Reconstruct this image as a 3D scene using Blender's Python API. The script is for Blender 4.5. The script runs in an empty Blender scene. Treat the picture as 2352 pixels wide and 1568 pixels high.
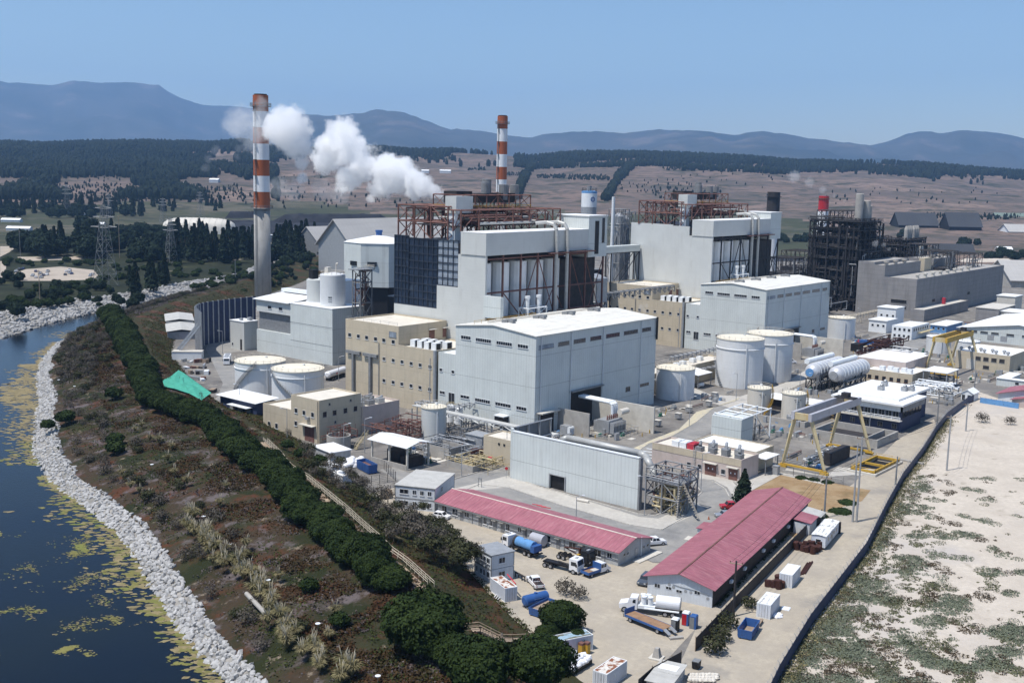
import bpy, math, random
from mathutils import Vector, Matrix, noise
PI = math.pi
R = math.radians
sc = bpy.context.scene
col = sc.collection
rnd = random.Random(7)
# ------------------------------------------------------------ camera, sky, sun, exposure
F, PIT, ROLL, YAW, CAMH = 2527.1, .150369, .021409, .693738, 75.0
_w = Vector((math.cos(YAW) * math.cos(PIT), math.sin(YAW) * math.cos(PIT), -math.sin(PIT)))
_r = _w.cross(Vector((0, 0, 1))).normalized()
_u = _r.cross(_w)
_r, _u = _r * math.cos(ROLL) + _u * math.sin(ROLL), _u * math.cos(ROLL) - _r * math.sin(ROLL)
cam = bpy.data.cameras.new('camera')
co = bpy.data.objects.new('camera', cam)
col.objects.link(co)
cam.sensor_width = 36
cam.lens = F / 2352 * 36
cam.clip_start = 1
cam.clip_end = 60000
m = Matrix((_r, _u, -_w)).transposed().to_4x4()
m.translation = (0, 0, CAMH)
co.matrix_world = m
sc.camera = co
SUN = Vector((-.42, .15, 1)).normalized()
el = math.asin(SUN.z)
az = math.atan2(SUN.x, SUN.y)
W = bpy.data.worlds.new('World')
sc.world = W
W.use_nodes = True
nt = W.node_tree
bg = nt.nodes['Background']
sky = nt.nodes.new('ShaderNodeTexSky')
sky.sky_type = 'NISHITA'
sky.sun_disc = False
sky.sun_elevation = el
sky.sun_rotation = az
sky.air_density = 1.15
sky.dust_density = 0.6
sky.ozone_density = 5.5
sky.altitude = 75
nt.links.new(sky.outputs[0], bg.inputs[0])
bg.inputs[1].default_value = .125
sl = bpy.data.lights.new('sun', 'SUN')
sl.energy = 5.0
sl.angle = R(.5)
sl.color = (1, .96, .90)
so = bpy.data.objects.new('sun', sl)
col.objects.link(so)
so.rotation_euler = SUN.to_track_quat('Z', 'Y').to_euler()
so.location = (0, 0, 500)
vs = sc.view_settings
vs.view_transform = 'Standard'
vs.look = 'None'
vs.exposure = 0.06
vs.gamma = 1
sc.render.engine = 'CYCLES'
HAZE = 5.5e-5
cy = sc.cycles
cy.max_bounces = 28
cy.diffuse_bounces = 2
cy.glossy_bounces = 2
cy.transmission_bounces = 2
cy.volume_bounces = 24
cy.transparent_max_bounces = 16
cy.caustics_reflective = cy.caustics_refractive = False
cy.use_denoising = True
cy.volume_max_steps = 256
try:
 cy.use_adaptive_sampling = True
 cy.adaptive_threshold = .02
except Exception:
 pass
# ------------------------------------------------------------ survey: picture point -> place in the world
_O = {'c1': (0, 137.8), 'c2': (496.1, 183.75), 'c3': (992.25, 229.7), 'c4': (1378.1, 367.5), 'c5': (1764, 367.5),
  'c6': (0, 459.4), 'c7': (422.6, 505.3), 'c8': (863.6, 413.4), 'd1': (459.4, 790.1), 'd2': (955.5, 698.25),
  'd3': (1451.6, 716.6), 'd4': (1764, 698.25), 'd5': (845.25, 1065.75), 'd6': (1378.1, 1010.6), 'd7': (1764, 1047.4),
  'd8': (1102.5, 1176), 'e1': (0, 716.6), 'e2': (0, 1176), 'e3': (459.4, 1010.6), 'e4': (551.25, 1176),
  'e5': (1561.9, 1176), 'e6': (735, 872.8), 'e7': (1635.4, 872.8), 'f': (0, 0)}
def _ray(c, x, y):
 k = 1 if c == 'f' else (.21094 if c in ('e6', 'e7') else .2502)
 return _w * F + _r * (_O[c][0] + x * k - 1176) - _u * (_O[c][1] + y * k - 784)
def g(c, x, y, z=0.0):
 d = _ray(c, x, y)
 return Vector((0, 0, CAMH)) + d * ((z - CAMH) / d.z)
def onX(c, x, y, X):
 d = _ray(c, x, y)
 return Vector((0, 0, CAMH)) + d * (X / d.x)
def onY(c, x, y, Y):
 d = _ray(c, x, y)
 return Vector((0, 0, CAMH)) + d * (Y / d.y)
def dist(c, x, y, D):
 "point on a picture ray at ground distance D"
 d = _ray(c, x, y)
 return Vector((0, 0, CAMH)) + d * (D / math.hypot(d.x, d.y))
def hgt(p, c, x, y):
 "height above the base point p of the thing's top seen at this picture row"
 lo, hi = -50, 400
 k = 1 if c == 'f' else (.21094 if c in ('e6', 'e7') else .2502)
 yy = _O[c][1] + y * k
 for _ in range(50):
  mm = (lo + hi) / 2
  q = p + Vector((0, 0, mm - CAMH))
  if 784 - F * q.dot(_u) / q.dot(_w) > yy:
   lo = mm
  else:
   hi = mm
 return lo
# ------------------------------------------------------------ materials
def nd(t, k, **kw):
 n = t.nodes.new(k)
 for a, b in kw.items():
  setattr(n, a, b)
 return n
def mth(t, op, a, b=None):
 n = nd(t, 'ShaderNodeMath', operation=op)
 for i, v in enumerate((a, b)):
  if v is None:
   continue
  if isinstance(v, (int, float)):
   n.inputs[i].default_value = v
  else:
   t.links.new(v, n.inputs[i])
 return n.outputs[0]
def mixc(t, fac, a, b):
 n = nd(t, 'ShaderNodeMix', data_type='RGBA')
 for i, v in ((0, fac), (6, a), (7, b)):
  if isinstance(v, (int, float)):
   n.inputs[i].default_value = v
  elif isinstance(v, tuple):
   n.inputs[i].default_value = (*v, 1)
  else:
   t.links.new(v, n.inputs[i])
 return n.outputs[2]
def noisen(t, vec, scale, detail=4, rough=.6):
 n = nd(t, 'ShaderNodeTexNoise')
 n.inputs['Scale'].default_value = scale
 n.inputs['Detail'].default_value = detail
 n.inputs['Roughness'].default_value = rough
 t.links.new(vec, n.inputs['Vector'])
 return n.outputs[0]
def ramp(t, x, lo, hi):
 n = nd(t, 'ShaderNodeMapRange')
 n.inputs[1].default_value = lo
 n.inputs[2].default_value = hi
 t.links.new(x, n.inputs[0])
 return n.outputs[0]
def mapv(t, vec, s):
 n = nd(t, 'ShaderNodeMapping')
 n.inputs['Scale'].default_value = s
 t.links.new(vec, n.inputs[0])
 return n.outputs[0]
def pm(name, c, rough=.7, var=.13, scale=.4, metal=0, lines=(), dirt=None, bump=0, bscale=3, world=False, spec=.3, rand=0):
 """c base colour; lines: (axis, period, width, strength, bump); dirt: (colour, lo, hi, scale(x,y,z))"""
 M = bpy.data.materials.new(name)
 M.use_nodes = True
 t = M.node_tree
 P = t.nodes['Principled BSDF']
 P.inputs['Roughness'].default_value = rough
 P.inputs['Metallic'].default_value = metal
 P.inputs['Specular IOR Level'].default_value = spec
 if world:
  vec = nd(t, 'ShaderNodeNewGeometry').outputs['Position']
 else:
  vec = nd(t, 'ShaderNodeTexCoord').outputs['Object']
 n1 = noisen(t, vec, scale, 6, .65)
 cc = mixc(t, ramp(t, n1, .3, .7), tuple(max(0, v * (1 - var)) for v in c), tuple(min(1, v * (1 + var)) for v in c))
 hb = None
 sx = nd(t, 'ShaderNodeSeparateXYZ')
 t.links.new(vec, sx.inputs[0])
 for ax, per, wid, st, bm in lines:
  q = {'x': sx.outputs[0], 'y': sx.outputs[1], 'z': sx.outputs[2]}.get(ax)
  if ax == 'v':
   q = mth(t, 'ADD', sx.outputs[0], sx.outputs[1])
  fr = mth(t, 'FRACT', mth(t, 'DIVIDE', mth(t, 'ADD', q, 5000.0), per))
  mk = mth(t, 'LESS_THAN', fr, wid)
  cc = mixc(t, mth(t, 'MULTIPLY', mk, st), cc, tuple(v * .25 for v in c))
  if bm:
   hb = mth(t, 'MULTIPLY', mth(t, 'PINGPONG', fr, .5), bm)
 if dirt:
  dc, lo, hi, ds = dirt
  cc = mixc(t, ramp(t, noisen(t, mapv(t, vec, ds), 1, 6, .7), lo, hi), cc, dc)
 if rand:
  oi = nd(t, 'ShaderNodeObjectInfo')
  cc = mixc(t, mth(t, 'MULTIPLY', oi.outputs['Random'], rand), cc, tuple(v * .45 for v in c))
 t.links.new(cc, P.inputs['Base Color'])
 if bump:
  hb = noisen(t, vec, bscale, 5, .6)
 if hb is not None:
  b = nd(t, 'ShaderNodeBump')
  b.inputs['Strength'].default_value = bump or .6
  b.inputs['Distance'].default_value = .3 if bump else .08
  t.links.new(hb, b.inputs['Height'])
  t.links.new(b.outputs[0], P.inputs['Normal'])
 return M
RUST = (.17, .065, .035)
m = {}
m['hall'] = pm('hall_cladding', (.575, .605, .585), .5, .07, .15, lines=[('v', 1.0, .18, .13, .5), ('z', 9.2, .014, .55, 0)], dirt=((.38, .39, .375), .56, .95, (.5, .5, .05)))
m['roofw'] = pm('white_roof_sheet', (.72, .70, .64), .55, .08, .2, lines=[('x', 1.1, .12, .14, 0), ('x', 9, .02, .3, 0)], dirt=((.50, .46, .38), .5, .8, (.12, .5, 1)))
m['roofp'] = pm('plain_white_roof', (.76, .76, .75), .6, .06, .2, dirt=((.58, .56, .52), .55, .85, (.3, .3, 1)))
m['boiler'] = pm('boiler_cladding', (.54, .55, .53), .55, .06, .12, lines=[('z', 1.0, .06, .12, 0)], dirt=((.38, .37, .34), .55, .95, (.4, .4, .06)))
m['white'] = pm('white_paint', (.74, .76, .77), .45, .05, .4, dirt=((.5, .48, .43), .58, .9, (.8, .8, .25)))
m['whitec'] = pm('white_container_paint', (.66, .68, .72), .5, .06, .5, lines=[('v', .28, .4, .16, .5)], dirt=((.3, .2, .15), .62, .8, (1.5, 1.5, .5)))
m['beige'] = pm('beige_render', (.50, .43, .32), .8, .07, .25, lines=[('z', 3.55, .02, .35, 0), ('v', 8.3, .012, .3, 0)], dirt=((.36, .31, .23), .52, .9, (.5, .5, .1)))
m['beigeroof'] = pm('beige_flat_roof', (.66, .61, .52), .8, .09, .2, dirt=((.45, .42, .37), .5, .9, (.3, .3, 1)))
m['pink'] = pm('pale_pink_render', (.50, .42, .38), .8, .08, .3, dirt=((.38, .33, .28), .5, .9, (.5, .5, .15)))
m['conc'] = pm('weathered_concrete', (.36, .34, .31), .85, .14, .5, bump=.15, dirt=((.2, .19, .17), .55, .85, (.6, .6, .2)))
m['concl'] = pm('pale_concrete', (.55, .52, .46), .85, .1, .4, dirt=((.4, .37, .32), .5, .85, (.25, .25, .25)))
m['concd'] = pm('grey_panel_concrete', (.25, .24, .235), .8, .1, .15, lines=[('z', 2.6, .035, .55, 0), ('v', 6.0, .012, .4, 0)], dirt=((.16, .15, .145), .5, .85, (.3, .3, .06)))
m['glass'] = pm('dark_window_glass', (.018, .022, .028), .12, .3, .3, spec=.6)
m['glassb'] = pm('blue_tinted_glazing', (.018, .03, .055), .2, .55, .22, spec=.5, dirt=((.13, .17, .22), .56, .85, (.25, .25, .12)))
m['panel'] = pm('pale_translucent_sheet', (.27, .31, .36), .4, .35, .35, dirt=((.13, .16, .2), .45, .8, (.5, .5, .3)))
m['frame'] = pm('white_window_frame', (.68, .69, .7), .5, .05, 1)
m['rusty'] = pm('oxide_red_steel', (.17, .085, .07), .75, .3, .5, dirt=((.07, .04, .035), .5, .8, (.4, .4, .4)))
m['dark'] = pm('sooty_and_shaded_steel', (.035, .032, .033), .7, .4, .6, dirt=((.10, .05, .035), .58, .8, (.5, .5, .5)))  # sooty steel; also painted shade on hall side door and long shed side
m['mull'] = pm('blue_black_mullion', (.03, .038, .055), .5, .2, 1)
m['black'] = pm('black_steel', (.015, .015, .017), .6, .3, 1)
m['steel'] = pm('galvanised_steel', (.36, .37, .38), .45, .15, .8, metal=.3)
m['steeld'] = pm('grey_steel', (.20, .205, .21), .55, .2, .8)
m['pipe'] = pm('lagged_pipe_jacket', (.43, .43, .41), .5, .1, .5, metal=.2, lines=[('z', 2.0, .05, .3, 0)])
m['yel'] = pm('crane_yellow_paint', (.47, .29, .04), .5, .15, .7, dirt=((.35, .18, .06), .58, .8, (1, 1, .5)))
m['yelw'] = pm('sunbleached_yellow_paint', (.50, .42, .25), .55, .12, .6, dirt=((.5, .3, .08), .55, .8, (.8, .8, .25)))
m['lilac'] = pm('grey_girder_paint', (.40, .40, .43), .55, .1, .5, dirt=((.3, .27, .25), .55, .85, (.8, .8, .4)))
m['redx'] = pm('faded_red_ribbed_roof', (.32, .115, .14), .6, .16, .25, lines=[('y', 1.0, .16, .3, .5), ('y', 6.0, .02, .35, 0)], dirt=((.46, .22, .235), .5, .75, (.25, 2.2, 1)))
m['redy'] = pm('faded_red_long_roof', (.305, .108, .132), .6, .16, .25, lines=[('x', 1.0, .16, .3, .5), ('x', 6.0, .02, .35, 0)], dirt=((.44, .21, .22), .5, .75, (2.2, .3, 1)))
m['shed'] = pm('prefab_wall_panel', (.40, .41, .41), .65, .08, .5, lines=[('v', 1.2, .05, .3, 0)], dirt=((.27, .26, .24), .5, .85, (.8, .8, .3)))
m['shedw'] = pm('pale_prefab_wall', (.56, .59, .62), .6, .07, .5, lines=[('v', .6, .1, .15, 0)], dirt=((.4, .4, .38), .55, .85, (.8, .8, .3)))
m['blue'] = pm('blue_vehicle_paint', (.035, .10, .28), .45, .15, .8, dirt=((.05, .05, .06), .58, .8, (1, 1, 1)))
m['bluel'] = pm('pale_blue_paint', (.12, .28, .52), .45, .12, .8, dirt=((.04, .05, .07), .6, .75, (1, 1, 1)))
m['navy'] = pm('navy_sheet_fence', (.035, .048, .10), .6, .2, .4, lines=[('x', 2.4, .05, .5, 0)])
m['green'] = pm('green_paint', (.03, .14, .09), .6, .2, 1)
m['net'] = pm('turquoise_netting', (.06, .33, .235), .8, .3, .35, bump=.5, bscale=.5, dirt=((.03, .16, .13), .52, .75, (.35, .35, .35)))
m['tyre'] = pm('black_rubber', (.018, .018, .018), .9, .2, 3)
m['rim'] = pm('grey_wheel_rim', (.35, .35, .36), .4, .1, 3, metal=.3)
m['wood'] = pm('weathered_wood', (.30, .23, .17), .85, .25, 1)
m['woodp'] = pm('pale_timber_rail', (.46, .41, .33), .85, .15, 1)
m['deck'] = pm('brown_deck_boards', (.28, .17, .10), .85, .25, .8, lines=[('y', .3, .1, .4, 0)])
m['orange'] = pm('orange_red_chimney_paint', (.34, .09, .03), .6, .1, .3, dirt=((.19, .05, .03), .56, .85, (.3, .3, .05)))
m['chimw'] = pm('white_chimney_paint', (.72, .73, .74), .6, .05, .3, dirt=((.42, .41, .4), .58, .9, (.3, .3, .05)))
m['chimc'] = pm('chimney_concrete', (.33, .32, .30), .85, .12, .2, dirt=((.14, .14, .14), .52, .8, (.25, .25, .04)))
m['car_w'] = pm('white_car_paint', (.75, .75, .76), .25, .03, 1, spec=.5)
m['car_r'] = pm('red_car_paint', (.42, .02, .03), .25, .08, 1, spec=.5)
m['car_s'] = pm('silver_car_paint', (.36, .38, .41), .25, .05, 1, metal=.4, spec=.5)
m['car_g'] = pm('dark_grey_car_paint', (.07, .085, .11), .25, .08, 1, spec=.5)
m['car_b'] = pm('blue_car_paint', (.03, .06, .16), .25, .08, 1, spec=.5)
m['lamp'] = pm('clear_lamp_lens', (.7, .7, .66), .2, .05, 3)
m['bag'] = pm('white_woven_bag', (.78, .78, .80), .8, .06, 2, bump=.3)
m['redtarp'] = pm('red_tarpaulin', (.42, .04, .06), .6, .15, 1)
m['brownmetal'] = pm('rust_brown_metal', (.055, .02, .015), .8, .35, 2)
m['tankw'] = pm('white_tank_paint', (.66, .67, .67), .5, .05, .2, lines=[('z', 2.3, .02, .25, 0)], dirt=((.45, .40, .33), .58, .95, (.8, .8, .08)))
m['tankc'] = pm('cream_tank_paint', (.60, .56, .49), .55, .06, .3, dirt=((.4, .34, .26), .56, .9, (.8, .8, .1)))
m['tanktop'] = pm('cream_tank_roof', (.72, .66, .53), .6, .06, .3, dirt=((.55, .47, .36), .55, .85, (.4, .4, 1)))
m['silver'] = pm('aluminium_lagging', (.62, .62, .63), .35, .1, .5, metal=.35, lines=[('x', 1.6, .05, .3, 0)])
m['fibre'] = pm('fibre_cement_roof', (.46, .45, .42), .8, .1, .4, lines=[('v', .5, .3, .12, 0)], dirt=((.3, .29, .27), .5, .85, (.4, .4, 1)))
m['rock'] = pm('pale_grey_rock', (.42, .41, .395), .9, .22, .7, bump=.6, bscale=1.2, rand=.35)
m['bark'] = pm('brown_bark', (.13, .10, .075), .9, .3, 2)
def leafm(name, a, b, world=True, sc_=.35):
 M = bpy.data.materials.new(name)
 M.use_nodes = True
 t = M.node_tree
 P = t.nodes['Principled BSDF']
 P.inputs['Roughness'].default_value = .8
 P.inputs['Specular IOR Level'].default_value = .12
 ge = nd(t, 'ShaderNodeNewGeometry')
 n1 = noisen(t, ge.outputs['Position'], sc_, 4, .7)
 c1 = mixc(t, ramp(t, n1, .32, .68), a, b)
 rp = ge.outputs['Random Per Island']
 c2 = mixc(t, mth(t, 'MULTIPLY', rp, .5), c1, tuple(v * .4 for v in a))
 t.links.new(c2, P.inputs['Base Color'])
 return M
m['leaf'] = leafm('dense_evergreen_foliage', (.014, .028, .007), (.042, .064, .016), sc_=.22)
m['leafd'] = leafm('dark_conifer_foliage', (.011, .022, .014), (.026, .042, .022))
m['leafo'] = leafm('olive_shrub_foliage', (.032, .038, .017), (.075, .075, .036))
m['leafg'] = leafm('grey_twig_foliage', (.075, .066, .054), (.14, .122, .096))
m['leafs'] = leafm('silver_green_foliage', (.12, .14, .095), (.20, .215, .15))
m['leafy'] = leafm('tawny_grass_blades', (.15, .14, .065), (.36, .30, .16))
m['plume'] = leafm('straw_plumes', (.46, .40, .28), (.62, .55, .42))
m['ice'] = leafm('rusty_ice_plant', (.085, .036, .018), (.045, .043, .018), sc_=.16)
m['farleaf'] = leafm('distant_forest_foliage', (.008, .015, .010), (.020, .029, .016), sc_=.01)
# ------------------------------------------------------------ mesh builder and scene helpers
class MB:
 def __init__(s):
  s.v, s.f = [], []
 def add(s, vs, fs):
  n = len(s.v)
  s.v += [tuple(v) for v in vs]
  s.f += [tuple(i + n for i in f) for f in fs]
  return s
 def box(s, x0, x1, y0, y1, z0, z1):
  return s.add([(x, y, z) for x in (x0, x1) for y in (y0, y1) for z in (z0, z1)],
      [(0, 1, 3, 2), (4, 6, 7, 5), (0, 4, 5, 1), (2, 3, 7, 6), (0, 2, 6, 4), (1, 5, 7, 3)])
 def cbox(s, c, d, rz=0, top=1.0):
  "box by centre of base, size, turn; top = scale of the upper face"
  ca, sa = math.cos(rz), math.sin(rz)
  vs = []
  for x in (-.5, .5):
   for y in (-.5, .5):
    for z in (0, 1):
     k = top if z else 1
     X, Y = x * d[0] * k, y * d[1] * k
     vs.append((c[0] + X * ca - Y * sa, c[1] + X * sa + Y * ca, c[2] + z * d[2]))
  return s.add(vs, [(0, 1, 3, 2), (4, 6, 7, 5), (0, 4, 5, 1), (2, 3, 7, 6), (0, 2, 6, 4), (1, 5, 7, 3)])
 def tube(s, p, q, r, r2=None, n=6, cap=True):
  p, q = Vector(p), Vector(q)
  r2 = r if r2 is None else r2
  d = (q - p)
  if d.length < 1e-6:
   return s
  d.normalize()
  a = d.orthogonal().normalized()
  if abs(d.z) > .99:
   a = Vector((1, 0, 0))
  b = d.cross(a)
  off = PI / 4 if n == 4 else 0
  vs = []
  for c, rr in ((p, r), (q, r2)):
   for i in range(n):
    t = 2 * PI * i / n + off
    vs.append(c + (a * math.cos(t) + b * math.sin(t)) * rr)
  fs = [(i, (i + 1) % n, n + (i + 1) % n, n + i) for i in range(n)]
  if cap:
   fs += [tuple(range(n - 1, -1, -1)), tuple(range(n, 2 * n))]
  return s.add(vs, fs)
 def bar(s, p, q, w):
  return s.tube(p, q, w * .707, n=4)
 def path(s, pts, r, n=6):
  for a, b in zip(pts, pts[1:]):
   s.tube(a, b, r, n=n)
  return s
 def cyl(s, x, y, z0, z1, r0, r1=None, n=24):
  return s.tube((x, y, z0), (x, y, z1), r0, r1, n)
 def lathe(s, x, y, prof, n=28):
  vs = [(x + r * math.cos(2 * PI * i / n), y + r * math.sin(2 * PI * i / n), z) for r, z in prof for i in range(n)]
  fs = [(k * n + i, k * n + (i + 1) % n, (k + 1) * n + (i + 1) % n, (k + 1) * n + i) for k in range(len(prof) - 1) for i in range(n)]
  fs += [tuple(range(n - 1, -1, -1)), tuple(range((len(prof) - 1) * n, len(prof) * n))]
  return s.add(vs, fs)
 def extr(s, pts, vec):
  pts = [Vector(p) for p in pts]
  v = Vector(vec)
  n = len(pts)
  return s.add(pts + [p + v for p in pts], [tuple(range(n - 1, -1, -1)), tuple(range(n, 2 * n))] + [(i, (i + 1) % n, n + (i + 1) % n, n + i) for i in range(n)])
 def prism(s, pts, z0, z1):
  return s.extr([(p[0], p[1], z0) for p in pts], (0, 0, z1 - z0))
 def quad(s, *p):
  return s.add(p, [tuple(range(len(p)))])
 def blob(s, c, r, n=8, k=.25, seed=0, flat=None):
  "lumpy closed form"
  vs, fs = [], []
  N = n * 2
  for i in range(n + 1):
   th = PI * i / n
   for j in range(N):
    ph = 2 * PI * j / N
    d = Vector((math.sin(th) * math.cos(ph), math.sin(th) * math.sin(ph), math.cos(th)))
    q = 1 + k * noise.noise(d * 1.7 + Vector((seed * 3.1, seed * 1.7, seed)))
    z = d.z * q * r[2]
    if flat is not None:
     z = max(z, flat * r[2])
    vs.append((c[0] + d.x * q * r[0], c[1] + d.y * q * r[1], c[2] + z))
  for i in range(n):
   for j in range(N):
    fs.append((i * N + j, (i + 1) * N + j, (i + 1) * N + (j + 1) % N, i * N + (j + 1) % N))
  return s.add(vs, fs)
 def rail(s, pts, h=1.1, r=.035, step=2.5):
  "hand rail along a line of points"
  for a, b in zip(pts, pts[1:]):
   a, b = Vector(a), Vector(b)
   for z in (h, h * .55):
    s.bar(a + Vector((0, 0, z)), b + Vector((0, 0, z)), r * 1.6)
   k = max(1, int((b - a).length / step))
   for i in range(k + 1):
    p = a.lerp(b, i / k)
    s.bar(p, p + Vector((0, 0, h)), r * 1.6)
  return s
 def truss(s, x0, x1, y0, y1, zs, nx=1, ny=1, w=.3, brace=True, br=None):
  "braced frame of columns, beams and diagonals"
  br = br or w * .6
  xs = [x0 + (x1 - x0) * i / nx for i in range(nx + 1)]
  ys = [y0 + (y1 - y0) * i / ny for i in range(ny + 1)]
  for x in xs:
   for y in ys:
    s.bar((x, y, zs[0]), (x, y, zs[-1]), w)
  for z in zs[1:]:
   for y in ys:
    s.bar((x0, y, z), (x1, y, z), w * .85)
   for x in xs:
    s.bar((x, y0, z), (x, y1, z), w * .85)
  if brace:
   for k, (za, zb) in enumerate(zip(zs, zs[1:])):
    for y in (y0, y1):
     for i in range(nx):
      if (i + k) % 2 == 0 or nx < 3:
       s.bar((xs[i], y, za), (xs[i + 1], y, zb), br)
       if nx < 3:
        s.bar((xs[i + 1], y, za), (xs[i], y, zb), br)
      else:
       s.bar((xs[i + 1], y, za), (xs[i], y, zb), br)
    for x in (x0, x1):
     for i in range(ny):
      a, b = (i, i + 1) if (i + k) % 2 else (i + 1, i)
      s.bar((x, ys[a], za), (x, ys[b], zb), br)
  return s
 def build(s, name, mat, parent=None, smooth=False, local=False, keep=False):
  me = bpy.data.meshes.new(name)
  vs = s.v
  if parent is not None and not local:
   inv = XF[parent.name].inverted()
   vs = [inv @ Vector(v) for v in vs]
  loc = None
  if parent is None and not keep and vs:
   xs, ys, zs = zip(*vs)
   loc = Vector(((min(xs) + max(xs)) / 2, (min(ys) + max(ys)) / 2, min(zs)))
   vs = [Vector(v) - loc for v in vs]
  me.from_pydata([tuple(v) for v in vs], [], s.f)
  me.validate()
  if smooth:
   me.polygons.foreach_set('use_smooth', [True] * len(me.polygons))
  me.materials.append(mat)
  o = bpy.data.objects.new(name, me)
  col.objects.link(o)
  if parent is not None:
   o.parent = parent
   XF[o.name] = XF[parent.name]
  else:
   XF[o.name] = Matrix.Translation(loc or (0, 0, 0))
  if loc is not None:
   o.location = loc
  return o
XF = {}
def tag(o, label=None, cat=None, group=None, kind=None):
 if label:
  o['label'] = label
 if cat:
  o['category'] = cat
 if group:
  o['group'] = group
 if kind:
  o['kind'] = kind
 return o
def thing(name, label, cat, loc=(0, 0, 0), rz=0, group=None):
 o = bpy.data.objects.new(name, None)
 o.empty_display_size = .5
 col.objects.link(o)
 o.location = loc
 o.rotation_euler = (0, 0, rz)
 XF[o.name] = Matrix.Translation(loc) @ Matrix.Rotation(rz, 4, 'Z')
 return tag(o, label, cat, group)
def lthing(*a, **k):
 "a thing whose parts are written in its own turned coordinates"
 o = thing(*a, **k)
 XF[o.name] = Matrix()
 return o
def copy_tree(o, loc, rz=0, label=None, group=None, scale=None):
 def cp(a, par):
  c = a.copy()
  col.objects.link(c)
  if par is not None:
   c.parent = par
  for ch in a.children:
   cp(ch, c)
  return c
 c = cp(o, None)
 c.location = loc
 c.rotation_euler = (0, 0, rz)
 if scale:
  c.scale = (scale, scale, scale) if isinstance(scale, (int, float)) else scale
 XF[c.name] = Matrix.Translation(loc) @ Matrix.Rotation(rz, 4, 'Z')
 return tag(c, label, None, group)
def struct(mb, name, mat, smooth=False):
 return tag(mb.build(name, mat, keep=True, smooth=smooth), None, None, None, 'structure')
def window(par, ax, pl, a0, a1, z0, z1, mat=None, frame=None, sill=True, n=0, t=.06, name='window'):
 "window standing proud of a wall that faces -X (ax x), -Y (ax y)"
 fr, pa = MB(), MB()
 e = min(.05, (z1 - z0) * .08)
 def bx(M, a, b, c, d, p0, p1):
  if ax == 'x':
   M.box(pl - p1, pl - p0, a, b, c, d)
  else:
   M.box(a, b, pl - p1, pl - p0, c, d)
 bx(pa, a0 + e, a1 - e, z0 + e, z1 - e, .005, t * .6)
 bx(fr, a0, a1, z1 - e, z1, .004, t)
 bx(fr, a0 - (.1 if sill else 0), a1 + (.1 if sill else 0), z0 - (.12 if sill else 0), z0 + e, .004, t * (1.6 if sill else 1))
 bx(fr, a0, a0 + e, z0 + e, z1 - e, .004, t)
 bx(fr, a1 - e, a1, z0 + e, z1 - e, .004, t)
 for i in range(1, n):
  c = a0 + (a1 - a0) * i / n
  bx(fr, c - .025, c + .025, z0 + e, z1 - e, .004, t * .95)
 o = fr.build(name, frame or m['frame'], par)
 pa.build('pane', mat or m['glass'], o)
 return o
def block(par, x0, x1, y0, y1, z0, z1, wall, roof, par_h=.35, name='wall', rname='roof'):
 "flat-roofed volume: walls with a low parapet, roof slab set inside"
 t = .25
 w = MB()
 w.box(x0, x1, y0, y0 + t, z0, z1).box(x0, x1, y1 - t, y1, z0, z1).box(x0, x0 + t, y0 + t, y1 - t, z0, z1).box(x1 - t, x1, y0 + t, y1 - t, z0, z1)
 a = w.build(name, wall, par)
 b = MB().box(x0 + t, x1 - t, y0 + t, y1 - t, z0 + .1, z1 - par_h).build(rname, roof, par)
 return a, b
def gable(par, x0, x1, y0, y1, z0, ze, zr, wall, roof, yr=None, axis='x', over=.35, th=.22):
 "gabled volume, ridge along the axis"
 if axis == 'x':
  yr = (y0 + y1) / 2 if yr is None else yr
  prof = [(x0, y0, z0), (x0, y0, ze), (x0, yr, zr), (x0, y1, ze), (x0, y1, z0)]
  w = MB().extr(prof, (x1 - x0, 0, 0))
  s0, s1 = (zr - ze) / (yr - y0), (zr - ze) / (y1 - yr)
  q = MB()
  q.extr([(x0 - over, y0 - over, ze - over * s0 + .02), (x0 - over, yr, zr + .02), (x0 - over, yr, zr + th), (x0 - over, y0 - over, ze - over * s0 + th)], (x1 - x0 + 2 * over, 0, 0))
  q.extr([(x0 - over, yr, zr + .021), (x0 - over, y1 + over, ze - over * s1 + .021), (x0 - over, y1 + over, ze - over * s1 + th), (x0 - over, yr, zr + th + .001)], (x1 - x0 + 2 * over, 0, 0))
 else:
  xr = (x0 + x1) / 2 if yr is None else yr
  prof = [(x0, y0, z0), (x0, y0, ze), (xr, y0, zr), (x1, y0, ze), (x1, y0, z0)]
  w = MB().extr(prof, (0, y1 - y0, 0))
  s0, s1 = (zr - ze) / (xr - x0), (zr - ze) / (x1 - xr)
  q = MB()
  q.extr([(x0 - over, y0 - over, ze - over * s0 + .02), (xr, y0 - over, zr + .02), (xr, y0 - over, zr + th), (x0 - over, y0 - over, ze - over * s0 + th)], (0, y1 - y0 + 2 * over, 0))
  q.extr([(xr, y0 - over, zr + .021), (x1 + over, y0 - over, ze - over * s1 + .021), (x1 + over, y0 - over, ze - over * s1 + th), (xr, y0 - over, zr + th + .001)], (0, y1 - y0 + 2 * over, 0))
 a = w.build('wall', wall, par)
 b = q.build('roof', roof, par)
 return a, b
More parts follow.
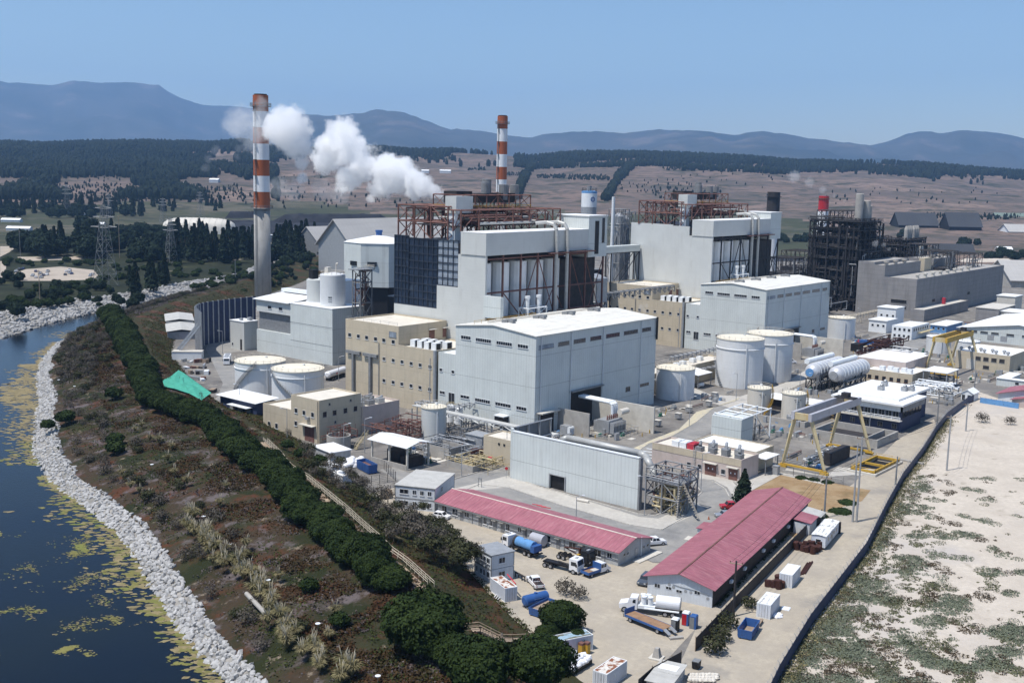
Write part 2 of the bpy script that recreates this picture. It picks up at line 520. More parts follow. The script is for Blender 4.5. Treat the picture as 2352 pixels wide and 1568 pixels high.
# ============================================================ SETTING: ground, berm, river, roads, hills
def gmat(name, cols, scales, rough=.95, bump=.3, bscale=1.5, thr=(.42, .58)):
 "layered ground: each further colour comes in through its own noise"
 M = bpy.data.materials.new(name)
 M.use_nodes = True
 t = M.node_tree
 P = t.nodes['Principled BSDF']
 P.inputs['Roughness'].default_value = rough
 P.inputs['Specular IOR Level'].default_value = .15
 pos = nd(t, 'ShaderNodeNewGeometry').outputs['Position']
 fine = noisen(t, pos, .9, 6, .7)
 c = mixc(t, ramp(t, fine, .25, .75), tuple(v * .82 for v in cols[0]), tuple(v * 1.15 for v in cols[0]))
 for i, (cc, s_) in enumerate(zip(cols[1:], scales)):
  lo, hi = (s_[1], s_[2]) if isinstance(s_, tuple) else thr
  ss = s_[0] if isinstance(s_, tuple) else s_
  mp = nd(t, 'ShaderNodeMapping')
  mp.inputs['Location'].default_value = (13.7 * i, 7.1 * i, 3.3 * i)
  t.links.new(pos, mp.inputs[0])
  c = mixc(t, ramp(t, noisen(t, mp.outputs[0], ss, 7, .68), lo, hi), c, cc)
 t.links.new(c, P.inputs['Base Color'])
 b = nd(t, 'ShaderNodeBump')
 b.inputs['Strength'].default_value = bump
 b.inputs['Distance'].default_value = .4
 t.links.new(noisen(t, pos, bscale, 6, .65), b.inputs['Height'])
 t.links.new(b.outputs[0], P.inputs['Normal'])
 return M
gm = {}
gm['plant'] = gmat('plant_gravel', [(.175, .163, .15), (.27, .25, .22), (.10, .096, .092), (.33, .30, .265)], [(.06, .46, .64), (.05, .54, .66), (.16, .6, .68)])
gm['sandy'] = gmat('yard_sand', [(.41, .36, .285), (.34, .30, .245), (.23, .215, .195)], [(.12, .4, .65), (.06, .56, .74)], bump=.15)
gm['beach'] = gmat('pale_beach_sand', [(.525, .465, .39), (.44, .385, .32), (.44, .40, .36), (.30, .26, .20)], [(.09, .42, .66), (.03, .52, .68), (.22, .6, .72)], bump=.2)
gm['asph'] = gmat('worn_asphalt', [(.235, .23, .22), (.31, .295, .27), (.16, .157, .153)], [(.12, .42, .66), (.09, .55, .72)], bump=.08)
gm['cpath'] = gmat('pale_concrete_paving', [(.46, .435, .39), (.38, .355, .32)], [(.2, .45, .7)], bump=.06)
gm['yellowkerb'] = gmat('yellowed_kerb_paint', [(.52, .46, .32), (.42, .39, .33)], [(.6, .45, .6)], bump=.05)
gm['drygrass'] = gmat('dry_lawn', [(.27, .18, .095), (.33, .24, .14), (.16, .12, .06)], [(.2, .42, .6), (.12, .54, .7)], bump=.25)
gm['berm'] = gmat('berm_soil_and_ice_plant', [(.05, .036, .022), (.12, .10, .098), (.036, .036, .016), (.085, .034, .017), (.022, .026, .010), (.21, .17, .125)],
     [(.16, .52, .6), (.09, .5, .6), (.13, .53, .63), (.07, .5, .58), (.21, .62, .68)], bump=.9, bscale=1.1)
gm['bermin'] = gmat('inner_slope_ground_cover', [(.04, .04, .018), (.085, .036, .02), (.2, .155, .11)], [(.08, .52, .62), (.10, .62, .7)], bump=.9, bscale=1.2)
gm['trail'] = gmat('trodden_sandy_trail', [(.36, .28, .20), (.26, .19, .13)], [(.5, .45, .65)], bump=.2)
gm['bank'] = gmat('wet_bank_gravel', [(.22, .21, .19), (.34, .32, .29)], [(.3, .45, .6)], bump=.5)
gm['left'] = gmat('scrub_lowland', [(.028, .032, .016), (.20, .17, .13), (.018, .022, .011), (.075, .075, .033)], [(.022, .60, .66), (.03, .45, .56), (.05, .58, .66)], bump=.5)
gm['lot'] = gmat('bare_earth_lot', [(.42, .36, .29), (.33, .28, .23)], [(.05, .45, .65)])
gm['coal'] = gmat('coal_stockpile_ground', [(.022, .022, .026), (.04, .04, .045)], [(.03, .45, .65)])
gm['hill'] = gmat('dry_hill_fields', [(.175, .125, .10), (.105, .085, .07), (.23, .165, .13), (.045, .045, .028), (.08, .07, .055)],
     [(.0045, .42, .6), (.003, .52, .64), (.011, .53, .6), (.03, .5, .6)], bump=.1, bscale=.05)
gm['pasture'] = gmat('green_flood_meadow', [(.05, .055, .027), (.12, .105, .075), (.03, .035, .019)], [(.006, .46, .6), (.012, .5, .62)], bump=.1, bscale=.05)
gm['mount'] = gmat('mountain_slopes', [(.055, .058, .05), (.12, .10, .085), (.03, .037, .03)], [(.0016, .54, .64), (.0009, .45, .6)], bump=.1, bscale=.01)
def sheet(name, pts, z, mat, c='f', world=False, skirt=0):
 P = [Vector((p[0], p[1], z)) if world else g(c, p[0], p[1], z) for p in pts]
 mb = MB()
 if skirt:
  mb.prism(P, z - skirt, z)
 else:
  mb.quad(*P)
 return struct(mb, name, mat)
def resample(pts, n):
 pts = [Vector(p) for p in pts]
 L = [0]
 for a, b in zip(pts, pts[1:]):
  L.append(L[-1] + (b - a).length)
 out = []
 for i in range(n):
  s = L[-1] * i / (n - 1)
  k = 0
  while k < len(L) - 2 and L[k + 1] < s:
   k += 1
  out.append(pts[k].lerp(pts[k + 1], (s - L[k]) / max(1e-6, L[k + 1] - L[k])))
 return out
NB = 160
crestXY = [(70, 45), (100, 80), (115, 103), (130, 127), (148, 169), (162, 200), (176, 231), (190, 268), (208, 318), (224, 360), (250, 410), (277, 461), (320, 500), (380, 540), (450, 595), (540, 665), (900, 925)]
waterXY = [(70, 60), (84, 98), (95, 134), (103, 160), (112, 184), (121, 207), (126, 229), (131, 256), (141, 285), (152, 306), (165, 331), (176, 350), (196, 392), (215, 425), (240, 461), (265, 485), (300, 515), (345, 552), (400, 590), (470, 640), (560, 705), (900, 960)]
toePX = [(1560, 1700), (1330, 1560), (1190, 1430), (1130, 1370), (1085, 1318), (1000, 1240), (900, 1180), (810, 1110), (720, 1040), (680, 1010), (600, 945), (520, 935), (480, 915)]
toeXY = [(p.x, p.y) for p in (g('f', *q) for q in toePX)] + [(212, 308), (228, 345), (248, 385), (268, 415), (300, 450), (345, 488), (395, 525), (460, 570), (550, 640), (900, 900)]
crest = resample([(x, y, 5) for x, y in crestXY], NB)
water_l = resample([(x, y, -3) for x, y in waterXY], NB)
toe = resample([(x, y, 0) for x, y in toeXY], NB)
def wob(i, a, s):
 return a * noise.noise(Vector((i * .31, s, 0)))
rows = []
for i in range(NB):
 T, C_, W_ = toe[i], crest[i], water_l[i]
 row = []
 for k, z in ((0, 0), (.25, .9), (.55, 2.8), (.8, 4.5), (1, 5)):
  p = T.lerp(C_, k)
  row.append(Vector((p.x, p.y, z + (wob(i, .35, k * 5) if 0 < k < 1 else 0))))
 for k, z in ((.08, 4.9), (.25, 4.1), (.45, 2.9), (.65, 1.5), (.82, -.2), (.9, -1.2), (1, -3), (1.15, -5.5)):
  p = C_.lerp(W_, k)
  row.append(Vector((p.x, p.y, z + (wob(i, .5, k * 7 + 3) if k < .85 else 0))))
 rows.append(row)
def loft(rows, a, b, name, mat):
 v, f = [], []
 n = b - a + 1
 for r_ in rows:
  v += r_[a:b + 1]
 for i in range(len(rows) - 1):
  for k in range(n - 1):
   f.append((i * n + k, (i + 1) * n + k, (i + 1) * n + k + 1, i * n + k + 1))
 return struct(MB().add(v, f), name, mat, smooth=True)
loft(rows, 0, 4, 'embankment_inner_slope', gm['bermin'])
loft(rows, 4, 10, 'embankment_outer_slope', gm['berm'])
loft(rows, 10, 12, 'embankment_shore', gm['bank'])
def bermpt(s, k):
 "point on the outer slope: s along 0..1, k 0 crest .. 1 water"
 x = s * (NB - 1)
 i = min(NB - 2, int(x))
 zs = ((0, 5), (.08, 4.9), (.25, 4.1), (.45, 2.9), (.65, 1.5), (.82, -.2), (.9, -1.2), (1, -3), (1.15, -5.5))
 j = 0
 while j < len(zs) - 2 and zs[j + 1][0] < k:
  j += 1
 z = zs[j][1] + (zs[j + 1][1] - zs[j][1]) * (k - zs[j][0]) / (zs[j + 1][0] - zs[j][0])
 c = crest[i].lerp(crest[i + 1], x - i)
 w_ = water_l[i].lerp(water_l[i + 1], x - i)
 p = c.lerp(w_, k)
 return Vector((p.x, p.y, z))
def innerpt(s, k):
 "point on the inner slope: k 0 toe .. 1 crest"
 x = s * (NB - 1)
 i = min(NB - 2, int(x))
 zs = ((0, 0), (.25, .9), (.55, 2.8), (.8, 4.5), (1, 5))
 j = 0
 while j < len(zs) - 2 and zs[j + 1][0] < k:
  j += 1
 z = zs[j][1] + (zs[j + 1][1] - zs[j][1]) * (k - zs[j][0]) / (zs[j + 1][0] - zs[j][0])
 p = toe[i].lerp(toe[i + 1], x - i).lerp(crest[i].lerp(crest[i + 1], x - i), k)
 return Vector((p.x, p.y, z))
def slopez(x, y):
 "height of the berm surface over a plan point"
 best = None
 q = Vector((x, y, 0))
 for i in range(0, NB - 1):
  c = Vector((crest[i].x, crest[i].y, 0))
  d = (c - q).length
  if best is None or d < best[0]:
   best = (d, i)
 i = best[1]
 T, C_, W_ = (Vector((p.x, p.y, 0)) for p in (toe[i], crest[i], water_l[i]))
 t = (q - C_).dot(W_ - C_) / (W_ - C_).length_squared
 if t >= 0:
  return bermpt(i / (NB - 1), min(t, 1.1)).z
 t = (q - T).dot(C_ - T) / (C_ - T).length_squared
 return innerpt(i / (NB - 1), max(0, min(t, 1))).z
def gb(c, x, y, it=8):
 "picture point dropped on the berm"
 z = 2.0
 for _ in range(it):
  p = g(c, x, y, z)
  z = z * .4 + .6 * slopez(p.x, p.y)
 return g(c, x, y, z)
# river
wm = bpy.data.materials.new('river_water')
wm.use_nodes = True
t = wm.node_tree
P = t.nodes['Principled BSDF']
P.inputs['Roughness'].default_value = .12
P.inputs['IOR'].default_value = 1.33
P.inputs['Specular IOR Level'].default_value = .32
pos = nd(t, 'ShaderNodeNewGeometry').outputs['Position']
cc = mixc(t, ramp(t, noisen(t, pos, .018, 4, .6), .4, .65), (.002, .005, .012), (.005, .008, .009))
t.links.new(cc, P.inputs['Base Color'])
b_ = nd(t, 'ShaderNodeBump')
b_.inputs['Strength'].default_value = .3
b_.inputs['Distance'].default_value = .12
t.links.new(noisen(t, mapv(t, pos, (1.5, .8, 1)), 1.1, 5, .6), b_.inputs['Height'])
t.links.new(b_.outputs[0], P.inputs['Normal'])
struct(MB().quad((-300, -200, -3), (130, -200, -3), (1300, 1000, -3), (1300, 1500, -3), (-300, 1500, -3)), 'river', wm)
struct(MB().quad((-300, -200, -8), (130, -200, -8), (1300, 1000, -8), (1300, 1500, -8), (-300, 1500, -8)), 'river_bed', gm['bank'])
# plant platform and beach
plat = [(p.x, p.y) for p in toe] + [(2600, 1700), (3000, 600), (2200, -900), (300, -420), (60, -120)]
sheet('ground', plat, 0, gm['plant'], world=True)
sheet('beach', [(1740, 1650), (1786, 1568), (1870, 1430), (1990, 1235), (2075, 1105), (2148, 985), (2215, 925), (2250, 900), (2352, 935), (2500, 1000), (2900, 1400), (2900, 1900), (1900, 1900)], .012, gm['beach'])
sheet('sand_track', [(1400, 1568), (1540, 1570), (1600, 1440), (1690, 1345), (1890, 1160), (1960, 1110), (2060, 1010), (2145, 962), (2150, 975), (2070, 1105), (1990, 1235), (1870, 1430), (1780, 1570), (1740, 1650), (1400, 1650)], .008, gm['sandy'])
sheet('yard', [(860, 1130), (930, 1114), (1040, 1134), (1330, 1217), (1500, 1292), (1560, 1292), (1690, 1165), (1850, 1200), (1640, 1400), (1600, 1440), (1545, 1500), (1400, 1640), (1180, 1640), (1330, 1560), (1190, 1430), (1130, 1372), (1085, 1320), (1000, 1242), (905, 1182)], .016, gm['sandy'])
sheet('asphalt_road', [(870, 1078), (905, 1072), (960, 1093), (1035, 1104), (1162, 1066), (1168, 1090), (1240, 1118), (1465, 1180), (1505, 1184), (1590, 1150), (1612, 1130), (1606, 1116), (1560, 1104), (1545, 1086), (1600, 1092), (1640, 1100), (1680, 1122), (1688, 1150), (1640, 1200), (1560, 1290), (1500, 1290), (1330, 1215), (1040, 1132), (930, 1112)], .02, gm['asph'])
sheet('concrete_lane', [(1165, 1092), (1300, 1135), (1468, 1186), (1512, 1190), (1600, 1152), (1620, 1170), (1520, 1215), (1450, 1205), (1290, 1158), (1170, 1118), (1060, 1128), (1040, 1122), (1100, 1108)], .026, gm['cpath'])
sheet('plant_road', [(1452, 1045), (1490, 1018), (1545, 1000), (1600, 968), (1640, 935), (1700, 912), (1800, 880), (1860, 862), (1870, 872), (1790, 900), (1730, 925), (1690, 960), (1640, 990), (1580, 1015), (1530, 1040), (1500, 1060)], .02, gm['asph'])
sheet('pavement', [(1452, 1030), (1500, 1008), (1560, 985), (1600, 945), (1620, 940), (1690, 920), (1700, 912), (1640, 935), (1600, 968), (1545, 1000), (1490, 1018), (1455, 1043)], .09, gm['yellowkerb'], skirt=.09)
sheet('ring_road', [(1580, 885), (1630, 905), (1700, 910), (1800, 880), (1850, 850), (1900, 835), (1905, 845), (1860, 872), (1760, 918), (1690, 940), (1600, 915)], .024, gm['cpath'])
sheet('forecourt', [(1590, 1096), (1650, 1060), (1705, 1095), (1790, 1078), (1800, 1086), (1700, 1140), (1690, 1150), (1670, 1118), (1640, 1102)], .1, gm['cpath'], skirt=.1)
sheet('dry_lawn', [(1700, 1140), (1795, 1080), (1860, 1096), (1960, 1118), (2000, 1125), (1980, 1150), (1880, 1180), (1840, 1240), (1690, 1180)], .03, gm['drygrass'])
sheet('left_road', [(560, 940), (490, 935), (512, 880), (472, 800), (480, 788), (540, 782), (600, 785), (600, 800), (530, 810), (545, 860), (550, 905)], .02, gm['asph'])
sheet('parking_lot', [(1975, 785), (2030, 760), (2100, 770), (2140, 785), (2060, 825), (1980, 812)], .02, gm['asph'])
sheet('gantry_yard_slab', [(1890, 1095), (1925, 1072), (2030, 1078), (2062, 1068), (1976, 1092), (1960, 1090)], .1, gm['cpath'], skirt=.1)
sheet('gantry_rail_slab', [(1795, 1090), (1808, 1073), (1905, 1094), (1892, 1112)], .05, gm['cpath'], skirt=.05)
for k in range(4):
 a = g('f', 1452 + k * 11, 1046 - k * 5.5, 0)
 bq = g('f', 1500 + k * 11, 1052 - k * 5.5, 0)
 d = (bq - a).normalized()
 nrm = Vector((-d.y, d.x, 0)) * .25
 struct(MB().quad(*[p + Vector((0, 0, .028)) for p in (a - nrm, bq - nrm, bq + nrm, a + nrm)]), 'crossing_stripe', m['white'])
for pts in ([(1030, 1103), (1162, 1066)], [(1040, 1136), (1100, 1112), (1170, 1120)], [(1170, 1120), (1290, 1160), (1452, 1206), (1520, 1216), (1600, 1172)], [(1600, 1116), (1612, 1130), (1590, 1150), (1505, 1184), (1466, 1180), (1240, 1118), (1180, 1096)], [(1575, 1096), (1640, 1106), (1665, 1122), (1675, 1140)]):
 mb = MB()
 P_ = [g('f', *p) for p in pts]
 for a, bq in zip(P_, P_[1:]):
  d = (bq - a)
  mb.cbox((a + d / 2) * 1, (d.length + .15, .3, .14), math.atan2(d.y, d.x))
 struct(mb, 'kerb', gm['cpath'])
# the other bank: riprap strip and lowland beyond it
w2 = resample([(x, y, -3) for x, y in [(60, 330), (140, 420), (200, 468), (229, 490), (273, 526), (310, 548), (336, 560), (379, 589), (461, 628), (560, 712), (900, 985)]], 60)
t2 = resample([(x, y, 1) for x, y in [(60, 400), (150, 480), (220, 530), (260, 548), (300, 574), (348, 586), (409, 620), (474, 648), (560, 728), (900, 1010)]], 60)
rows2 = [[Vector((a.x + (a.x - b2.x) * .3, a.y + (a.y - b2.y) * .3, -6)), a, a.lerp(b2, .5), b2] for a, b2 in zip(w2, t2)]
loft(rows2, 0, 3, 'far_shore', gm['bank'])
lp = [(p.x, p.y) for p in t2] + [(1500, 1400), (1900, 2200), (900, 2600), (-500, 2300), (-400, 400)]
sheet('lowland', lp, 1, gm['left'], world=True)
sheet('car_park_ground', [(20, 632), (60, 618), (140, 612), (215, 620), (225, 632), (215, 642), (120, 645), (30, 645)], 1.05, gm['lot'])
for pts in ([(0, 560), (60, 530), (110, 505), (150, 505), (130, 520), (70, 545), (20, 580), (0, 590)], [(0, 505), (60, 500), (80, 512), (40, 522), (0, 530)], [(250, 500), (300, 497), (420, 482), (500, 478), (495, 484), (400, 490), (330, 505), (255, 508)], [(40, 590), (220, 588), (225, 594), (45, 600)], [(0, 640), (0, 600), (15, 598), (12, 640)]):
 sheet('dirt_clearing', pts, 1.06, gm['lot'])
sheet('green_clearing', [(90, 525), (140, 515), (165, 525), (120, 535)], 1.07, gm['pasture'])
# hills: one sheet in rings around the plain, rising to the wooded ridge
SKY = [(-200, 335), (0, 334), (100, 338), (200, 334), (340, 332), (480, 336), (560, 330), (660, 352), (880, 346), (940, 352), (1040, 351), (1150, 358), (1240, 364), (1330, 357), (1460, 357), (1550, 359), (1650, 364), (1740, 369), (1830, 378), (2000, 376), (2150, 386), (2250, 396), (2352, 402), (2600, 412)]
def lerpl(L, x):
 if x <= L[0][0]:
  return L[0][1]
 for (a, b), (c, d) in zip(L, L[1:]):
  if x <= c:
   return b + (d - b) * (x - a) / (c - a)
 return L[-1][1]
DR = 4300.0
def hz(x, D):
 q = dist('f', x, lerpl(SKY, x), DR)
 t = max(0, min(1, (D - 1750) / (DR - 1750)))
 z = max(30, q.z) * (t ** 1.15)
 p = dist('f', x, 400, D)
 z += t * (22 * noise.noise(Vector((p.x, p.y, 0)) * .0016) + 9 * noise.noise(Vector((p.x, p.y, 9)) * .005)) * (1 if D < DR - 600 else max(0, (DR - D) / 600))
 if D > DR:
  z -= (D - DR) * .03
 return z + 1.2
def hillpt(x, D):
 p = dist('f', x, 400, D)
 return Vector((p.x, p.y, hz(x, D)))
XS = [-500 + 50 * i for i in range(69)]
DS = [1100, 1400, 1700, 1760] + [1800 + 62.5 * i for i in range(45)] + [4800, 5200, 6000]
v, f = [], []
for D in DS:
 v += [hillpt(x, D) for x in XS]
nX = len(XS)
for i in range(len(DS) - 1):
 for j in range(nX - 1):
  f.append((i * nX + j, i * nX + j + 1, (i + 1) * nX + j + 1, (i + 1) * nX + j))
ho = struct(MB().add(v, f), 'hills', gm['hill'], smooth=True)
ho.data.materials.append(gm['pasture'])
for k, pg in enumerate(ho.data.polygons):
 i, j = divmod(k, nX - 1)
 x = XS[j]
 if DS[i] < 2000 + 250 * noise.noise(Vector((x * .004, 1, 2))) and x < 1900:
  pg.material_index = 1
# a low mound of bare ground left of the chimney, and mountains
def ridge(name, D0, line, depth, mat, seed):
 v, f = [], []
 xs = [line[0][0] + (line[-1][0] - line[0][0]) * i / 150 for i in range(151)]
 ks = [0, .12, .25, .4, .55, .7, .85, 1, 1.3]
 for k in ks:
  for x in xs:
   top = dist('f', x, lerpl(line, x), D0)
   p = dist('f', x, 400, D0 - depth * (1 - k))
   kk = k if k <= 1 else 2 - k
   z = -20 + (top.z + 20) * (kk ** 1.25)
   nn = noise.fractal(Vector((p.x, p.y, seed * 777)) * .0009, 1.0, 2.1, 5)
   z += nn * 330 * (kk * (1.05 - kk)) * 2 + (14 * noise.noise(Vector((x * .05, seed, 0))) if kk > .9 else 0)
   v.append(Vector((p.x, p.y, z)))
 n = len(xs)
 for i in range(len(ks) - 1):
  for j in range(n - 1):
   f.append((i * n + j, i * n + j + 1, (i + 1) * n + j + 1, (i + 1) * n + j))
 return struct(MB().add(v, f), name, mat, smooth=True)
ridge('mountains_far', 17500, [(-500, 200), (-200, 186), (0, 184), (60, 190), (130, 196), (175, 185), (240, 190), (310, 191), (370, 198), (410, 222), (470, 243), (560, 246), (620, 258), (760, 290), (900, 340), (1000, 395)], 5500, gm['mount'], 1)
ridge('mountains_middle', 12500, [(520, 330), (600, 285), (660, 266), (700, 262), (760, 266), (830, 262), (860, 254), (930, 262), (985, 280), (1030, 298), (1100, 303), (1170, 312), (1215, 316), (1250, 304), (1330, 298), (1420, 305), (1510, 300), (1600, 303), (1680, 312), (1740, 302), (1800, 308), (1850, 320), (1930, 332), (1990, 338), (2100, 355), (2300, 390), (2500, 420)], 4500, gm['mount'], 2)
ridge('mountains_right', 13500, [(1800, 400), (1900, 360), (1990, 333), (2040, 318), (2080, 302), (2110, 297), (2160, 300), (2210, 293), (2260, 300), (2320, 312), (2352, 320), (2500, 335), (2800, 330)], 4500, gm['mount'], 3)
ground_far = struct(MB().quad((-30000, -8000, -25), (30000, -12000, -25), (34000, 34000, -25), (-30000, 34000, -25)), 'plain', gm['hill'])
# ============================================================ THE POWER PLANT
def pipes_tangle(x0, x1, y0, y1, z0, z1, n, seed, r=(.08, .3), posts=True):
 "random orthogonal pipe runs inside a box, carried on posts"
 q = random.Random(seed)
 mb = MB()
 for i in range(n):
  p = Vector((q.uniform(x0, x1), q.uniform(y0, y1), q.uniform(z0, z1)))
  rr = q.uniform(*r)
  for k in range(q.randint(2, 4)):
   ax = q.randrange(3)
   e = p.copy()
   e[ax] = q.uniform((x0, y0, z0)[ax], (x1, y1, z1)[ax])
   if (e - p).length > .4:
    mb.tube(p, e, rr, n=6)
   p = e
  if posts and i % 2 == 0:
   mb.bar((p.x, p.y, 0 if z0 < 2 else z0), p, .14)
 return mb
def turbine_hall(T, label, second):
 tx, ty = T
 t = thing('turbine_hall', label, 'power station hall', (245 + tx, 195 + ty, 0))
 x0, x1 = 245 + tx, 309 + tx
 gable(t, x0, x1, 194.7 + ty, 226.2 + ty, 0, 29.1, 30.7, m['hall'], m['roofw'], yr=211 + ty, over=.35)
 block(t, x0, x1, 226.2 + ty, 233.4 + ty, 0, 20.1, m['hall'], m['roofp'], .3, 'annex_wall', 'annex_roof')
 for y0, y1, z0, z1, n in ((220, 223.9, 25.3, 26.4, 4), (211.8, 217.9, 25.2, 26.3, 7), (203.7, 209.7, 25.2, 26.3, 7), (197.6, 201.5, 25.2, 26.3, 4), (211.8, 217.8, 6.8, 7.9, 7), (203.7, 209.7, 6.8, 7.9, 6), (197.7, 201.5, 6.8, 7.9, 4), (226.3, 228.8, 4.5, 8, 2), (230.4, 232.6, 7, 8, 2), (220.2, 223.8, 7, 8, 3), (231.6, 232.8, 14.1, 15.1, 0), (226.5, 227.7, 14.1, 15.1, 0)):
  window(t, 'x', x0, y0 + ty, y1 + ty, z0, z1, n=n, t=.12)
 for a, b in ((246.3, 253.2), (255.5, 260.8), (263.1, 269), (271.6, 277.3), (280, 287.3), (289.8, 297.7), (300.3, 305.5)):
  window(t, 'y', 194.7 + ty, a + tx, b + tx, 25.2, 26.4, mat=m['panel'] if a < 250 else None, frame=m['steeld'], n=5, t=.1)
 window(t, 'y', 194.7 + ty, 300 + tx, 305.5 + tx, 7, 7.9, frame=m['steeld'], n=4, t=.1)
 window(t, 'y', 194.7 + ty, 292 + tx, 294.5 + tx, 6.5, 8, frame=m['steeld'], t=.1)
 for xx in (247.2, 261.8, 278.4, 299.6):
  MB().tube((xx + tx, 194.4 + ty, .1), (xx + tx, 194.4 + ty, 28.9), .13, n=6).build('downpipe', m['frame'], t)
 MB().tube((308.6 + tx, 194.2 + ty, 22), (308.6 + tx, 194.2 + ty, 29.4), .35, n=6).build('roof_drain', m['black'], t)
 # great doorway and canopied side door
 MB().box(262.4 + tx, 277.8 + tx, 194.45 + ty, 194.69 + ty, 0, 10.4).build('main_doorway', m['black'], t)
 MB().box(261.8 + tx, 278.4 + tx, 193.6 + ty, 194.68 + ty, 10.5, 10.9).build('door_hood', m['steeld'], t)
 d = MB().box(247 + tx, 254 + tx, 194.5 + ty, 194.69 + ty, 0, 5.9).build('side_door', m['dark'], t)  # dark door colour includes the shadow of the canopy above
 MB().box(245.8 + tx, 255.2 + tx, 192.3 + ty, 194.69 + ty, 6.4, 6.75).build('canopy', m['concl'], d)
 MB().box(287 + tx, 290 + tx, 194.6 + ty, 194.69 + ty, 3, 7).build('door', m['hall'], t)
 for i in range(4):
  xx = (254, 269, 284, 298)[i] + tx
  v = MB().cbox((xx, 212.5 + ty, 30.7), (4.6, 2.2, .9)).cbox((xx - 1.2, 211 + ty, 30.75), (1.4, 3.2, 1.1), 0, .8).build('roof_vent', m['steeld'], t)
 mb = MB().tube((248 + tx, 216 + ty, 30.9), (306 + tx, 216 + ty, 30.9), .28)
 mb.build('ridge_duct', m['tankc'], t)
 mb = MB().rail([(245.3 + tx, 219 + ty, 30.1), (275 + tx, 219 + ty, 30.1)], 1.1, .05, 3)
 mb.build('handrail', m['yel'], t)
 # recessed transformer doorway hood, vents
 h = MB().box(242.7 + tx, 244.98 + tx, 207.5 + ty - 3, 211 + ty - 3, 1.2, 4.2).build('intake_hood', m['black'], t)
 MB().cbox((243.8 + tx, 206 + ty + .2, 4.2), (2.6, 3.9, .3)).build('hood_cap', m['white'], h)
 return t
T1, T2 = (0, 0), (178.3, 18.5)
turbine_hall(T1, 'large pale blue turbine hall with white roof behind the long wall, nearer of two', False)
turbine_hall(T2, 'farther pale blue turbine hall with white roof behind the two big tanks', True)
def beige_block(T, label, n):
 tx, ty = T
 t = thing('control_block', label, 'building', (245 + tx, 235 + ty, 0))
 x0, x1 = 245 + tx, 267.4 + tx
 block(t, x0, x1, 234.7 + ty, 251.1 + ty, 0, 20.2, m['beige'], m['beigeroof'], .5)
 block(t, x0, x1, 251.1 + ty, 276.4 + ty, 0, 26.2, m['beige'], m['beigeroof'], .5, 'tall_wall', 'tall_roof')
 up = [onX('c7', px, 1060, 245).y + ty for px in (1522, 1602, 1678, 1760, 1836, 1922)]
 lo = [onX('d1', px, 200, 245).y + ty for px in (1380, 1455, 1535, 1610, 1690, 1775, 1855, 1940, 2022, 2112)]
 for y in up:
  window(t, 'x', x0, y - .75, y + .75, 20.3, 21.6, t=.1)
 for k, y in enumerate(lo):
  window(t, 'x', x0, y - .7, y + .7, 14.3, 15.5, t=.1)
  if k > 3:
   window(t, 'x', x0, y - .7, y + .7, 7.1, 8.3, t=.1)
 window(t, 'x', x0, 252.1 + ty, 255.4 + ty, 22.4, 24.2, mat=m['panel'], frame=m['steeld'], t=.1, n=3, name='louvre')
 for a, b, zz in ((259, 261.6, 20.7), (265.5, 267.2, 20.7)):
  MB().box(a + tx, b + tx, 251 + ty, 251.08 + ty, zz, zz + 3).build('roof_door', m['rusty'], t)
  MB().box(a - .3 + tx, b + .3 + tx, 250 + ty, 251.08 + ty, zz + 3.1, zz + 3.3).build('door_canopy', m['concl'], t)
 mb = MB().rail([(245.4 + tx, 276 + ty, 26.2), (245.4 + tx, 252 + ty, 26.2)], 1.0, .03, 3.5)
 mb.build('roof_rail', m['steeld'], t)
 MB().tube((244.7 + tx, 260 + ty, 0), (244.7 + tx, 260 + ty, 20), .12).build('downpipe', m['steeld'], t)
 MB().tube((244.3 + tx, 234.2 + ty, 0), (244.3 + tx, 234.2 + ty, 20.5), .55, n=8).tube((243.6 + tx, 235.6 + ty, 0), (243.6 + tx, 235.6 + ty, 18), .15).build('riser_pipes', m['steel'], t)
 if n == 1:
  for k in (0, 2):
   ya, yb = lo[k] + 1.4, lo[k + 1] - 1.4
   d = MB().box(x0 - .9, x0 - .02, yb, ya, 14.9, 15.9).build('wall_duct', m['steeld'], t)
   MB().box(x0 - .9, x0 - .15, (ya + yb) / 2 - .45, (ya + yb) / 2 + .45, 0, 14.88).build('drop_duct', m['steeld'], d)
 # rooftop chillers
 q = 0
 for i, (dx, dy) in enumerate(((2.5, 13.5), (2.5, 10.4), (2.3, 7.2), (2.3, 4), (6.5, 12.5), (6.5, 9.5), (6.3, 6), (6.3, 3))):
  b = MB().cbox((x0 + dx + 1.2, 234.7 + ty + dy - 1, 19.8), (2.6, 2, 2.3))
  a = thing('rooftop_chiller', f'white rooftop chiller with dark grille on the {"nearer" if n == 1 else "farther"} beige block, {("front", "back")[i // 4]} row', 'air conditioner', (x0 + dx + 1.2, 234.7 + ty + dy - 1, 19.8), group=f'rooftop chillers on the {"nearer" if n == 1 else "farther"} beige block')
  b.build('casing', m['white'], a)
  MB().cbox((x0 + dx + 1.2, 234.7 + ty + dy - 2.03, 20.0), (1.9, .06, 1.9)).build('grille', m['black'], a)
 return t
beige_block(T1, 'beige multi-storey block with small square windows beside the nearer pale hall', 1)
beige_block(T2, 'beige multi-storey block with small windows left of the farther pale hall', 2)
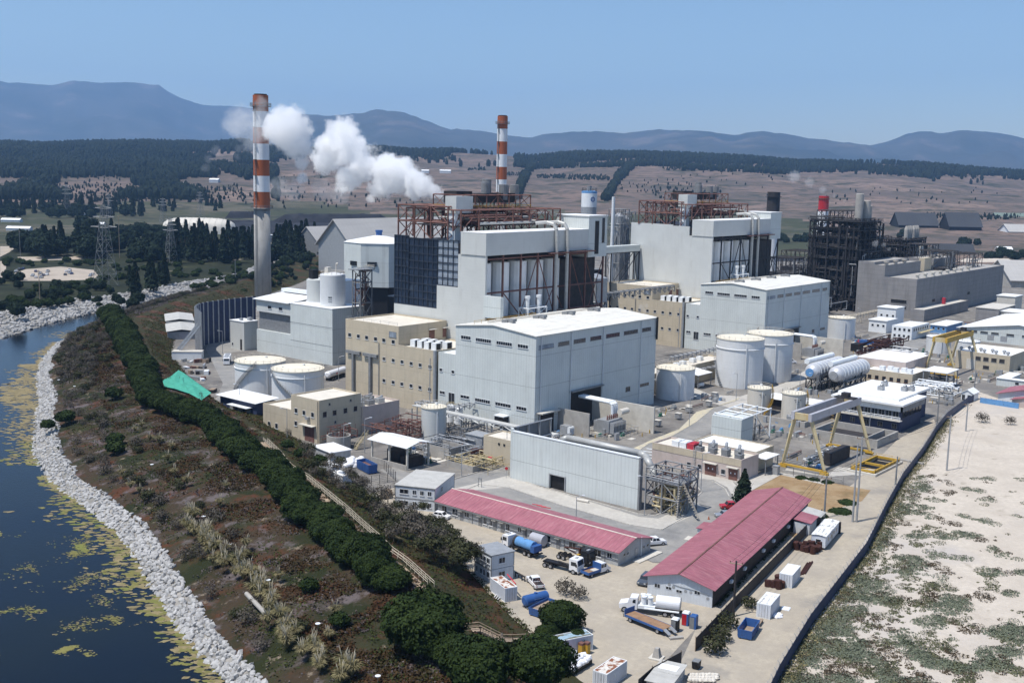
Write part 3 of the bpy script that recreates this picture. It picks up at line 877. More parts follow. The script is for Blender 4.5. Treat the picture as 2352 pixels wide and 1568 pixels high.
def boiler_house(T, label, n):
 tx, ty = T
 x0, y0 = 267.8 + tx, 234.5 + ty
 X1 = 323.5 + tx
 t = thing('boiler_house', label, 'power station building', (x0, y0, 0))
 fw = MB()
 if n == 1:
  fw.box(x0, x0 + .8, y0, 246.6 + ty, 0, 48.7).box(x0, x0 + .8, 246.6 + ty, 256.2 + ty, 0, 37.7).box(x0, x0 + .8, 256.2 + ty, 276.8 + ty, 0, 29.7)
 else:
  fw.box(x0, x0 + .8, y0, 246.9 + ty, 0, 48.7).box(x0, x0 + .8, 246.9 + ty, 256 + ty, 0, 52.9).extr([(x0, 256 + ty, 0), (x0 + .9, 279.8 + ty, 0), (x0 + 1.7, 279.8 + ty, 0), (x0 + .8, 256 + ty, 0)], (0, 0, 53.4))
 fw.build('cladding_wall', m['boiler'], t)
 if n == 1:
  for (ya, yb, za, zb, mt, nm) in ((256.2, 269.7, 29.8, 52.9, 'glassb', 'glazed_screen'), (269.75, 276.8, 29.8, 53.5, 'glassb', 'glazed_screen'), (246.65, 256.1, 37.8, 53, 'panel', 'sheeted_screen')):
   p = MB().box(x0 + .3, x0 + .45, ya + ty, yb + ty, za, zb).build(nm, m[mt], t)
   mu = MB()
   k = max(4, round((yb - ya) / 2.3))
   for i in range(k + 1):
    yy = ya + (yb - ya) * i / k + ty
    mu.box(x0 + .05, x0 + .29, yy - .12, yy + .12, za, zb)
   kk = round((zb - za) / 2.6)
   for i in range(kk + 1):
    zz = za + (zb - za) * i / kk
    mu.box(x0, x0 + .28, ya + ty, yb + ty, zz - .14, zz + .14)
   mu.build('mullions', m['mull'], p)
 # top gallery box and lift tower
 MB().box(x0 - .3, X1, y0 - .3, 245.3 + ty, 48.8, 56.0).build('gallery_wall', m['boiler'], t)
 MB().box(x0 - .35, X1, y0 - .35, 245.35 + ty, 56.02, 56.2).build('gallery_roof', m['roofp'], t)
 zt = 60.7 if n == 1 else 59.0
 tw = MB().box(X1 + .02, 335 + tx, y0 - .35, 249 + ty, 46, zt).build('lift_tower', m['hall'], t)
 MB().box(X1 - .3, 335.3 + tx, y0 - .6, 249.3 + ty, zt + .02, zt + .3).build('tower_roof', m['roofp'], t)
 if n == 1:
  MB().box(327.4 + tx, 329.8 + tx, y0 - .45, y0 - .36, 47, 59).build('tower_window', m['black'], tw)
  MB().box(331.8 + tx, 333.4 + tx, y0 - .45, y0 - .36, 51, 60).build('tower_window', m['glass'], tw)
 # coal bunkers behind the open frame, inner mass
 for i in range(5):
  xa = x0 + .9 + i * 9.25
  MB().lathe(xa + 3.1, y0 + 5.4, [(2.4, 3 + 6), (3.3, 13), (3.3, 46)], 4 * 4).build('coal_bunker', m['white'], t)
 core = MB().box(x0 + 4, X1 - 2, y0 + 9, 276 + ty, 0, 52).build('inner_core', m['dark'], t)
 MB().box(X1 - 14, X1 + 9, y0 + 3, y0 + 9.5, 26, 45.5).build('duct_casing', m['dark'], t)
 MB().box(X1 - 4, X1 + 10, y0 + 7, 262 + ty, 0, 26).build('lower_casing', m['boiler'], t)
 fr = MB()
 xs = [x0 + .4, 276.9 + tx, 286.2 + tx, 295.3 + tx, 304.5 + tx, 313.8 + tx, 323 + tx, 334 + tx]
 for x in xs:
  fr.bar((x, y0 + .4, 0), (x, y0 + .4, 48.7), .55)
 for z in (12, 22.5, 28, 36.5, 47.6):
  fr.bar((xs[0], y0 + .4, z), (xs[-1], y0 + .4, z), .42)
 for a, b, za, zb in ((1, 2, 36.5, 28), (2, 3, 28, 47.6), (3, 4, 47.6, 28), (3, 4, 22.5, 36.5), (4, 5, 36.5, 22.5), (2, 1, 28, 12), (2, 3, 28, 12), (5, 6, 47.6, 28), (6, 7, 45.5, 22.5), (7, 6, 45.5, 22.5), (6, 7, 22.5, 0), (7, 6, 22.5, 0), (5, 6, 28, 12), (6, 5, 28, 12)):
  fr.bar((xs[a], y0 + .35, za), (xs[b], y0 + .35, zb), .32)
 for y in (y0 + 8, y0 + 14):
  fr.bar((334 + tx, y, 0), (334 + tx, y, 46), .5)
  fr.bar((334 + tx, y0 + .4, 22), (334 + tx, y0 + 14, 44), .3)
 fr.build('steel_frame', m['rusty'] if n == 1 else m['dark'], t)
 # two down-comers
 for xx in (303.7, 309.9):
  pts = [(xx + tx - 1.5, y0 + 7, 58.4), (xx + tx - .6, y0 + 3, 58.9), (xx + tx, y0 + .3, 58.2), (xx + tx, y0 - 1.0, 56.3), (xx + tx, y0 - 1.2, 54), (xx + tx, y0 - 1.2, 9)]
  MB().path([Vector(p) for p in pts], .62, 10).build('downcomer_pipe', m['pipe'], t)
 MB().box(x0 + 32, X1 + 2, y0 - 2.2, y0 - .4, 48.2, 48.6).build('catwalk', m['rusty'], t)
 # roof steelwork
 rf = MB()
 rf.truss(x0 + .6, x0 + 15, 252 + ty, 275.5 + ty, [53, 58.6, 64], 2, 3, .42)
 rf.truss(x0 + 1, X1 - 1, 246.5 + ty, 250 + ty, [56, 63], 6, 1, .4)
 rf.truss(x0 + 1, X1 - 1, 268 + ty, 272 + ty, [52, 63], 6, 1, .4)
 for i in range(7):
  xx = x0 + 1 + (X1 - x0 - 2) * i / 6
  rf.bar((xx, 246.5 + ty, 63), (xx, 272 + ty, 63), .35)
 rf.truss(x0 + 8, x0 + 44, 252 + ty, 266 + ty, [63, 67.8], 6, 2, .32)
 rf.build('roof_frame', m['rusty'], t)
 de = MB().box(x0 + 2, X1 - 2, 248 + ty, 270 + ty, 57.4, 57.7).box(x0 + 8, x0 + 44, 253 + ty, 265 + ty, 62.9, 63.1)
 de.box(x0 + 10, x0 + 18, 257 + ty, 263 + ty, 65, 69).box(x0 + 20, x0 + 30, 256 + ty, 262 + ty, 65, 68.2).box(x0 + 32, x0 + 40, 256 + ty, 263 + ty, 65, 68.4)
 de.build('roof_plant', m['dark'], t)
 pipes_tangle(x0 + 3, X1 - 3, 247 + ty, 268 + ty, 57.8, 62.5, 46, 5 + n, (.12, .4), False).build('roof_pipework', m['rusty'], t)
 pipes_tangle(x0 + 3, X1 - 3, 246 + ty, 266 + ty, 58, 62, 16, 25 + n, (.2, .5), False).build('roof_pipework', m['pipe'], t)
 mb = MB().rail([(x0 + 8, 251.8 + ty, 63.1), (x0 + 44, 251.8 + ty, 63.1)], 1.2, .07, 2.2)
 mb.rail([(x0 + 8, 251.8 + ty, 63.1), (x0 + 8, 266 + ty, 63.1)], 1.2, .07, 2.2)
 mb.build('handrail', m['yel'], t)
 for i, (dx, dy, r_, h) in enumerate(((26, 8, 1.5, 4.6), (30, 11, 1.7, 5.6), (34.5, 7, 1.6, 3.9), (38, 9, 1.3, 3.6), (42, 8, 1.6, 3.8))):
  MB().lathe(x0 + dx, 250 + dy + ty, [(r_, 66), (r_, 67.5 + h), (r_ * .8, 67.6 + h)], 14).build('silencer', m['steeld'], t)
 # stair/lift head: white box on a narrower shaft
 p, q = onX('c8', 635, 302, 270), onX('c8', 737, 150, 270)
 ya, yb, zz = p.y + ty, q.y + ty, p.z
 s_ = MB().box(x0 + 2.6, x0 + 6, yb + .9, ya - .9, 50, zz).build('lift_shaft', m['white'], t)
 MB().box(x0 + 2.2, x0 + 10.5, yb, ya, zz + .01, q.z).build('lift_head', m['boiler'], t)
 # lower process kit in front of the bunkers
 if n == 1:
  MB().box(x0 - 1, x0 + .5, y0 - 7.5, y0 - .2, 29, 36).build('screen_wall', m['hall'], t)
 pipes_tangle(x0 + 12, x0 + 40, y0 - 7, y0 - .5, 20, 29, 40, 61 + n, (.12, .45)).build('deck_pipework', m['tankc'], t)
 MB().box(x0 + 1, X1, y0 - 8, y0 - .1, 19.3, 19.7).build('deck_slab', m['dark'], t)
 mb = MB()
 for dx in (17, 23):
  mb.lathe(x0 + dx, y0 - 4, [(.7, 28), (.7, 34), (.95, 34.1), (.95, 35)], 10)
 mb.truss(x0 + 15, x0 + 25, y0 - 6, y0 - 2, [20, 26, 31], 1, 1, .3)
 mb.build('vent_stacks', m['white'], t)
 mb = MB().rail([(x0 - .5, y0 - 7.8, 27), (x0 + 14, y0 - 7.8, 27)], 1.2, .08, 2)
 mb.build('yellow_rail', m['yel'], t)
 return t
boiler_house(T1, 'nearer boiler house with dark blue glazed side and open bunker frame', 1)
boiler_house(T2, 'farther boiler house with tall plain pale side wall', 2)
def tank(name, label, x, y, r, h, mat, top=None, group=None, cat='storage tank', stairs=None, rail=True, band=True):
 t = thing(name, label, cat, (x, y, 0), group=group)
 MB().lathe(x, y, [(r, 0), (r, h)], 48).build('shell', mat, t, smooth=False)
 MB().lathe(x, y, [(r + .18, h + .002), (r + .18, h + .3), (0.6, h + .3 + r * .07)], 48).build('roof', top or m['tanktop'], t)
 if band:
  MB().lathe(x, y, [(r + .02, h * .8), (r + .28, h * .805), (r + .28, h * .82), (r + .02, h * .825)], 48).build('stiffener_ring', mat, t)
 if rail:
  MB().rail([(x + (r + .05) * math.cos(a * PI / 12), y + (r + .05) * math.sin(a * PI / 12), h + .28) for a in range(25)], 1.05, .03, 3).build('roof_rail', m['tankc'], t)
 MB().cbox((x + r * .3, y, h + .3), (.7, .7, .9)).cbox((x - r * .5, y + r * .3, h + .3), (.4, .4, .6)).build('roof_hatch', m['tankw'], t)
 if stairs:
  a0, a1, mt = stairs
  mb = MB()
  n = 22
  P1 = []
  for i in range(n + 1):
   a = a0 + (a1 - a0) * i / n
   P1.append(Vector((x + (r + .55) * math.cos(a), y + (r + .55) * math.sin(a), .3 + (h - .1) * i / n)))
   mb.cbox((P1[-1].x, P1[-1].y, P1[-1].z - .05), (.9, .9, .1), a)
  mb.rail(P1, 1.0, .05, 2)
  mb.build('spiral_stair', mt, t)
 pa = math.atan2(-y, -x) + .25
 MB().tube((x + (r + .35) * math.cos(pa), y + (r + .35) * math.sin(pa), .2), (x + (r + .35) * math.cos(pa), y + (r + .35) * math.sin(pa), h * .92), .16).build('riser_pipe', m['tankw'], t)
 return t
tank('storage_tank', 'broad cream-roofed tank beside the curving left road, rear of two', 230, 303, 8.5, 10.4, m['tankw'], stairs=(2.7, 3.9, m['steeld']))
tank('storage_tank', 'broad cream-roofed tank behind the beige gatehouse, front of two', 229, 281.8, 8.5, 10.5, m['tankw'], stairs=(4.2, 2.7, m['steel']))
def grd(c, xl, yl, xr, yr_):
 "centre and radius of a round base from its left and right edge points"
 a, b = g(c, xl, yl), g(c, xr, yr_)
 return (a + b) / 2, (a - b).length / 2
c_, r_ = Vector((323.9, 195.6, 0)), 6.7
tank('storage_tank', 'medium white tank with cream top right of the nearer pale hall', c_.x, c_.y, 6.6, 10.3, m['tankw'], band=False)
tank('storage_tank', 'tallest white tank in front of the farther pale hall, front of two', 361.5, 191.3, 8.6, 17.4, m['tankw'], stairs=(2.9, 1.6, m['steel']))
tank('storage_tank', 'tall white tank half hidden behind the tallest white tank', 381.5, 189.5, 8.6, 17.4, m['tankw'], stairs=(2.2, 1.0, m['rusty']))
tank('storage_tank', 'short white tank at the far right corner of the farther pale hall', 508.5, 215.5, 6.4, 10.0, m['tankw'], band=False)
for q, nm in ((g('d3', 1180, 945), 'left'), (g('d3', 1500, 1000), 'right')):
 tank('yellow_stair_tank', f'small cream tank with yellow spiral stair, {nm} of two by the gantry crane', q.x + 2.9, q.y + 2.3, 3.75, 8.2, m['tankc'], group='small cream tanks by the gantry crane', stairs=(4.1, 5.6, m['yel']), band=False)
for k in range(2):
 q = g('d3', (1180, 1500)[k], (945, 1000)[k])
 mb = MB()
 for j, z in enumerate((6.6, 6.0, 5.4)):
  for i in range(11 - 3 * j):
   a = 3.95 + (i - (11 - 3 * j) / 2) * .055
   x, y = q.x + 2.9 + 3.77 * math.cos(a), q.y + 2.3 + 3.77 * math.sin(a)
   if i % 4 != 3:
    mb.cbox((x, y, z), (.04, .17, .28), a)
 o = mb.build('lettering', m['steeld'], bpy.data.objects['yellow_stair_tank' if k == 0 else 'yellow_stair_tank.001'])
# striped chimneys
def chimney(base, top, label, r0, r1, zpaint, nb, name='striped_chimney'):
 t = thing(name, label, 'chimney', base)
 x, y = base.x, base.y
 rr = lambda z: r0 + (r1 - r0) * z / top
 MB().lathe(x, y, [(rr(0), 0), (rr(zpaint), zpaint)], 32).build('concrete_shaft', m['chimc'], t, smooth=True)
 for i in range(nb):
  za, zb = zpaint + (top - zpaint) * i / nb, zpaint + (top - zpaint) * (i + 1) / nb
  MB().lathe(x, y, [(rr(za) + .02, za + .01), (rr(zb) + .02, zb)], 32).build('painted_band', m['orange'] if i % 2 == 0 else m['chimw'], t, smooth=False)
 for z, k in ((top - 6, 1), (zpaint - .5, 0)):
  p = MB().lathe(x, y, [(rr(z) + .05, z), (rr(z) + 1.5, z + .02), (rr(z) + 1.5, z + .2), (rr(z) + .05, z + .22)], 32).build('gallery', m['steeld'], t)
  MB().rail([(x + (rr(z) + 1.4) * math.cos(a * PI / 8), y + (rr(z) + 1.4) * math.sin(a * PI / 8), z + .2) for a in range(17)], 1.6, .07, 4).build('rail', m['steeld'], p)
 MB().lathe(x, y, [(rr(top) * .8, top - .5), (rr(top) * .85, top + .6)], 24).build('flue_mouth', m['black'], t)
 a = math.atan2(-y, -x) - .75
 mb = MB()
 for s_ in (-.09, .09):
  mb.bar((x + (r0 + .3) * math.cos(a + s_), y + (r0 + .3) * math.sin(a + s_), 2), (x + (r1 + .35) * math.cos(a + s_), y + (r1 + .35) * math.sin(a + s_), top - 3), .16)
 for i in range(60):
  z = 3 + (top - 6) * i / 60
  r2 = rr(z) + .32
  mb.bar((x + r2 * math.cos(a - .09), y + r2 * math.sin(a - .09), z), (x + r2 * math.cos(a + .09), y + r2 * math.sin(a + .09), z), .1)
 for z in [zpaint + (top - zpaint) * i / nb for i in range(1, nb)]:
  mb.cbox((x + (rr(z) + .9) * math.cos(a), y + (rr(z) + .9) * math.sin(a), z), (1.6, 1.6, .25), a)
 mb.build('ladder', m['steeld'], t)
 return t
b1 = g('f', 604.5, 704)
chimney(Vector((b1.x, b1.y, 0)), hgt(b1, 'f', 599, 219), 'orange and white striped chimney on a bare concrete shaft, taller and left', 4.6, 4.1, hgt(b1, 'f', 604, 477), 7)
b2 = dist('f', 1152, 402, 864)
b2.z = 0
chimney(b2, hgt(b2, 'f', 1157, 267), 'orange and white striped chimney rising behind the nearer boiler house', 4.3, 3.95, hgt(b2, 'f', 1153, 470), 7)
b3 = dist('f', 1780, 402, 760)
b3.z = 0
h3 = hgt(b3, 'f', 1781, 441)
t = thing('black_chimney', 'short soot-black chimney with white lower band beside the farther boiler house', 'chimney', b3)
MB().lathe(b3.x, b3.y, [(4.4, 0), (4.3, h3 - 16)], 28).build('pale_shaft', m['chimw'], t)
MB().lathe(b3.x, b3.y, [(4.3, h3 - 15.98), (4.2, h3)], 28).build('black_band', m['dark'], t)
MB().lathe(b3.x, b3.y, [(4.4, h3 - 3.2), (5.4, h3 - 3.2), (5.4, h3 - 2.9), (4.4, h3 - 2.9)], 28).build('gallery', m['dark'], t)
b4 = dist('f', 1896, 402, 800)
b4.z = 0
h4 = hgt(b4, 'f', 1897, 450)
t = thing('red_white_chimney', 'short red-topped white chimney among the black steel tower', 'chimney', b4)
MB().lathe(b4.x, b4.y, [(3.7, 0), (3.6, h4 - 10.5)], 28).build('white_shaft', m['chimw'], t)
MB().lathe(b4.x, b4.y, [(3.6, h4 - 10.48), (3.5, h4)], 28).build('red_band', m['car_r'], t)
MB().lathe(b4.x, b4.y, [(3.62, h4 - 2), (4.1, h4 - 2), (4.1, h4 - 1.6), (3.6, h4 - 1.6)], 28).build('rim_ring', m['rusty'], t)
# silo house with its two silos, grey block, octagonal store
t = thing('silo_house', 'tall pale blue box building carrying two silos on its roof', 'building', (280, 323.5, 0))
MB().box(280, 296, 323.5, 349, 0, 22).build('pale_wall', m['hall'], t)
MB().box(279.9, 296.1, 323.4, 349, 22.02, 22.3).build('flat_roof', m['roofp'], t)
MB().box(280.1, 296, 349.02, 371, 17, 21.6).build('upper_band_wall', m['boiler'], t)
MB().box(281.4, 296, 349.02, 371, 9.5, 16.98).build('louvred_recess', m['steeld'], t)
MB().box(280.05, 296, 349.02, 371, 0, 9.4).build('lower_wall', m['hall'], t)
MB().extr([(279, 349.05, 21.9), (297, 349.05, 23.9), (297, 349.05, 24.2), (279, 349.05, 22.2)], (0, 23, 0)).build('sloping_roof', m['roofp'], t)
MB().box(293, 296.5, 350, 371, 24.3, 25.6).build('roof_monitor', m['white'], t)
window(t, 'x', 280.1, 361, 363.5, 18.6, 19.9, t=.12)
window(t, 'x', 280.1, 354, 356.4, 18.6, 19.9, t=.12)
for z in (7.3, 14.6):
 MB().box(279.95, 279.99, 323.6, 349, z, z + .12).build('cladding_joint', m['steeld'], t)
hw = hgt(Vector((288, 332.5, 0)), 'c7', 1365, 500)
t = thing('white_silo', 'white round silo with stained side on the silo house roof', 'silo', (288, 332.5, 22.3))
MB().lathe(288, 332.5, [(5.0, 22.31), (5.0, hw), (4.7, hw + .3), (1, hw + .9)], 36).build('shell', m['tankw'], t)
MB().lathe(288, 332.5, [(5.02, 22.32), (5.3, 22.33), (5.3, 22.8), (5.02, 22.81)], 36).build('base_ring', m['tankw'], t)
MB().rail([(288 + 4.7 * math.cos(a * PI / 8), 332.5 + 4.7 * math.sin(a * PI / 8), hw + .3) for a in range(17)], 1.1, .05, 2).build('top_rail', m['tankc'], t)
MB().cbox((287, 334, hw + .5), (2, 2, 2.4)).tube((289, 331.6, hw), (289, 331.6, hw + 4.2), .25).tube((289, 331.6, hw + 4.2), (289.4, 330.8, hw + 4.4), .35).build('top_filter', m['tankc'], t)
mb = MB()
for j in range(3):
 for i in range(5):
  a = 3.82 + (i - 2.5) * .062
  mb.cbox((288 + 5.03 * math.cos(a), 332.5 + 5.03 * math.sin(a), 25.6 - j * .8), (.05, .22, .5 if j == 0 else .22), a)
mb.build('lettering', m['glass'], t)
t = thing('grey_silo', 'grey round silo beside the white silo on the roof', 'silo', (291.5, 346, 22.3))
hg = hgt(Vector((291.5, 346, 0)), 'c7', 1190, 545)
MB().lathe(291.5, 346, [(4.3, 22.31), (4.3, hg), (1, hg + .4)], 32).build('shell', m['boiler'], t)
MB().lathe(291.5, 346, [(4.32, 22.32), (4.6, 22.33), (4.6, 22.7), (4.32, 22.71)], 32).build('base_ring', m['tankw'], t)
MB().cbox((290.5, 347, hg + .4), (3, 2.4, 3.6)).build('top_filter', m['black'], t)
t = thing('stair_tower', 'tall open steel frame with stairs right of the white silo', 'steel structure', (297, 325, 0))
MB().truss(290, 296, 318.5, 323, [0, 8, 16, 24, 32, 37], 1, 1, .35).build('frame', m['steeld'], t)
pipes_tangle(290, 296, 318.5, 323.2, 22, 37, 20, 8, (.1, .3), False).build('pipework', m['rusty'], t)
MB().box(288, 297, 318, 323.4, 37, 37.3).build('top_deck', m['steeld'], t)
MB().rail([(288, 318, 37.3), (297, 318, 37.3), (297, 323.4, 37.3)], 1.3, .06, 1.6).build('deck_rail', m['tankc'], t)
t = thing('grey_hopper_house', 'small grey-green box building with flat roof beside the curving road', 'building', (277, 375.5, 0))
MB().box(277, 284, 375.5, 385, 0, 11.9).build('wall', m['boiler'], t)
MB().box(276.8, 284.2, 375.3, 385.2, 11.92, 12.2).build('roof', m['roofp'], t)
MB().cbox((279, 380, 12.2), (1.2, 1.2, .9)).cbox((281.5, 377.5, 12.2), (1.6, 1.6, 1.3)).build('roof_vent', m['steel'], t)
MB().box(276.9, 276.98, 377, 378.2, .2, 4.6).build('door', m['dark'], t)
window(t, 'x', 277, 383, 384, 1.4, 2.6)
ox, oy, orr = 368, 391, 17.2
t = thing('octagonal_store', 'white octagonal building with low conical roof behind the silos', 'building', (ox, oy, 0))
pts = [(ox + orr * math.cos(YAW + PI / 8 + k * PI / 4), oy + orr * math.sin(YAW + PI / 8 + k * PI / 4)) for k in range(8)]
MB().prism(pts, 21, 41.5).build('upper_wall', m['hall'], t)
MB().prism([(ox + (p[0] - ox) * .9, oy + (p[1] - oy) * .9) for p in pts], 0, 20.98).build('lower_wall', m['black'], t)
mb = MB().add([(ox + (p[0] - ox) * 1.02, oy + (p[1] - oy) * 1.02, 41.6) for p in pts] + [(ox, oy, 45)], [(i, (i + 1) % 8, 8) for i in range(8)] + [tuple(range(7, -1, -1))])
mb.build('roof', m['roofp'], t)
MB().lathe(ox, oy, [(1.5, 44.4), (1.5, 46.2), (1.8, 46.25), (1.8, 47.2)], 12).build('roof_vent', m['blue'], t)
for k, (a0, a1) in enumerate(((.28, .42), (-.5, -.36), (.0, .08))):
 a = math.pi + YAW - (a0 + a1) / 2 * 2
 rr = orr * .925
 mb = MB().cbox((ox + rr * math.cos(a), oy + rr * math.sin(a), 31), (1.2, 4.4, 2), a)
 mb.build('window', m['glass'], t)
t = thing('transfer_house', 'grey conveyor transfer house on white legs beside the glazed boiler side', 'building', (300, 300, 0))
for (xa, ya) in ((300, 298),):
 MB().extr([(xa, ya, 26), (xa, ya, 37.5), (xa, ya + 6, 38.5), (xa, ya + 9, 36.5), (xa, ya + 9, 26)], (9, 0, 0)).build('cabin', m['steel'], t)
 MB().truss(xa, xa + 9, ya, ya + 9, [0, 9, 18, 25.9], 1, 1, .4).build('legs', m['white'], t)
t = thing('ash_house', 'dark grey windowless block beside the glazed boiler side', 'building', (318, 305, 0))
MB().box(316, 334, 296, 330, 0, 24).build('wall', m['black'], t)
MB().box(315.8, 334.2, 295.8, 330.2, 24.02, 24.4).build('roof', m['steeld'], t)
t = thing('pump_house', 'low white building with flat roof behind the grey silo', 'building', (330, 385, 0))
q = dist('f', 728, 402, 482)
MB().box(q.x, q.x + 14, q.y - 12, q.y + 6, 0, 28).build('wall', m['white'], t)
MB().box(q.x - .2, q.x + 14.2, q.y - 12.2, q.y + 6.2, 28.02, 28.4).build('roof', m['roofp'], t)
# dark curved coal screen
T_ = [g('c7', x, y, 18.2) for x, y in ((155, 850), (103, 803), (106, 790), (118, 780), (150, 765), (220, 752), (300, 741), (450, 722), (655, 702))]
t = thing('coal_screen', 'tall dark curved screen wall with pale posts around the coal yard', 'wall', (T_[0].x, T_[0].y, 0))
Tp = resample([(p.x, p.y, 0) for p in T_], 40)
mb = MB()
for a, b in zip(Tp, Tp[1:]):
 d = b - a
 mb.cbox(tuple((a + b) / 2), (d.length + .02, .3, 18.2), math.atan2(d.y, d.x))
mb.build('sheeting', m['navy'], t)
for p in Tp[::2]:
 MB().cbox((p.x, p.y, 0), (.6, .6, 18.4)).build('post', m['steel'], t)
mb = MB()
q = Tp[0]
for k in range(2):
 yy = q.y + .5 + k * 4.5
 mb.bar((q.x - .3 + k * 2.2, yy, 13), (q.x - 9 + k * 2.2, yy + 5.5, 0), .8)
mb.build('brace', m['steel'], t)
# ============================================================ SMALLER BUILDINGS AND PLANT EQUIPMENT
V = Vector
def V2(x, y, z=0):
 return Vector((x, y, z))
# gatehouse / admin block
t = thing('gatehouse_block', 'three-part beige building with brown roller door beside the hedge', 'building', (195, 231, 0))
block(t, 195.1, 210.6, 231.1, 243.2, 0, 12.2, m['beige'], m['beigeroof'], .4, 'tall_wall', 'tall_roof')
block(t, 195.1, 212, 243.21, 256, 0, 7.8, m['beige'], m['beigeroof'], .5, 'low_wall', 'low_roof')
block(t, 210.61, 226, 231.1, 244, 0, 8, m['pink'], m['beigeroof'], .6, 'wing_wall', 'wing_roof')
for a, b, z0, z1 in ((240.3, 241.6, 7.2, 8.6), (236.9, 238.1, 7.1, 8.5), (233.2, 234.4, 7.1, 8.5), (240.5, 241.7, 3.5, 4.9), (249.2, 250.4, 1.2, 2.8), (252.6, 253.8, 1.6, 2.8)):
 window(t, 'x', 195.1, a, b, z0, z1, t=.1)
for a, b, z0, z1 in ((196.4, 197.8, 7.2, 8.8), (200, 201.4, 7.2, 8.7), (204, 205.4, 7.2, 8.7), (207.8, 209.2, 7.2, 8.7), (198.5, 199.2, 10.3, 11), (206.3, 207, 10.3, 11), (200.6, 201.3, 4.9, 5.6)):
 window(t, 'y', 231.1, a, b, z0, z1, frame=m['conc'], t=.08)
d = MB().box(194.98, 195.08, 233.2, 237.2, 0, 4.2).build('roller_door', m['rusty'], t)
MB().box(193.6, 195.08, 232.4, 238.4, 4.6, 4.8).build('door_canopy', m['concl'], d)
MB().box(194.4, 195.08, 235, 236.4, 6.2, 7).build('wall_cooler', m['steel'], t)
MB().tube((194.9, 231.6, 0), (194.9, 231.6, 12), .12).tube((210.9, 230.9, 0), (210.9, 230.9, 11.8), .12).build('downpipe', m['beige'], t)
for i in range(6):
 mb = MB().cbox((213 + (i % 3) * 4, 234.5 + (i // 3) * 4.5, 7.5), (2.4, 2.2, 1.3))
 mb.tube((213 + (i % 3) * 4, 234.5 + (i // 3) * 4.5, 8.7), (215 + (i % 3) * 4, 235.5 + (i // 3) * 4.5, 8.9), .45, n=8)
 tag(mb.build('roof_cooler', (m['steel'], m['steeld'])[i % 2]), f'grey ducted cooler on the low wing roof of the gatehouse, {("front", "back")[i // 3]} row', 'air conditioner', 'ducted coolers on the gatehouse wing')
tag(MB().cbox((214, 242, 7.5), (3.2, 3, 3.2)).build('roof_cabin', m['white']), 'white cube cabin at the back of the gatehouse wing roof', 'roof cabin')
# dark shed left of it
t = thing('workshop_shed', 'dark-walled shed with bright white roof between the hedge and the tanks', 'shed', (203, 270, 0))
MB().box(203.4, 210.8, 270, 288.6, 0, 4.2).build('wall', m['navy'], t)
MB().extr([(202.4, 269.3, 4.3), (211.6, 269.3, 4.9), (211.6, 269.3, 5.05), (202.4, 269.3, 4.45)], (0, 20.4, 0)).build('roof', m['roofp'], t)
MB().box(201, 203.3, 272, 282, 2.6, 2.75).build('lean_to_roof', m['white'], t)
for y in (273, 277, 281):
 MB().box(203.2, 203.38, y, y + 2.4, .1, 2.3).build('door', m['steel'], t)
# noise barrier wall
t = thing('barrier_wall', 'long pale grey freestanding sheet wall with one dark doorway', 'wall', (205.8, 151, 0))
MB().box(205.5, 206.1, 132.6, 153.3, 0, 12).box(205.5, 206.1, 158.1, 170, 0, 12).box(205.5, 206.1, 153.31, 158.09, 3.4, 12).build('sheeting', m['hall'], t)
MB().extr([(205.5, 170.01, 0), (206.6, 171.6, 0), (207.1, 171.3, 0), (206.1, 170.01, 0)], (0, 0, 12.6)).build('corner_panel', m['hall'], t)
MB().box(205.4, 206.2, 132.6, 170, 12.01, 12.25).build('coping', m['white'], t)
d = MB().box(205.9, 206.05, 153.4, 158, 0, 3.3).build('doorway', m['black'], t)
MB().box(205.2, 205.48, 157.9, 158.15, 0, 3.5).box(205.2, 205.48, 153.2, 153.4, 0, 3.5).box(205.2, 205.48, 153.2, 158.15, 3.5, 3.7).build('door_frame', m['steel'], d)
MB().box(205.3, 206.4, 132.1, 132.58, 0, 12.2).build('end_post', m['steeld'], t)
mb = MB()
mb.box(207.2, 222, 171.1, 171.4, 0, 12.6)
mb.build('return_wall', m['steeld'], t)
mb = MB()
for x in (208, 212.5, 217, 221.6):
 mb.bar((x, 170.6, 0), (x, 170.6, 12.8), .35)
for z in (4, 8.5, 12.7):
 mb.bar((207.4, 170.6, z), (222, 170.6, z), .3)
for a, b in ((208, 212.5), (217, 212.5), (217, 221.6)):
 mb.bar((a, 170.5, 4), (b, 170.5, 8.5), .18)
mb.build('return_frame', m['steel'], t)
mb = MB()
for y in range(135, 170, 5):
 mb.bar((206.2, y, 11.5), (209.5, y, 0), .25)
mb.build('brace', m['steeld'], t)
t = thing('cooling_main', 'thick grey pipeline running behind the long sheet wall', 'pipe', (216.4, 150, 0))
MB().path([V2(216.4, 164, 4), V2(216.4, 163, 9.2), V2(216.4, 161, 10), V2(216.4, 139.5, 10), V2(215.6, 137.4, 9.8), V2(213.4, 134.4, 8.2), V2(212.6, 132.5, 6)], .85, 14).build('pipe', m['pipe'], t, smooth=True)
mb = MB()
for y in (142, 148, 154, 160):
 mb.bar((215.6, y, 0), (215.6, y, 9.2), .3).bar((217.2, y, 0), (217.2, y, 9.2), .3)
mb.build('support', m['steeld'], t)
t = thing('pump_rack', 'rusty brown pipe rack with decks and stairs at the end of the sheet wall', 'pipe rack', (210, 127, 0))
MB().truss(206.8, 215, 122.8, 131.4, [0, 3.6, 7.2, 10], 2, 2, .28).build('frame', m['steeld'], t)
MB().box(206.6, 215.2, 122.6, 131.6, 7.3, 7.45).build('top_deck', m['steeld'], t)
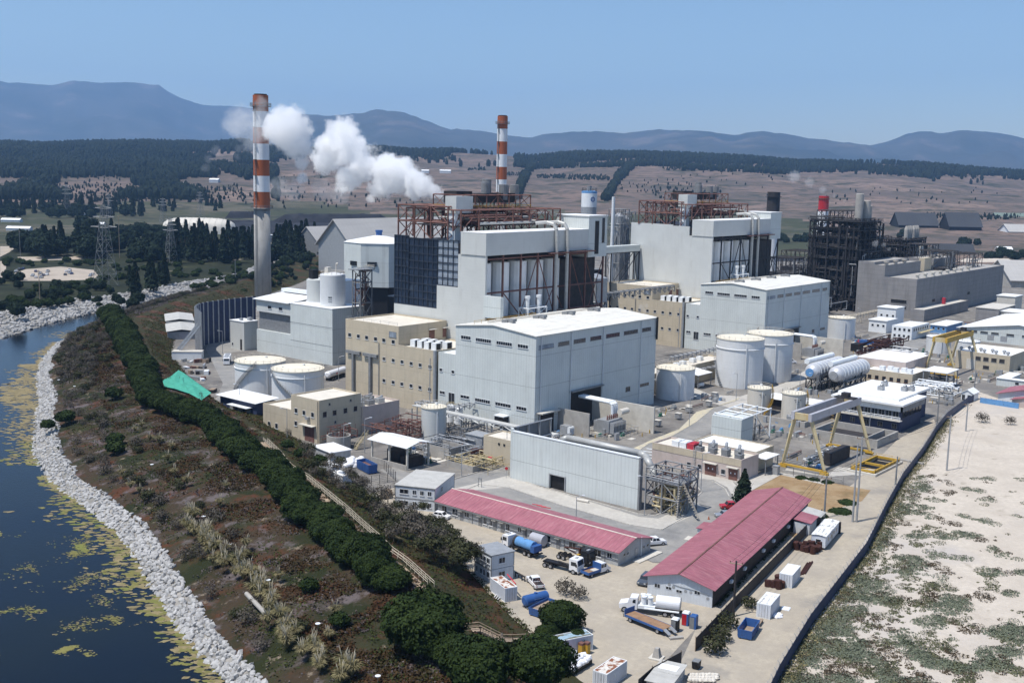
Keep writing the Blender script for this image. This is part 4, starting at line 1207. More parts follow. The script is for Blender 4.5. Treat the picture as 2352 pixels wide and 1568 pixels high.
MB().rail([V2(206.6, 131.6, 7.45), V2(206.6, 122.6, 7.45), V2(215.2, 122.6, 7.45)], 1.1, .05, 1.5).build('deck_rail', m['steel'], t)
pipes_tangle(206.8, 215, 123, 131.4, .4, 7, 46, 3, (.08, .28)).build('pipework', m['yelw'], t)
pipes_tangle(206.8, 215, 123, 131.4, 3, 9.5, 22, 4, (.08, .22)).build('pipework', m['rusty'], t)
MB().lathe(211, 127, [(1.3, 3.7), (1.3, 6.6), (.5, 7)], 16).build('vessel', m['steel'], t)
mb = MB()
for k in range(13):
 mb.cbox((207 - .35 * k * .3, 122.4 - .0 * k, 7.3 - k * .55), (.9, .3, .06))
 mb.cbox((208.2 - .1, 122.3 - .33 * k, 7.2 - k * .55), (.9, .3, .06))
mb.rail([V2(207.7, 122.3, 7.3), V2(207.7, 118, .3)], 1, .04, 1)
mb.build('stair', m['woodp'], t)
# control building with pink base
t = thing('control_building', 'low pinkish beige building with two brown double doors', 'building', (243, 127, 0))
block(t, 243.1, 252.2, 126.6, 153, 0, 5.7, m['pink'], m['beigeroof'], .5)
MB().box(243.02, 243.08, 126.7, 152.9, 3.9, 5.6).build('upper_wall_band', m['beige'], t)
for a, b in ((133.6, 136.8), (127.6, 130.0)):
 d = MB().box(242.95, 243.07, a, b, 0, 3).build('double_door', m['rusty'], t)
 for yy in ((a + b) / 2 - .6, (a + b) / 2 + .6):
  MB().cbox((242.93, yy, 1.7), (.03, .3, .4)).build('warning_plate', m['white'], d)
 MB().box(242, 243.07, a - .4, b + .4, 3.3, 3.5).build('door_canopy', m['concl'], d)
for a, b in ((141, 142.2), (137.9, 139), (131.0, 132.2)):
 window(t, 'x', 243.02, a, b, 1.1, 2.4)
mb = MB()
for s_ in (-.3, .3):
 mb.bar((242.8, 140 + s_, 0), (242.8, 140 + s_, 6.8), .07)
for k in range(16):
 mb.bar((242.8, 139.7, .3 + k * .4), (242.8, 140.3, .3 + k * .4), .05)
mb.build('roof_ladder', m['steel'], t)
for i in range(7):
 x, y = 245.5 + (i % 2) * 3.4, 128.6 + i * 1.9
 mb = MB().cbox((x, y, 5.3), (2, 1.7, 1.1 + .3 * (i % 3)))
 mb.path([V2(x, y, 6.7), V2(x + .9, y + .3, 7.4), V2(x + 1.7, y + .8, 7), V2(x + 1.7, y + .8, 5.4)], .4, 8)
 tag(mb.build('roof_cooler', (m['steeld'], m['steel'])[i % 2]), 'grey ducted cooler in the cluster on the pinkish building roof', 'air conditioner', 'ducted coolers on the pinkish building')
for i in range(3):
 tag(MB().cbox((246.5, 147 - i * 2.3, 5.25), (3.6, 2, 1.5)).cbox((246.5, 147 - i * 2.3, 6.78), (1.3, 1.3, .12)).build('roof_chiller', m['white'] if i < 2 else m['redtarp']), ('pale flat chiller at the left end of the pinkish building roof', 'pale flat chiller beside the red-marked chiller on the roof', 'red-marked chiller on the pinkish building roof')[i], 'air conditioner')
t = thing('annex_building', 'plain beige flat-roofed box behind the pinkish building', 'building', (262, 131, 0))
q1, q2 = g('d3', 1330, 1410), g('d3', 1420, 1360)
block(t, 254.5, 264.5, 128.6, 147, 0, 5.3, m['beige'], m['roofp'], .3)
MB().box(252.5, 260, 124.6, 128.5, 4.3, 4.5).build('canopy_roof', m['roofp'], t)
MB().tube((252.9, 124.9, 0), (252.9, 124.9, 4.3), .14).tube((259.6, 124.9, 0), (259.6, 124.9, 4.3), .14).build('canopy_post', m['steeld'], t)
tag(MB().cbox((256, 123.4, 0), (1.4, 1.4, 2.3)).cbox((256, 123.4, 2.31), (1.6, 1.6, .12)).build('switch_cabinet', m['steel']), 'grey metal cabinet at the end of the kerb by the dry lawn', 'cabinet')
t = thing('bus_duct_house', 'tall pale blue open-backed shed with sloping frame behind the pinkish building', 'shed', (262, 152, 0))
qa = g('d3', 880, 1220)
MB().box(qa.x - 1, qa.x + 6, qa.y - 4.5, qa.y + 5, 0, 8.2).build('wall', m['hall'], t)
mb = MB()
for yy in (qa.y - 4.4, qa.y, qa.y + 4.8):
 mb.bar((qa.x - .6, yy, 8.3), (qa.x + 17, yy, 8.9), .3)
 mb.bar((qa.x + 16.8, yy, 0), (qa.x + 16.8, yy, 8.9), .3)
for xx in (0, 6, 11.5, 17):
 mb.bar((qa.x + xx, qa.y - 4.4, 8.5), (qa.x + xx, qa.y + 4.8, 8.7), .25)
mb.bar((qa.x + 7, qa.y - 4.4, 8.5), (qa.x + 16.8, qa.y - 4.4, .3), .25)
mb.build('roof_frame', m['white'], t)
pipes_tangle(qa.x + 6.2, qa.x + 14, qa.y - 3, qa.y + 4, .3, 6, 20, 12).build('equipment', m['steeld'], t)
# open canopy over the thickener
t = thing('open_canopy', 'open-sided shelter with white pitched roof on grey posts', 'shelter', (196, 200, 0))
MB().extr([(191.6, 193.2, 5.9), (196.2, 193.2, 6.9), (196.2, 193.2, 7.05), (191.6, 193.2, 6.05)], (0, 14.6, 0)).extr([(196.5, 193.2, 6.9), (201, 193.2, 5.9), (201, 193.2, 6.05), (196.5, 193.2, 7.05)], (0, 14.6, 0)).build('roof', m['roofp'], t)
mb = MB()
for x in (192.6, 200.3):
 for y in (194, 200.5, 207):
  mb.box(x - .22, x + .22, y - .22, y + .22, 0, 6.1)
mb.build('posts', m['concl'], t).name = 'post'
MB().box(192.2, 192.5, 194, 207, 0, 1.3).build('low_wall', m['conc'], t)
MB().lathe(196.3, 201.5, [(2.6, 0), (2.6, 3.6)], 24).build('sludge_tank', m['dark'], t)
MB().box(194, 199.5, 195, 198, 0, 2.6).build('press', m['dark'], t)
q = g('d1', 1300, 955)
t = thing('round_basin', 'round open concrete basin with pipes beside the yellow ladder', 'basin', q)
MB().lathe(q.x, q.y + 1.2, [(3.3, 0), (3.3, 3.6), (2.9, 3.6), (2.9, 2.2)], 32).build('basin_wall', m['conc'], t)
pipes_tangle(q.x - 3, q.x + 6, q.y - .5, q.y + 5, 2, 6, 26, 14, (.06, .16)).build('pipework', m['rusty'], t)
q = g('d1', 1430, 970)
t = thing('yellow_steps', 'slanted pale yellow steps with handrails beside the round basin', 'stairs', q)
mb = MB()
for k in range(12):
 mb.cbox((q.x + .33 * k, q.y - .2 * k * .2, .3 + k * .33), (.35, 1.1, .08))
mb.rail([V2(q.x, q.y - .55, .2), V2(q.x + 4, q.y - .7, 4.1)], .9, .05, 1.2).rail([V2(q.x, q.y + .55, .2), V2(q.x + 4, q.y + .4, 4.1)], .9, .05, 1.2)
mb.build('steps', m['yelw'], t)
q = g('d1', 1880, 810) 
tank('process_tank', 'grey round tank with cream roof and rail by the pipe bridge', 222.5, 213.5, 3.55, 9.0, m['boiler'], band=False)
q = g('d1', 2105, 800)
t = thing('acid_tank', 'small upright white dome-topped tank beside the grey round tank', 'storage tank', (q.x + 1.2, q.y + 1.2, 0))
MB().lathe(q.x + 1.2, q.y + 1.2, [(1.6, .3), (1.6, 5), (1.3, 5.5), (.5, 5.8)], 24).build('shell', m['white'], t, smooth=False)
MB().path([V2(q.x - .4, q.y + 1.9, .2), V2(q.x - .4, q.y + 1.9, 3.6), V2(q.x, q.y + 1.9, 3.9)], .12).build('pipe', m['black'], t)
for k in range(2):
 y = (223.5, 220.2)[k]
 t = thing('dosing_tank', ('left', 'right')[k] + ' one of two upright white tanks against the nearer hall wall', 'storage tank', (241, y, 0))
 MB().lathe(240.2, y, [(1.4, .2), (1.4, 5.0), (1.1, 5.4), (.3, 5.6)], 20).build('shell', m['white'], t)
 MB().rail([(240.2 + 1.2 * math.cos(a * PI / 4), y + 1.2 * math.sin(a * PI / 4), 5.3) for a in range(9)], .9, .04, 1).build('top_rail', m['yelw'], t)
t = thing('pipe_bridge', 'long elevated steel pipe bridge in front of the nearer pale hall', 'pipe bridge', (232, 205, 0))
mb = MB()
mb.truss(232.5, 236, 218, 231, [5, 6.4], 1, 6, .25)
mb.truss(230, 232.6, 176, 217.8, [4.6, 5.6], 1, 14, .2, True)
for y in (176, 188, 200, 210, 218, 230):
 mb.bar((230.2, y, 0), (230.2, y, 5), .3).bar((232.4, y, 0), (232.4, y, 5), .3)
mb.truss(232.5, 244, 217, 219, [5, 6.4], 5, 1, .22)
mb.build('truss', m['steel'], t)
mb = MB()
for k in range(5):
 mb.tube((230.4 + k * .5, 176, 5.8), (230.4 + k * .5, 230, 5.8), .18)
mb.build('pipe_runs', m['pipe'], t).name = 'pipe'
q = g('d2', 760, 1390)
t = thing('pump_house', 'beige windowless box building with dark door left of the sheet wall', 'building', (214, 178, 0))
block(t, 213.4, 221, 176.6, 186.5, 0, 7, m['beige'], m['beigeroof'], .3)
MB().box(215, 219, 176.45, 176.58, 0, 4.4).build('roller_door', m['dark'], t)
MB().box(213.3, 213.38, 179, 179.6, 5.2, 5.8).box(213.3, 213.38, 180.8, 181.4, 5.2, 5.8).build('vent', m['black'], t)
tag(MB().box(219, 223.5, 192, 198, 0, 4.4).box(218.8, 223.7, 191.8, 198.2, 4.41, 4.6).build('equipment_cabin', m['steel']), 'plain grey cabin between the pipe bridge and the beige box building', 'cabin')
for j, (x, y, w_, l_, h, mt, lab) in enumerate(((207, 199, 6, 8, 3.2, 'conc', 'open concrete settling basin right of the open shelter'), (202.5, 186.5, 4.6, 9, 1.6, 'conc', 'low concrete basin with yellow walkway beside the road'))):
 t = thing('settling_basin', lab, 'basin', (x, y - 6, 0))
 y -= 6
 MB().box(x, x + .3, y, y + l_, 0, h).box(x + w_ - .3, x + w_, y, y + l_, 0, h).box(x + .3, x + w_ - .3, y, y + .3, 0, h).box(x + .3, x + w_ - .3, y + l_ - .3, y + l_, 0, h).build('basin_wall', m[mt], t)
 MB().box(x + .3, x + w_ - .3, y + .3, y + l_ - .3, 0, h * .5).build('sludge', m['black'], t)
 MB().rail([V2(x, y, h), V2(x, y + l_, h), V2(x + w_, y + l_, h)], 1, .05, 1.5).build('basin_rail', m['yelw'] if j else m['steel'], t)
for k, (x0, x1, y0, y1, z1, n, mt, lab) in enumerate(((208, 226, 214, 228, 5, 50, 'rusty', 'brown tangle of process piping in front of the gatehouse'), (206, 222, 188, 208, 3.5, 50, 'steel', 'grey process piping and valves right of the open shelter'), (203, 214, 176, 190, 2.6, 36, 'yelw', 'yellowish walkway piping between the road and the beige box building'), (222, 236, 200, 216, 4, 36, 'steeld', 'dark pipes and pumps under the long pipe bridge'))):
 tag(pipes_tangle(x0, x1, y0, y1, .3, z1, n, 80 + k, (.06, .2)).build('process_piping', m[mt]), lab, 'pipework')
q = g('d2', 590, 1400)
for k, (cx, cy_, mt, lab) in enumerate(((520, 1500, 'dark', 'open dark grey skip beside the road'), (590, 1410, 'brownmetal', 'long brown covered skip by the beige box building'), (690, 1450, 'green', 'green skip filled with red scrap near the sheet wall'))):
 q = g('d2', cx, cy_)
 t = thing('waste_skip', lab, 'skip', q)
 MB().cbox(q, (2.2, 5 if k == 1 else 3.6, .2)).cbox(q + V2(-1.1, 0, .2), (.1, 3.6, 1.3)).cbox(q + V2(1.1, 0, .2), (.1, 3.6, 1.3)).cbox(q + V2(0, -1.8, .2), (2.1, .1, 1.3)).cbox(q + V2(0, 1.8, .2), (2.1, .1, 1.3)).build('body', m[mt], t)
 if k == 1:
  MB().cbox(q + V2(0, 0, .2), (2.3, 5, 2)).build('cover', m[mt], t)
 else:
  MB().blob(q + V2(0, 0, 1), (.9, 1.6, .5), 6, .5, k).build('scrap', m['redtarp'] if k == 2 else m['steeld'], t)
# main transformer bays of both units
def transformer(T, which):
 tx, ty = T
 t = thing('main_transformer', f'large grey power transformer with white bus ducts at the {which} hall', 'transformer', (263 + tx, 181 + ty, 0))
 x, y = 263 + tx, 180.5 + ty
 MB().cbox((x, y, .6), (7, 4.2, 4)).build('tank', m['steel'], t)
 for s_ in (-1, 1):
  fin = MB()
  for k in range(9):
   fin.cbox((x - 3 + k * .75, y + s_ * 2.9, .9), (.3, 1.4, 3.2))
  fin.build('radiator', m['steel'], t)
 MB().cbox((x, y, 0), (8, 6, .6)).build('plinth', m['concl'], t)
 mb = MB()
 for k in range(3):
  mb.path([V2(266 + tx + k * 1.0, 194.2 + ty, 8.8), V2(265 + tx + k * 1.0, 182 + ty, 8.8), V2(265 + tx + k * 1.0, 181.2 + ty, 8.2), V2(265 + tx + k * 1.0, 181 + ty, 4.7)], .48, 10)
 mb.build('bus_duct', m['white'], t)
 MB().tube((x + 2, y - 2, 6.4), (x + 6, y - 2, 6.4), .9, n=16).build('conservator', m['tankc'], t)
 mb = MB()
 for k in range(6):
  mb.lathe(x - 2.5 + k, y - .8, [(.16, 4.6), (.3, 4.8), (.16, 5.1), (.3, 5.3), (.1, 6)], 8)
 mb.build('bushing', m['rusty'], t)
 MB().rail([V2(x - 6, y - 6, 0), V2(x + 6, y - 6, 0), V2(x + 6, y + 5, 0)], 2.2, .05, 2).build('cage_fence', m['steel'], t)
 t2 = thing('fire_wall', f'grey concrete fire walls around the transformer at the {which} hall', 'wall', (270 + tx, 183 + ty, 0))
 MB().box(254.6 + tx, 255 + tx, 182 + ty, 193.5 + ty, 0, 7).build('left_wall', m['conc'], t2)
 MB().box(272 + tx, 272.5 + tx, 171 + ty, 193.5 + ty, 0, 8).build('right_wall', m['concl'], t2)
 t3 = thing('auxiliary_transformer', f'small ribbed grey transformer between fire walls at the {which} hall', 'transformer', (252 + tx, 188 + ty, 0))
 mb = MB().cbox((251.5 + tx, 188 + ty, .4), (2.4, 2.6, 2.8))
 mb.build('tank', m['steel'], t3)
 fin = MB()
 for k in range(6):
  fin.cbox((250.5 + tx + k * .4, 186.2 + ty, .6), (.2, .9, 2.4))
 fin.build('radiator', m['white'], t3)
transformer(T1, 'nearer')
transformer(T2, 'farther')
pts = [(345, 1080), (430, 960), (520, 900), (700, 840), (1750, 610), (240, 1010)]
for k, (x, y) in enumerate(((235, 1050), (425, 985), (520, 925), (705, 870), (520, 910), (760, 790))):
 q = g('d3', x, y)
 t = thing('control_kiosk', 'grey electrical kiosk on posts along the road beside the cream kerb', 'kiosk', q, group='electrical kiosks along the plant road')
 MB().cbox(q + V2(0, 0, .5), (1.5, 1.7, 1.5)).build('cabinet', m['steel'], t)
 MB().cbox(q + V2(0, 0, 2.01), (1.8, 2.0, .12)).build('cap', m['concl'], t)
 MB().cbox(q + V2(-.5, 0, 0), (.12, .12, .5)).cbox(q + V2(.5, 0, 0), (.12, .12, .5)).build('stand', m['steeld'], t)
# beige electrical hall behind the tanks (unit 2 side)
t = thing('electrical_annexe', 'low yellow-beige building with big flat roof behind the medium white tank', 'building', (330, 215, 0))
qa = onX('d3', 205, 410, 322)
block(t, 322, 336, 213, 223, 0, 13.2, m['beige'], m['beigeroof'], .4, 'tall_wall', 'tall_roof')
block(t, 322, 376, 204, 212.9, 0, 7.2, m['beige'], m['beigeroof'], .6, 'low_wall', 'low_roof')
for y in (215, 219):
 window(t, 'x', 322, y, y + 1.3, 8.6, 10)
 window(t, 'x', 322, y, y + 1.3, 3, 4.4)
window(t, 'y', 213, 326, 328.4, 8.4, 10.6, mat=m['dark'])
for k, (x, y) in enumerate(((340, 207), (345, 208), (350, 208.5), (358, 209), (364, 209.5))):
 tag(MB().cbox((x, y, 6.7), (2.2, 2, 1.4)).cbox((x, y, 8.11), (1, 1, .15)).build('roof_cooler', m['white']), 'white cooler on the low yellow-beige roof behind the tanks', 'air conditioner', 'white coolers on the yellow-beige annexe')
t = thing('tank_shelter', 'small white lean-to roof beside the tallest white tank', 'shelter', (347, 199, 0))
MB().extr([(342, 197, 5), (352, 197, 5), (352, 203.9, 5.9), (342, 203.9, 5.9)], (0, 0, .15)).build('roof', m['roofp'], t)
MB().tube((342.4, 197.3, 0), (342.4, 197.3, 5), .14).tube((351.6, 197.3, 0), (351.6, 197.3, 5), .14).build('post', m['steeld'], t)
MB().tube((345, 198.5, 1), (348, 198.5, 1), .7, n=12).build('horizontal_vessel', m['white'], t)
t = thing('cable_bridge', 'inclined grey pipe gallery from the farther hall to the tanks', 'pipe bridge', (350, 208, 0))
MB().truss(366, 400, 222, 224, [4.6, 6], 10, 1, .25).truss(318, 362, 201, 203, [4.4, 5.6], 12, 1, .2).build('truss', m['steel'], t)
# gantry cranes
def gantry(x0, x1, y0, y1, z, label, beam, leg, base):
 t = thing('gantry_crane', label, 'gantry crane', ((x0 + x1) / 2, (y0 + y1) / 2, 0))
 ya, yb = (y0 * .63 + y1 * .37), (y0 * .22 + y1 * .78)
 for y in (ya, yb):
  MB().box(x0 - 1.2, x1 + 1.2, y - .45, y + .45, z, z + 2).build('girder', beam, t)
 MB().box(x0 - 1, x0 - .2, ya + .46, yb - .46, z + .1, z + 1.8).box(x1 + .2, x1 + 1, ya + .46, yb - .46, z + .1, z + 1.8).build('end_tie', leg, t)
 for x in (x0, x1):
  for y, yt in ((y0, ya), (y1, yb)):
   MB().tube((x, y, 1.2), (x, yt, z), .42, .6, n=4).build('leg', leg, t)
  s_ = MB().box(x - .3, x + .3, y0 - .6, y1 + .6, .75, 1.25).build('sill_beam', base, t)
  for y in (y0, y1):
   MB().cbox((x, y, .15), (.9, 2.2, .7)).build('wheel_bogie', base, s_)
 tr = MB().cbox((x1 - 3, (ya + yb) / 2, z + 2.02), (3.2, yb - ya + .8, .3)).cbox((x1 - 3, (ya + yb) / 2, z + 2.3), (2, 2, 1.2)).build('trolley', m['dark'], t)
 MB().tube((x1 - 3, (ya + yb) / 2, z), (x1 - 3, (ya + yb) / 2, z - 2), .08).build('hoist_rope', m['black'], tr)
 mb = MB()
 for k in range(14):
  mb.bar((x1 - .9, y1 - .2, 1.5 + k * .9), (x1 - .9, y1 - .9, 1.5 + k * .9), .07)
 mb.build('ladder', base, t)
 return t
gantry(264, 293.7, 113.9, 125.5, 13.6, 'nearer gantry crane with grey girders and faded yellow legs', m['lilac'], m['yelw'], m['yel'])
gantry(436, 465.5, 137, 149, 13.6, 'farther gantry crane with all yellow girders and legs', m['yel'], m['yelw'], m['yel'])
for k, (ya, yb) in enumerate(((104, 106), )):
 pass
for x, lab in ((264, 'front'), (293.7, 'rear')):
 tag(MB().box(x - .45, x + .45, 99 if x > 270 else 112, 128, .01, .5 if x > 270 else .15).build('crane_rail', m['conc']), f'{lab} concrete rail beam under the nearer gantry crane', 'crane rail')
t = thing('stoplog_pit', 'rectangular concrete pit ringed by yellow steel frames', 'pit', (282, 108.5, 0))
MB().box(272, 291, 103.5, 104.2, 0, .6).box(272, 291, 110.5, 111.2, 0, .6).box(272, 272.7, 104.2, 110.5, 0, .6).box(290.3, 291, 104.2, 110.5, 0, .6).build('pit_kerb', m['concl'], t)
MB().box(273.5, 289, 105, 110, .03, .06).build('pit_opening', m['black'], t)
mb = MB()
for y in (104.4, 110.3):
 mb.box(273, 290, y - .25, y + .25, .62, 1.3)
for x in (273.2, 281, 289.8):
 mb.box(x - .25, x + .25, 104.7, 110.0, .62, 1.2)
mb.build('yellow_frame', m['yel'], t)
mb = MB().rail([V2(273, 104, .6), V2(290, 104, .6), V2(290, 110.6, .6), V2(273, 110.6, .6), V2(273, 104, .6)], 1.1, .05, 2)
mb.build('pit_rail', m['yel'], t)
t = thing('screen_unit', 'dark steel screen unit standing under the nearer gantry crane', 'machine', (280, 118, 0))
MB().cbox((280, 117.5, .3), (12, 2.2, 3.2)).build('body', m['dark'], t)
pipes_tangle(268, 290, 119, 124, .3, 2, 24, 31, (.08, .25)).build('pipework', m['steel'], t)
for k in range(5):
 tag(MB().cbox((268 + k * 3.2, 121.5 - (k % 2) * 1.5, .06), (2.6, 1.8, .12 + .1 * (k % 3))).build('cover_slab', m['concl']), 'pale concrete cover slab lying under the nearer gantry crane', 'cover slab', 'cover slabs under the nearer gantry crane')
t = thing('settling_pit', 'long open concrete basin beside the two-storey office', 'basin', (312, 118, 0))
qa, qb, qc = g('d4', 1000, 1325), g('d4', 470, 1190), g('d4', 1130, 1235)
bx0, bx1, by0, by1 = qa.x, qc.x + 1, qa.y, qb.y
MB().box(bx0, bx1, by0, by0 + .5, 0, 2.4).box(bx0, bx1, by1 - .5, by1, 0, 2.4).box(bx0, bx0 + .5, by0 + .5, by1 - .5, 0, 2.4).box(bx1 - .5, bx1, by0 + .5, by1 - .5, 0, 2.4).box(bx0 + .5, bx1 - .5, (by0 + by1) / 2 - 6, (by0 + by1) / 2 - 5.6, 0, 2.2).build('basin_wall', m['conc'], t)
MB().box(bx0 + .5, bx1 - .5, by0 + .5, by1 - .5, .02, .3).build('basin_floor', m['dark'], t)
t = thing('bund_wall', 'low concrete bund wall around the two small cream tanks', 'wall', (318, 150, 0))
qa = g('d3', 1570, 1060)
MB().box(qa.x, qa.x + .5, qa.y, 166, 0, 1.7).box(qa.x, qa.x + 22, qa.y - .5, qa.y - .01, 0, 1.7).box(qa.x + 22, qa.x + 22.5, qa.y, 166, 0, 1.7).build('wall', m['conc'], t)
t = thing('foam_house', 'long low white-roofed pump shed between the two small cream tanks', 'shed', (328, 155, 0))
MB().box(331, 337, 140, 165, 0, 3.4).build('wall', m['dark'], t)
MB().extr([(330, 139.5, 3.5), (338, 139.5, 3.9), (338, 139.5, 4.05), (330, 139.5, 3.65)], (0, 26, 0)).build('roof', m['roofp'], t)
# two-storey office with white roof
t = thing('white_roof_office', 'two-storey dark glazed office with overhanging white flat roof', 'office building', (336, 128, 0))
block(t, 327.6, 345, 118.2, 139, 0, 8.3, m['navy'], m['roofp'], .2)
MB().box(325.4, 345.6, 116.9, 139.8, 8.31, 8.9).build('eaves_roof', m['roofp'], t)
MB().box(330, 357, 120, 139.5, 8.91, 9.6).build('upper_roof', m['roofp'], t)
block(t, 345.02, 357, 121, 139, 0, 8.9, m['navy'], m['roofp'], .1, 'rear_wall', 'rear_roof')
MB().box(326.9, 327.58, 117.5, 139, 6.4, 8.3).build('fascia', m['white'], t)
MB().box(326.9, 345.3, 117.4, 118.18, 6.4, 8.3).build('fascia', m['steeld'], t)
for k in range(9):
 window(t, 'x', 327.55, 118.8 + k * 2.2, 120.7 + k * 2.2, 4.3, 6.3, n=2, sill=False)
 if k % 2 == 0:
  window(t, 'x', 327.55, 119.2 + k * 2.2, 120.8 + k * 2.2, .9, 2.4, n=2, frame=m['steel'], sill=False)
for k in range(6):
 window(t, 'y', 118.15, 328.5 + k * 2.8, 330.7 + k * 2.8, 4.2, 6.3, n=2, frame=m['black'], sill=False)
MB().box(325.6, 327.54, 117.6, 139, 3.5, 3.75).build('balcony', m['concl'], t)
MB().rail([V2(325.7, 117.7, 3.75), V2(325.7, 139, 3.75)], 1.1, .07, 2.4).build('balcony_rail', m['white'], t)
for k, (x, y) in enumerate(((341, 130), (349, 132), (345, 124), (347, 122.5))):
 tag(MB().cbox((x, y, 9.6), (2.2, 1.6, 1.3)).path([V2(x, y, 10.9), V2(x + .4, y, 11.3), V2(x + 1.2, y, 10.9)], .45, 8).build('roof_cooler', m['steel']), 'grey cooler standing on the white office roof', 'air conditioner', 'coolers on the white office roof')
# horizontal white vessels
for k, (cx, cy_) in enumerate(((1660, 590), (1880, 620))):
 q = g('d3', cx, cy_ + 140)
 t = thing('horizontal_vessel', ('left', 'right')[k] + ' one of two big ribbed white horizontal vessels on dark legs', 'pressure vessel', (q.x, q.y, 0))
 x, y = q.x + 2, q.y + 2.2
 MB().lathe(0, 0, [(.5, 0), (2.6, 1.2), (3.1, 2), (3.1, 26), (2.6, 27), (.5, 28)], 24)
 prof = [(.6, -.6), (2.4, .5), (3.0, 1.6), (3.0, 25), (2.4, 26), (.6, 27)]
 mb = MB()
 n = 24
 vs = [(x + s_, y + r_ * math.cos(2 * PI * i / n), 6.6 + r_ * math.sin(2 * PI * i / n)) for r_, s_ in prof for i in range(n)]
 mb.add(vs, [(a * n + i, a * n + (i + 1) % n, (a + 1) * n + (i + 1) % n, (a + 1) * n + i) for a in range(5) for i in range(n)] + [tuple(range(n - 1, -1, -1)), tuple(range(5 * n, 6 * n))])
 mb.build('shell', m['silver'], t)
 mb = MB()
 for j in range(9):
  mb.tube((x + 2.5 + j * 2.7, y, 6.6), (x + 2.8 + j * 2.7, y, 6.6), 3.15, n=24)
 mb.build('ribs', m['white'], t).name = 'stiffening_ribs'
 MB().tube((x + 2, y + 2.6, 10), (x + 24, y + 2.6, 10), 1.0, n=14).build('upper_drum', m['white'], t)
 MB().tube((x - 1.1, y, 6.6), (x - .6, y, 6.6), 1.5, n=18).build('end_flange', m['bluel'] if k == 0 else m['steel'], t)
 MB().truss(x + 1, x + 24, y - 2, y + 2, [0, 3.9], 5, 1, .35).build('support_frame', m['dark'], t)
 pipes_tangle(x - 1, x + 24, y - 3.4, y - 2.2, .5, 6, 14, 90 + k).build('pipework', m['steeld'], t)
# mid-right offices and sheds
t = thing('long_office', 'long low beige building with rooftop coolers behind the white-roofed office', 'building', (415, 150, 0))
block(t, 405.3, 424, 143, 161.7, 0, 4.7, m['beige'], m['roofp'], .4)
block(t, 414, 440, 149, 169, 0, 7.4, m['pink'], m['roofp'], .1, 'rear_wall', 'rear_roof')
for k in range(6):
 window(t, 'x', 405.3, 144.6 + k * 2.8, 146 + k * 2.8, 1.2, 2.6, frame=m['rusty'])
for k in range(5):
 tag(MB().cbox((409 + (k % 2) * 1.5, 145.5 + k * 2.6, 4.3), (2, 1.9, 1.6)).cbox((408 - .02 + (k % 2) * 1.5, 145.5 + k * 2.6, 4.5), (.06, 1.5, 1.2)).build('roof_cooler', m['white']), 'white cooler on the long low beige roof', 'air conditioner', 'coolers on the long low beige roof')
q = g('d4', 1560, 810)
t = thing('pump_canopy', 'small white flat canopy over pipes beside the long beige office', 'shelter', q)
MB().box(409, 422, 131.5, 141, 6, 6.25).build('roof', m['roofp'], t)
mb = MB()
for x, y in ((409.5, 132), (421.5, 132), (409.5, 140.5), (421.5, 140.5)):
 mb.tube((x, y, 0), (x, y, 6), .22)
mb.build('posts', m['steel'], t).name = 'post'
pipes_tangle(409, 422, 131.5, 140, .3, 4.5, 30, 44).build('pipework', m['steeld'], t)
tag(pipes_tangle(392, 408, 124, 142, .4, 3.5, 40, 45, (.12, .3)).build('process_piping', m['white']), 'white looping pipe racks right of the white-roofed office', 'pipework')
t = thing('workshop_building', 'beige workshop with turbine vents along its white roof', 'building', (463.7, 125, 0))
block(t, 463.7, 490, 125.2, 146.5, 0, 7.2, m['beige'], m['roofp'], .2)
for k in range(4):
 window(t, 'x', 463.7, 127.2 + k * 3.1, 129.3 + k * 3.1, 4, 5.6, mat=m['dark'], frame=m['steeld'])
window(t, 'x', 463.7, 133, 135.4, .8, 2.2, mat=m['dark'], frame=m['steeld'])
MB().box(463.5, 463.68, 138.5, 142, 0, 4.2).build('door', m['concl'], t)
for k in range(9):
 v_ = MB().lathe(466 + (k % 2) * 3, 126.8 + k * 2.3, [(.35, 7.0), (.35, 7.5), (.75, 7.8), (.75, 8.3), (.2, 8.7)], 10).build('turbine_vent', m['steel'], t)
t = thing('blue_warehouse', 'large pale blue warehouse with broad white pitched roof at the right edge', 'warehouse', (551, 150, 0))
gable(t, 551, 640, 118, 174, 0, 5.6, 9.6, m['hall'], m['roofp'], yr=146, over=.8)
for k, y in enumerate((168, 163, 158, 151, 144, 137)):
 window(t, 'x', 551, y - 3, y + .4, 4.2, 5, mat=m['glass'], frame=m['steeld'], t=.15)
for y in (160, 154, 140):
 MB().box(550.9, 550.99, y - 3, y, 1.2, 3.6).build('shutter', m['steel'], t)
t = thing('white_office', 'two-storey white office block beside the parking lot', 'office building', (528.9, 188, 0))
block(t, 528.9, 552, 188.6, 198.4, 0, 6.3, m['white'], m['roofp'], .15)
for k in range(4):
 window(t, 'x', 528.9, 189.4 + k * 2.3, 190.6 + k * 2.3, 3.9, 5.3)
for k in range(7):
 window(t, 'y', 188.6, 531 + k * 3, 532.6 + k * 3, 3.9, 5.3, frame=m['steel'])
 window(t, 'x', 528.9, 189.4 + (k % 4) * 2.3, 190.6 + (k % 4) * 2.3, .9, 2.2) if k < 4 else None
MB().box(536, 553, 186.2, 188.5, 2.9, 3.1).build('walkway', m['yelw'], t)
tank('clarifier_tank', 'short white tank behind the farther gantry crane, left of the warehouse', 500, 166, 5.2, 7, m['tankw'], m['roofp'], band=False)
tank('clarifier_tank', 'short white tank behind the farther gantry crane, partly behind its legs', 496, 152, 5.0, 7, m['tankw'], m['roofp'], band=False)
t = thing('water_works', 'low white-roofed sheds with grey ducting between the vessels and the far crane', 'shed', (450, 165, 0))
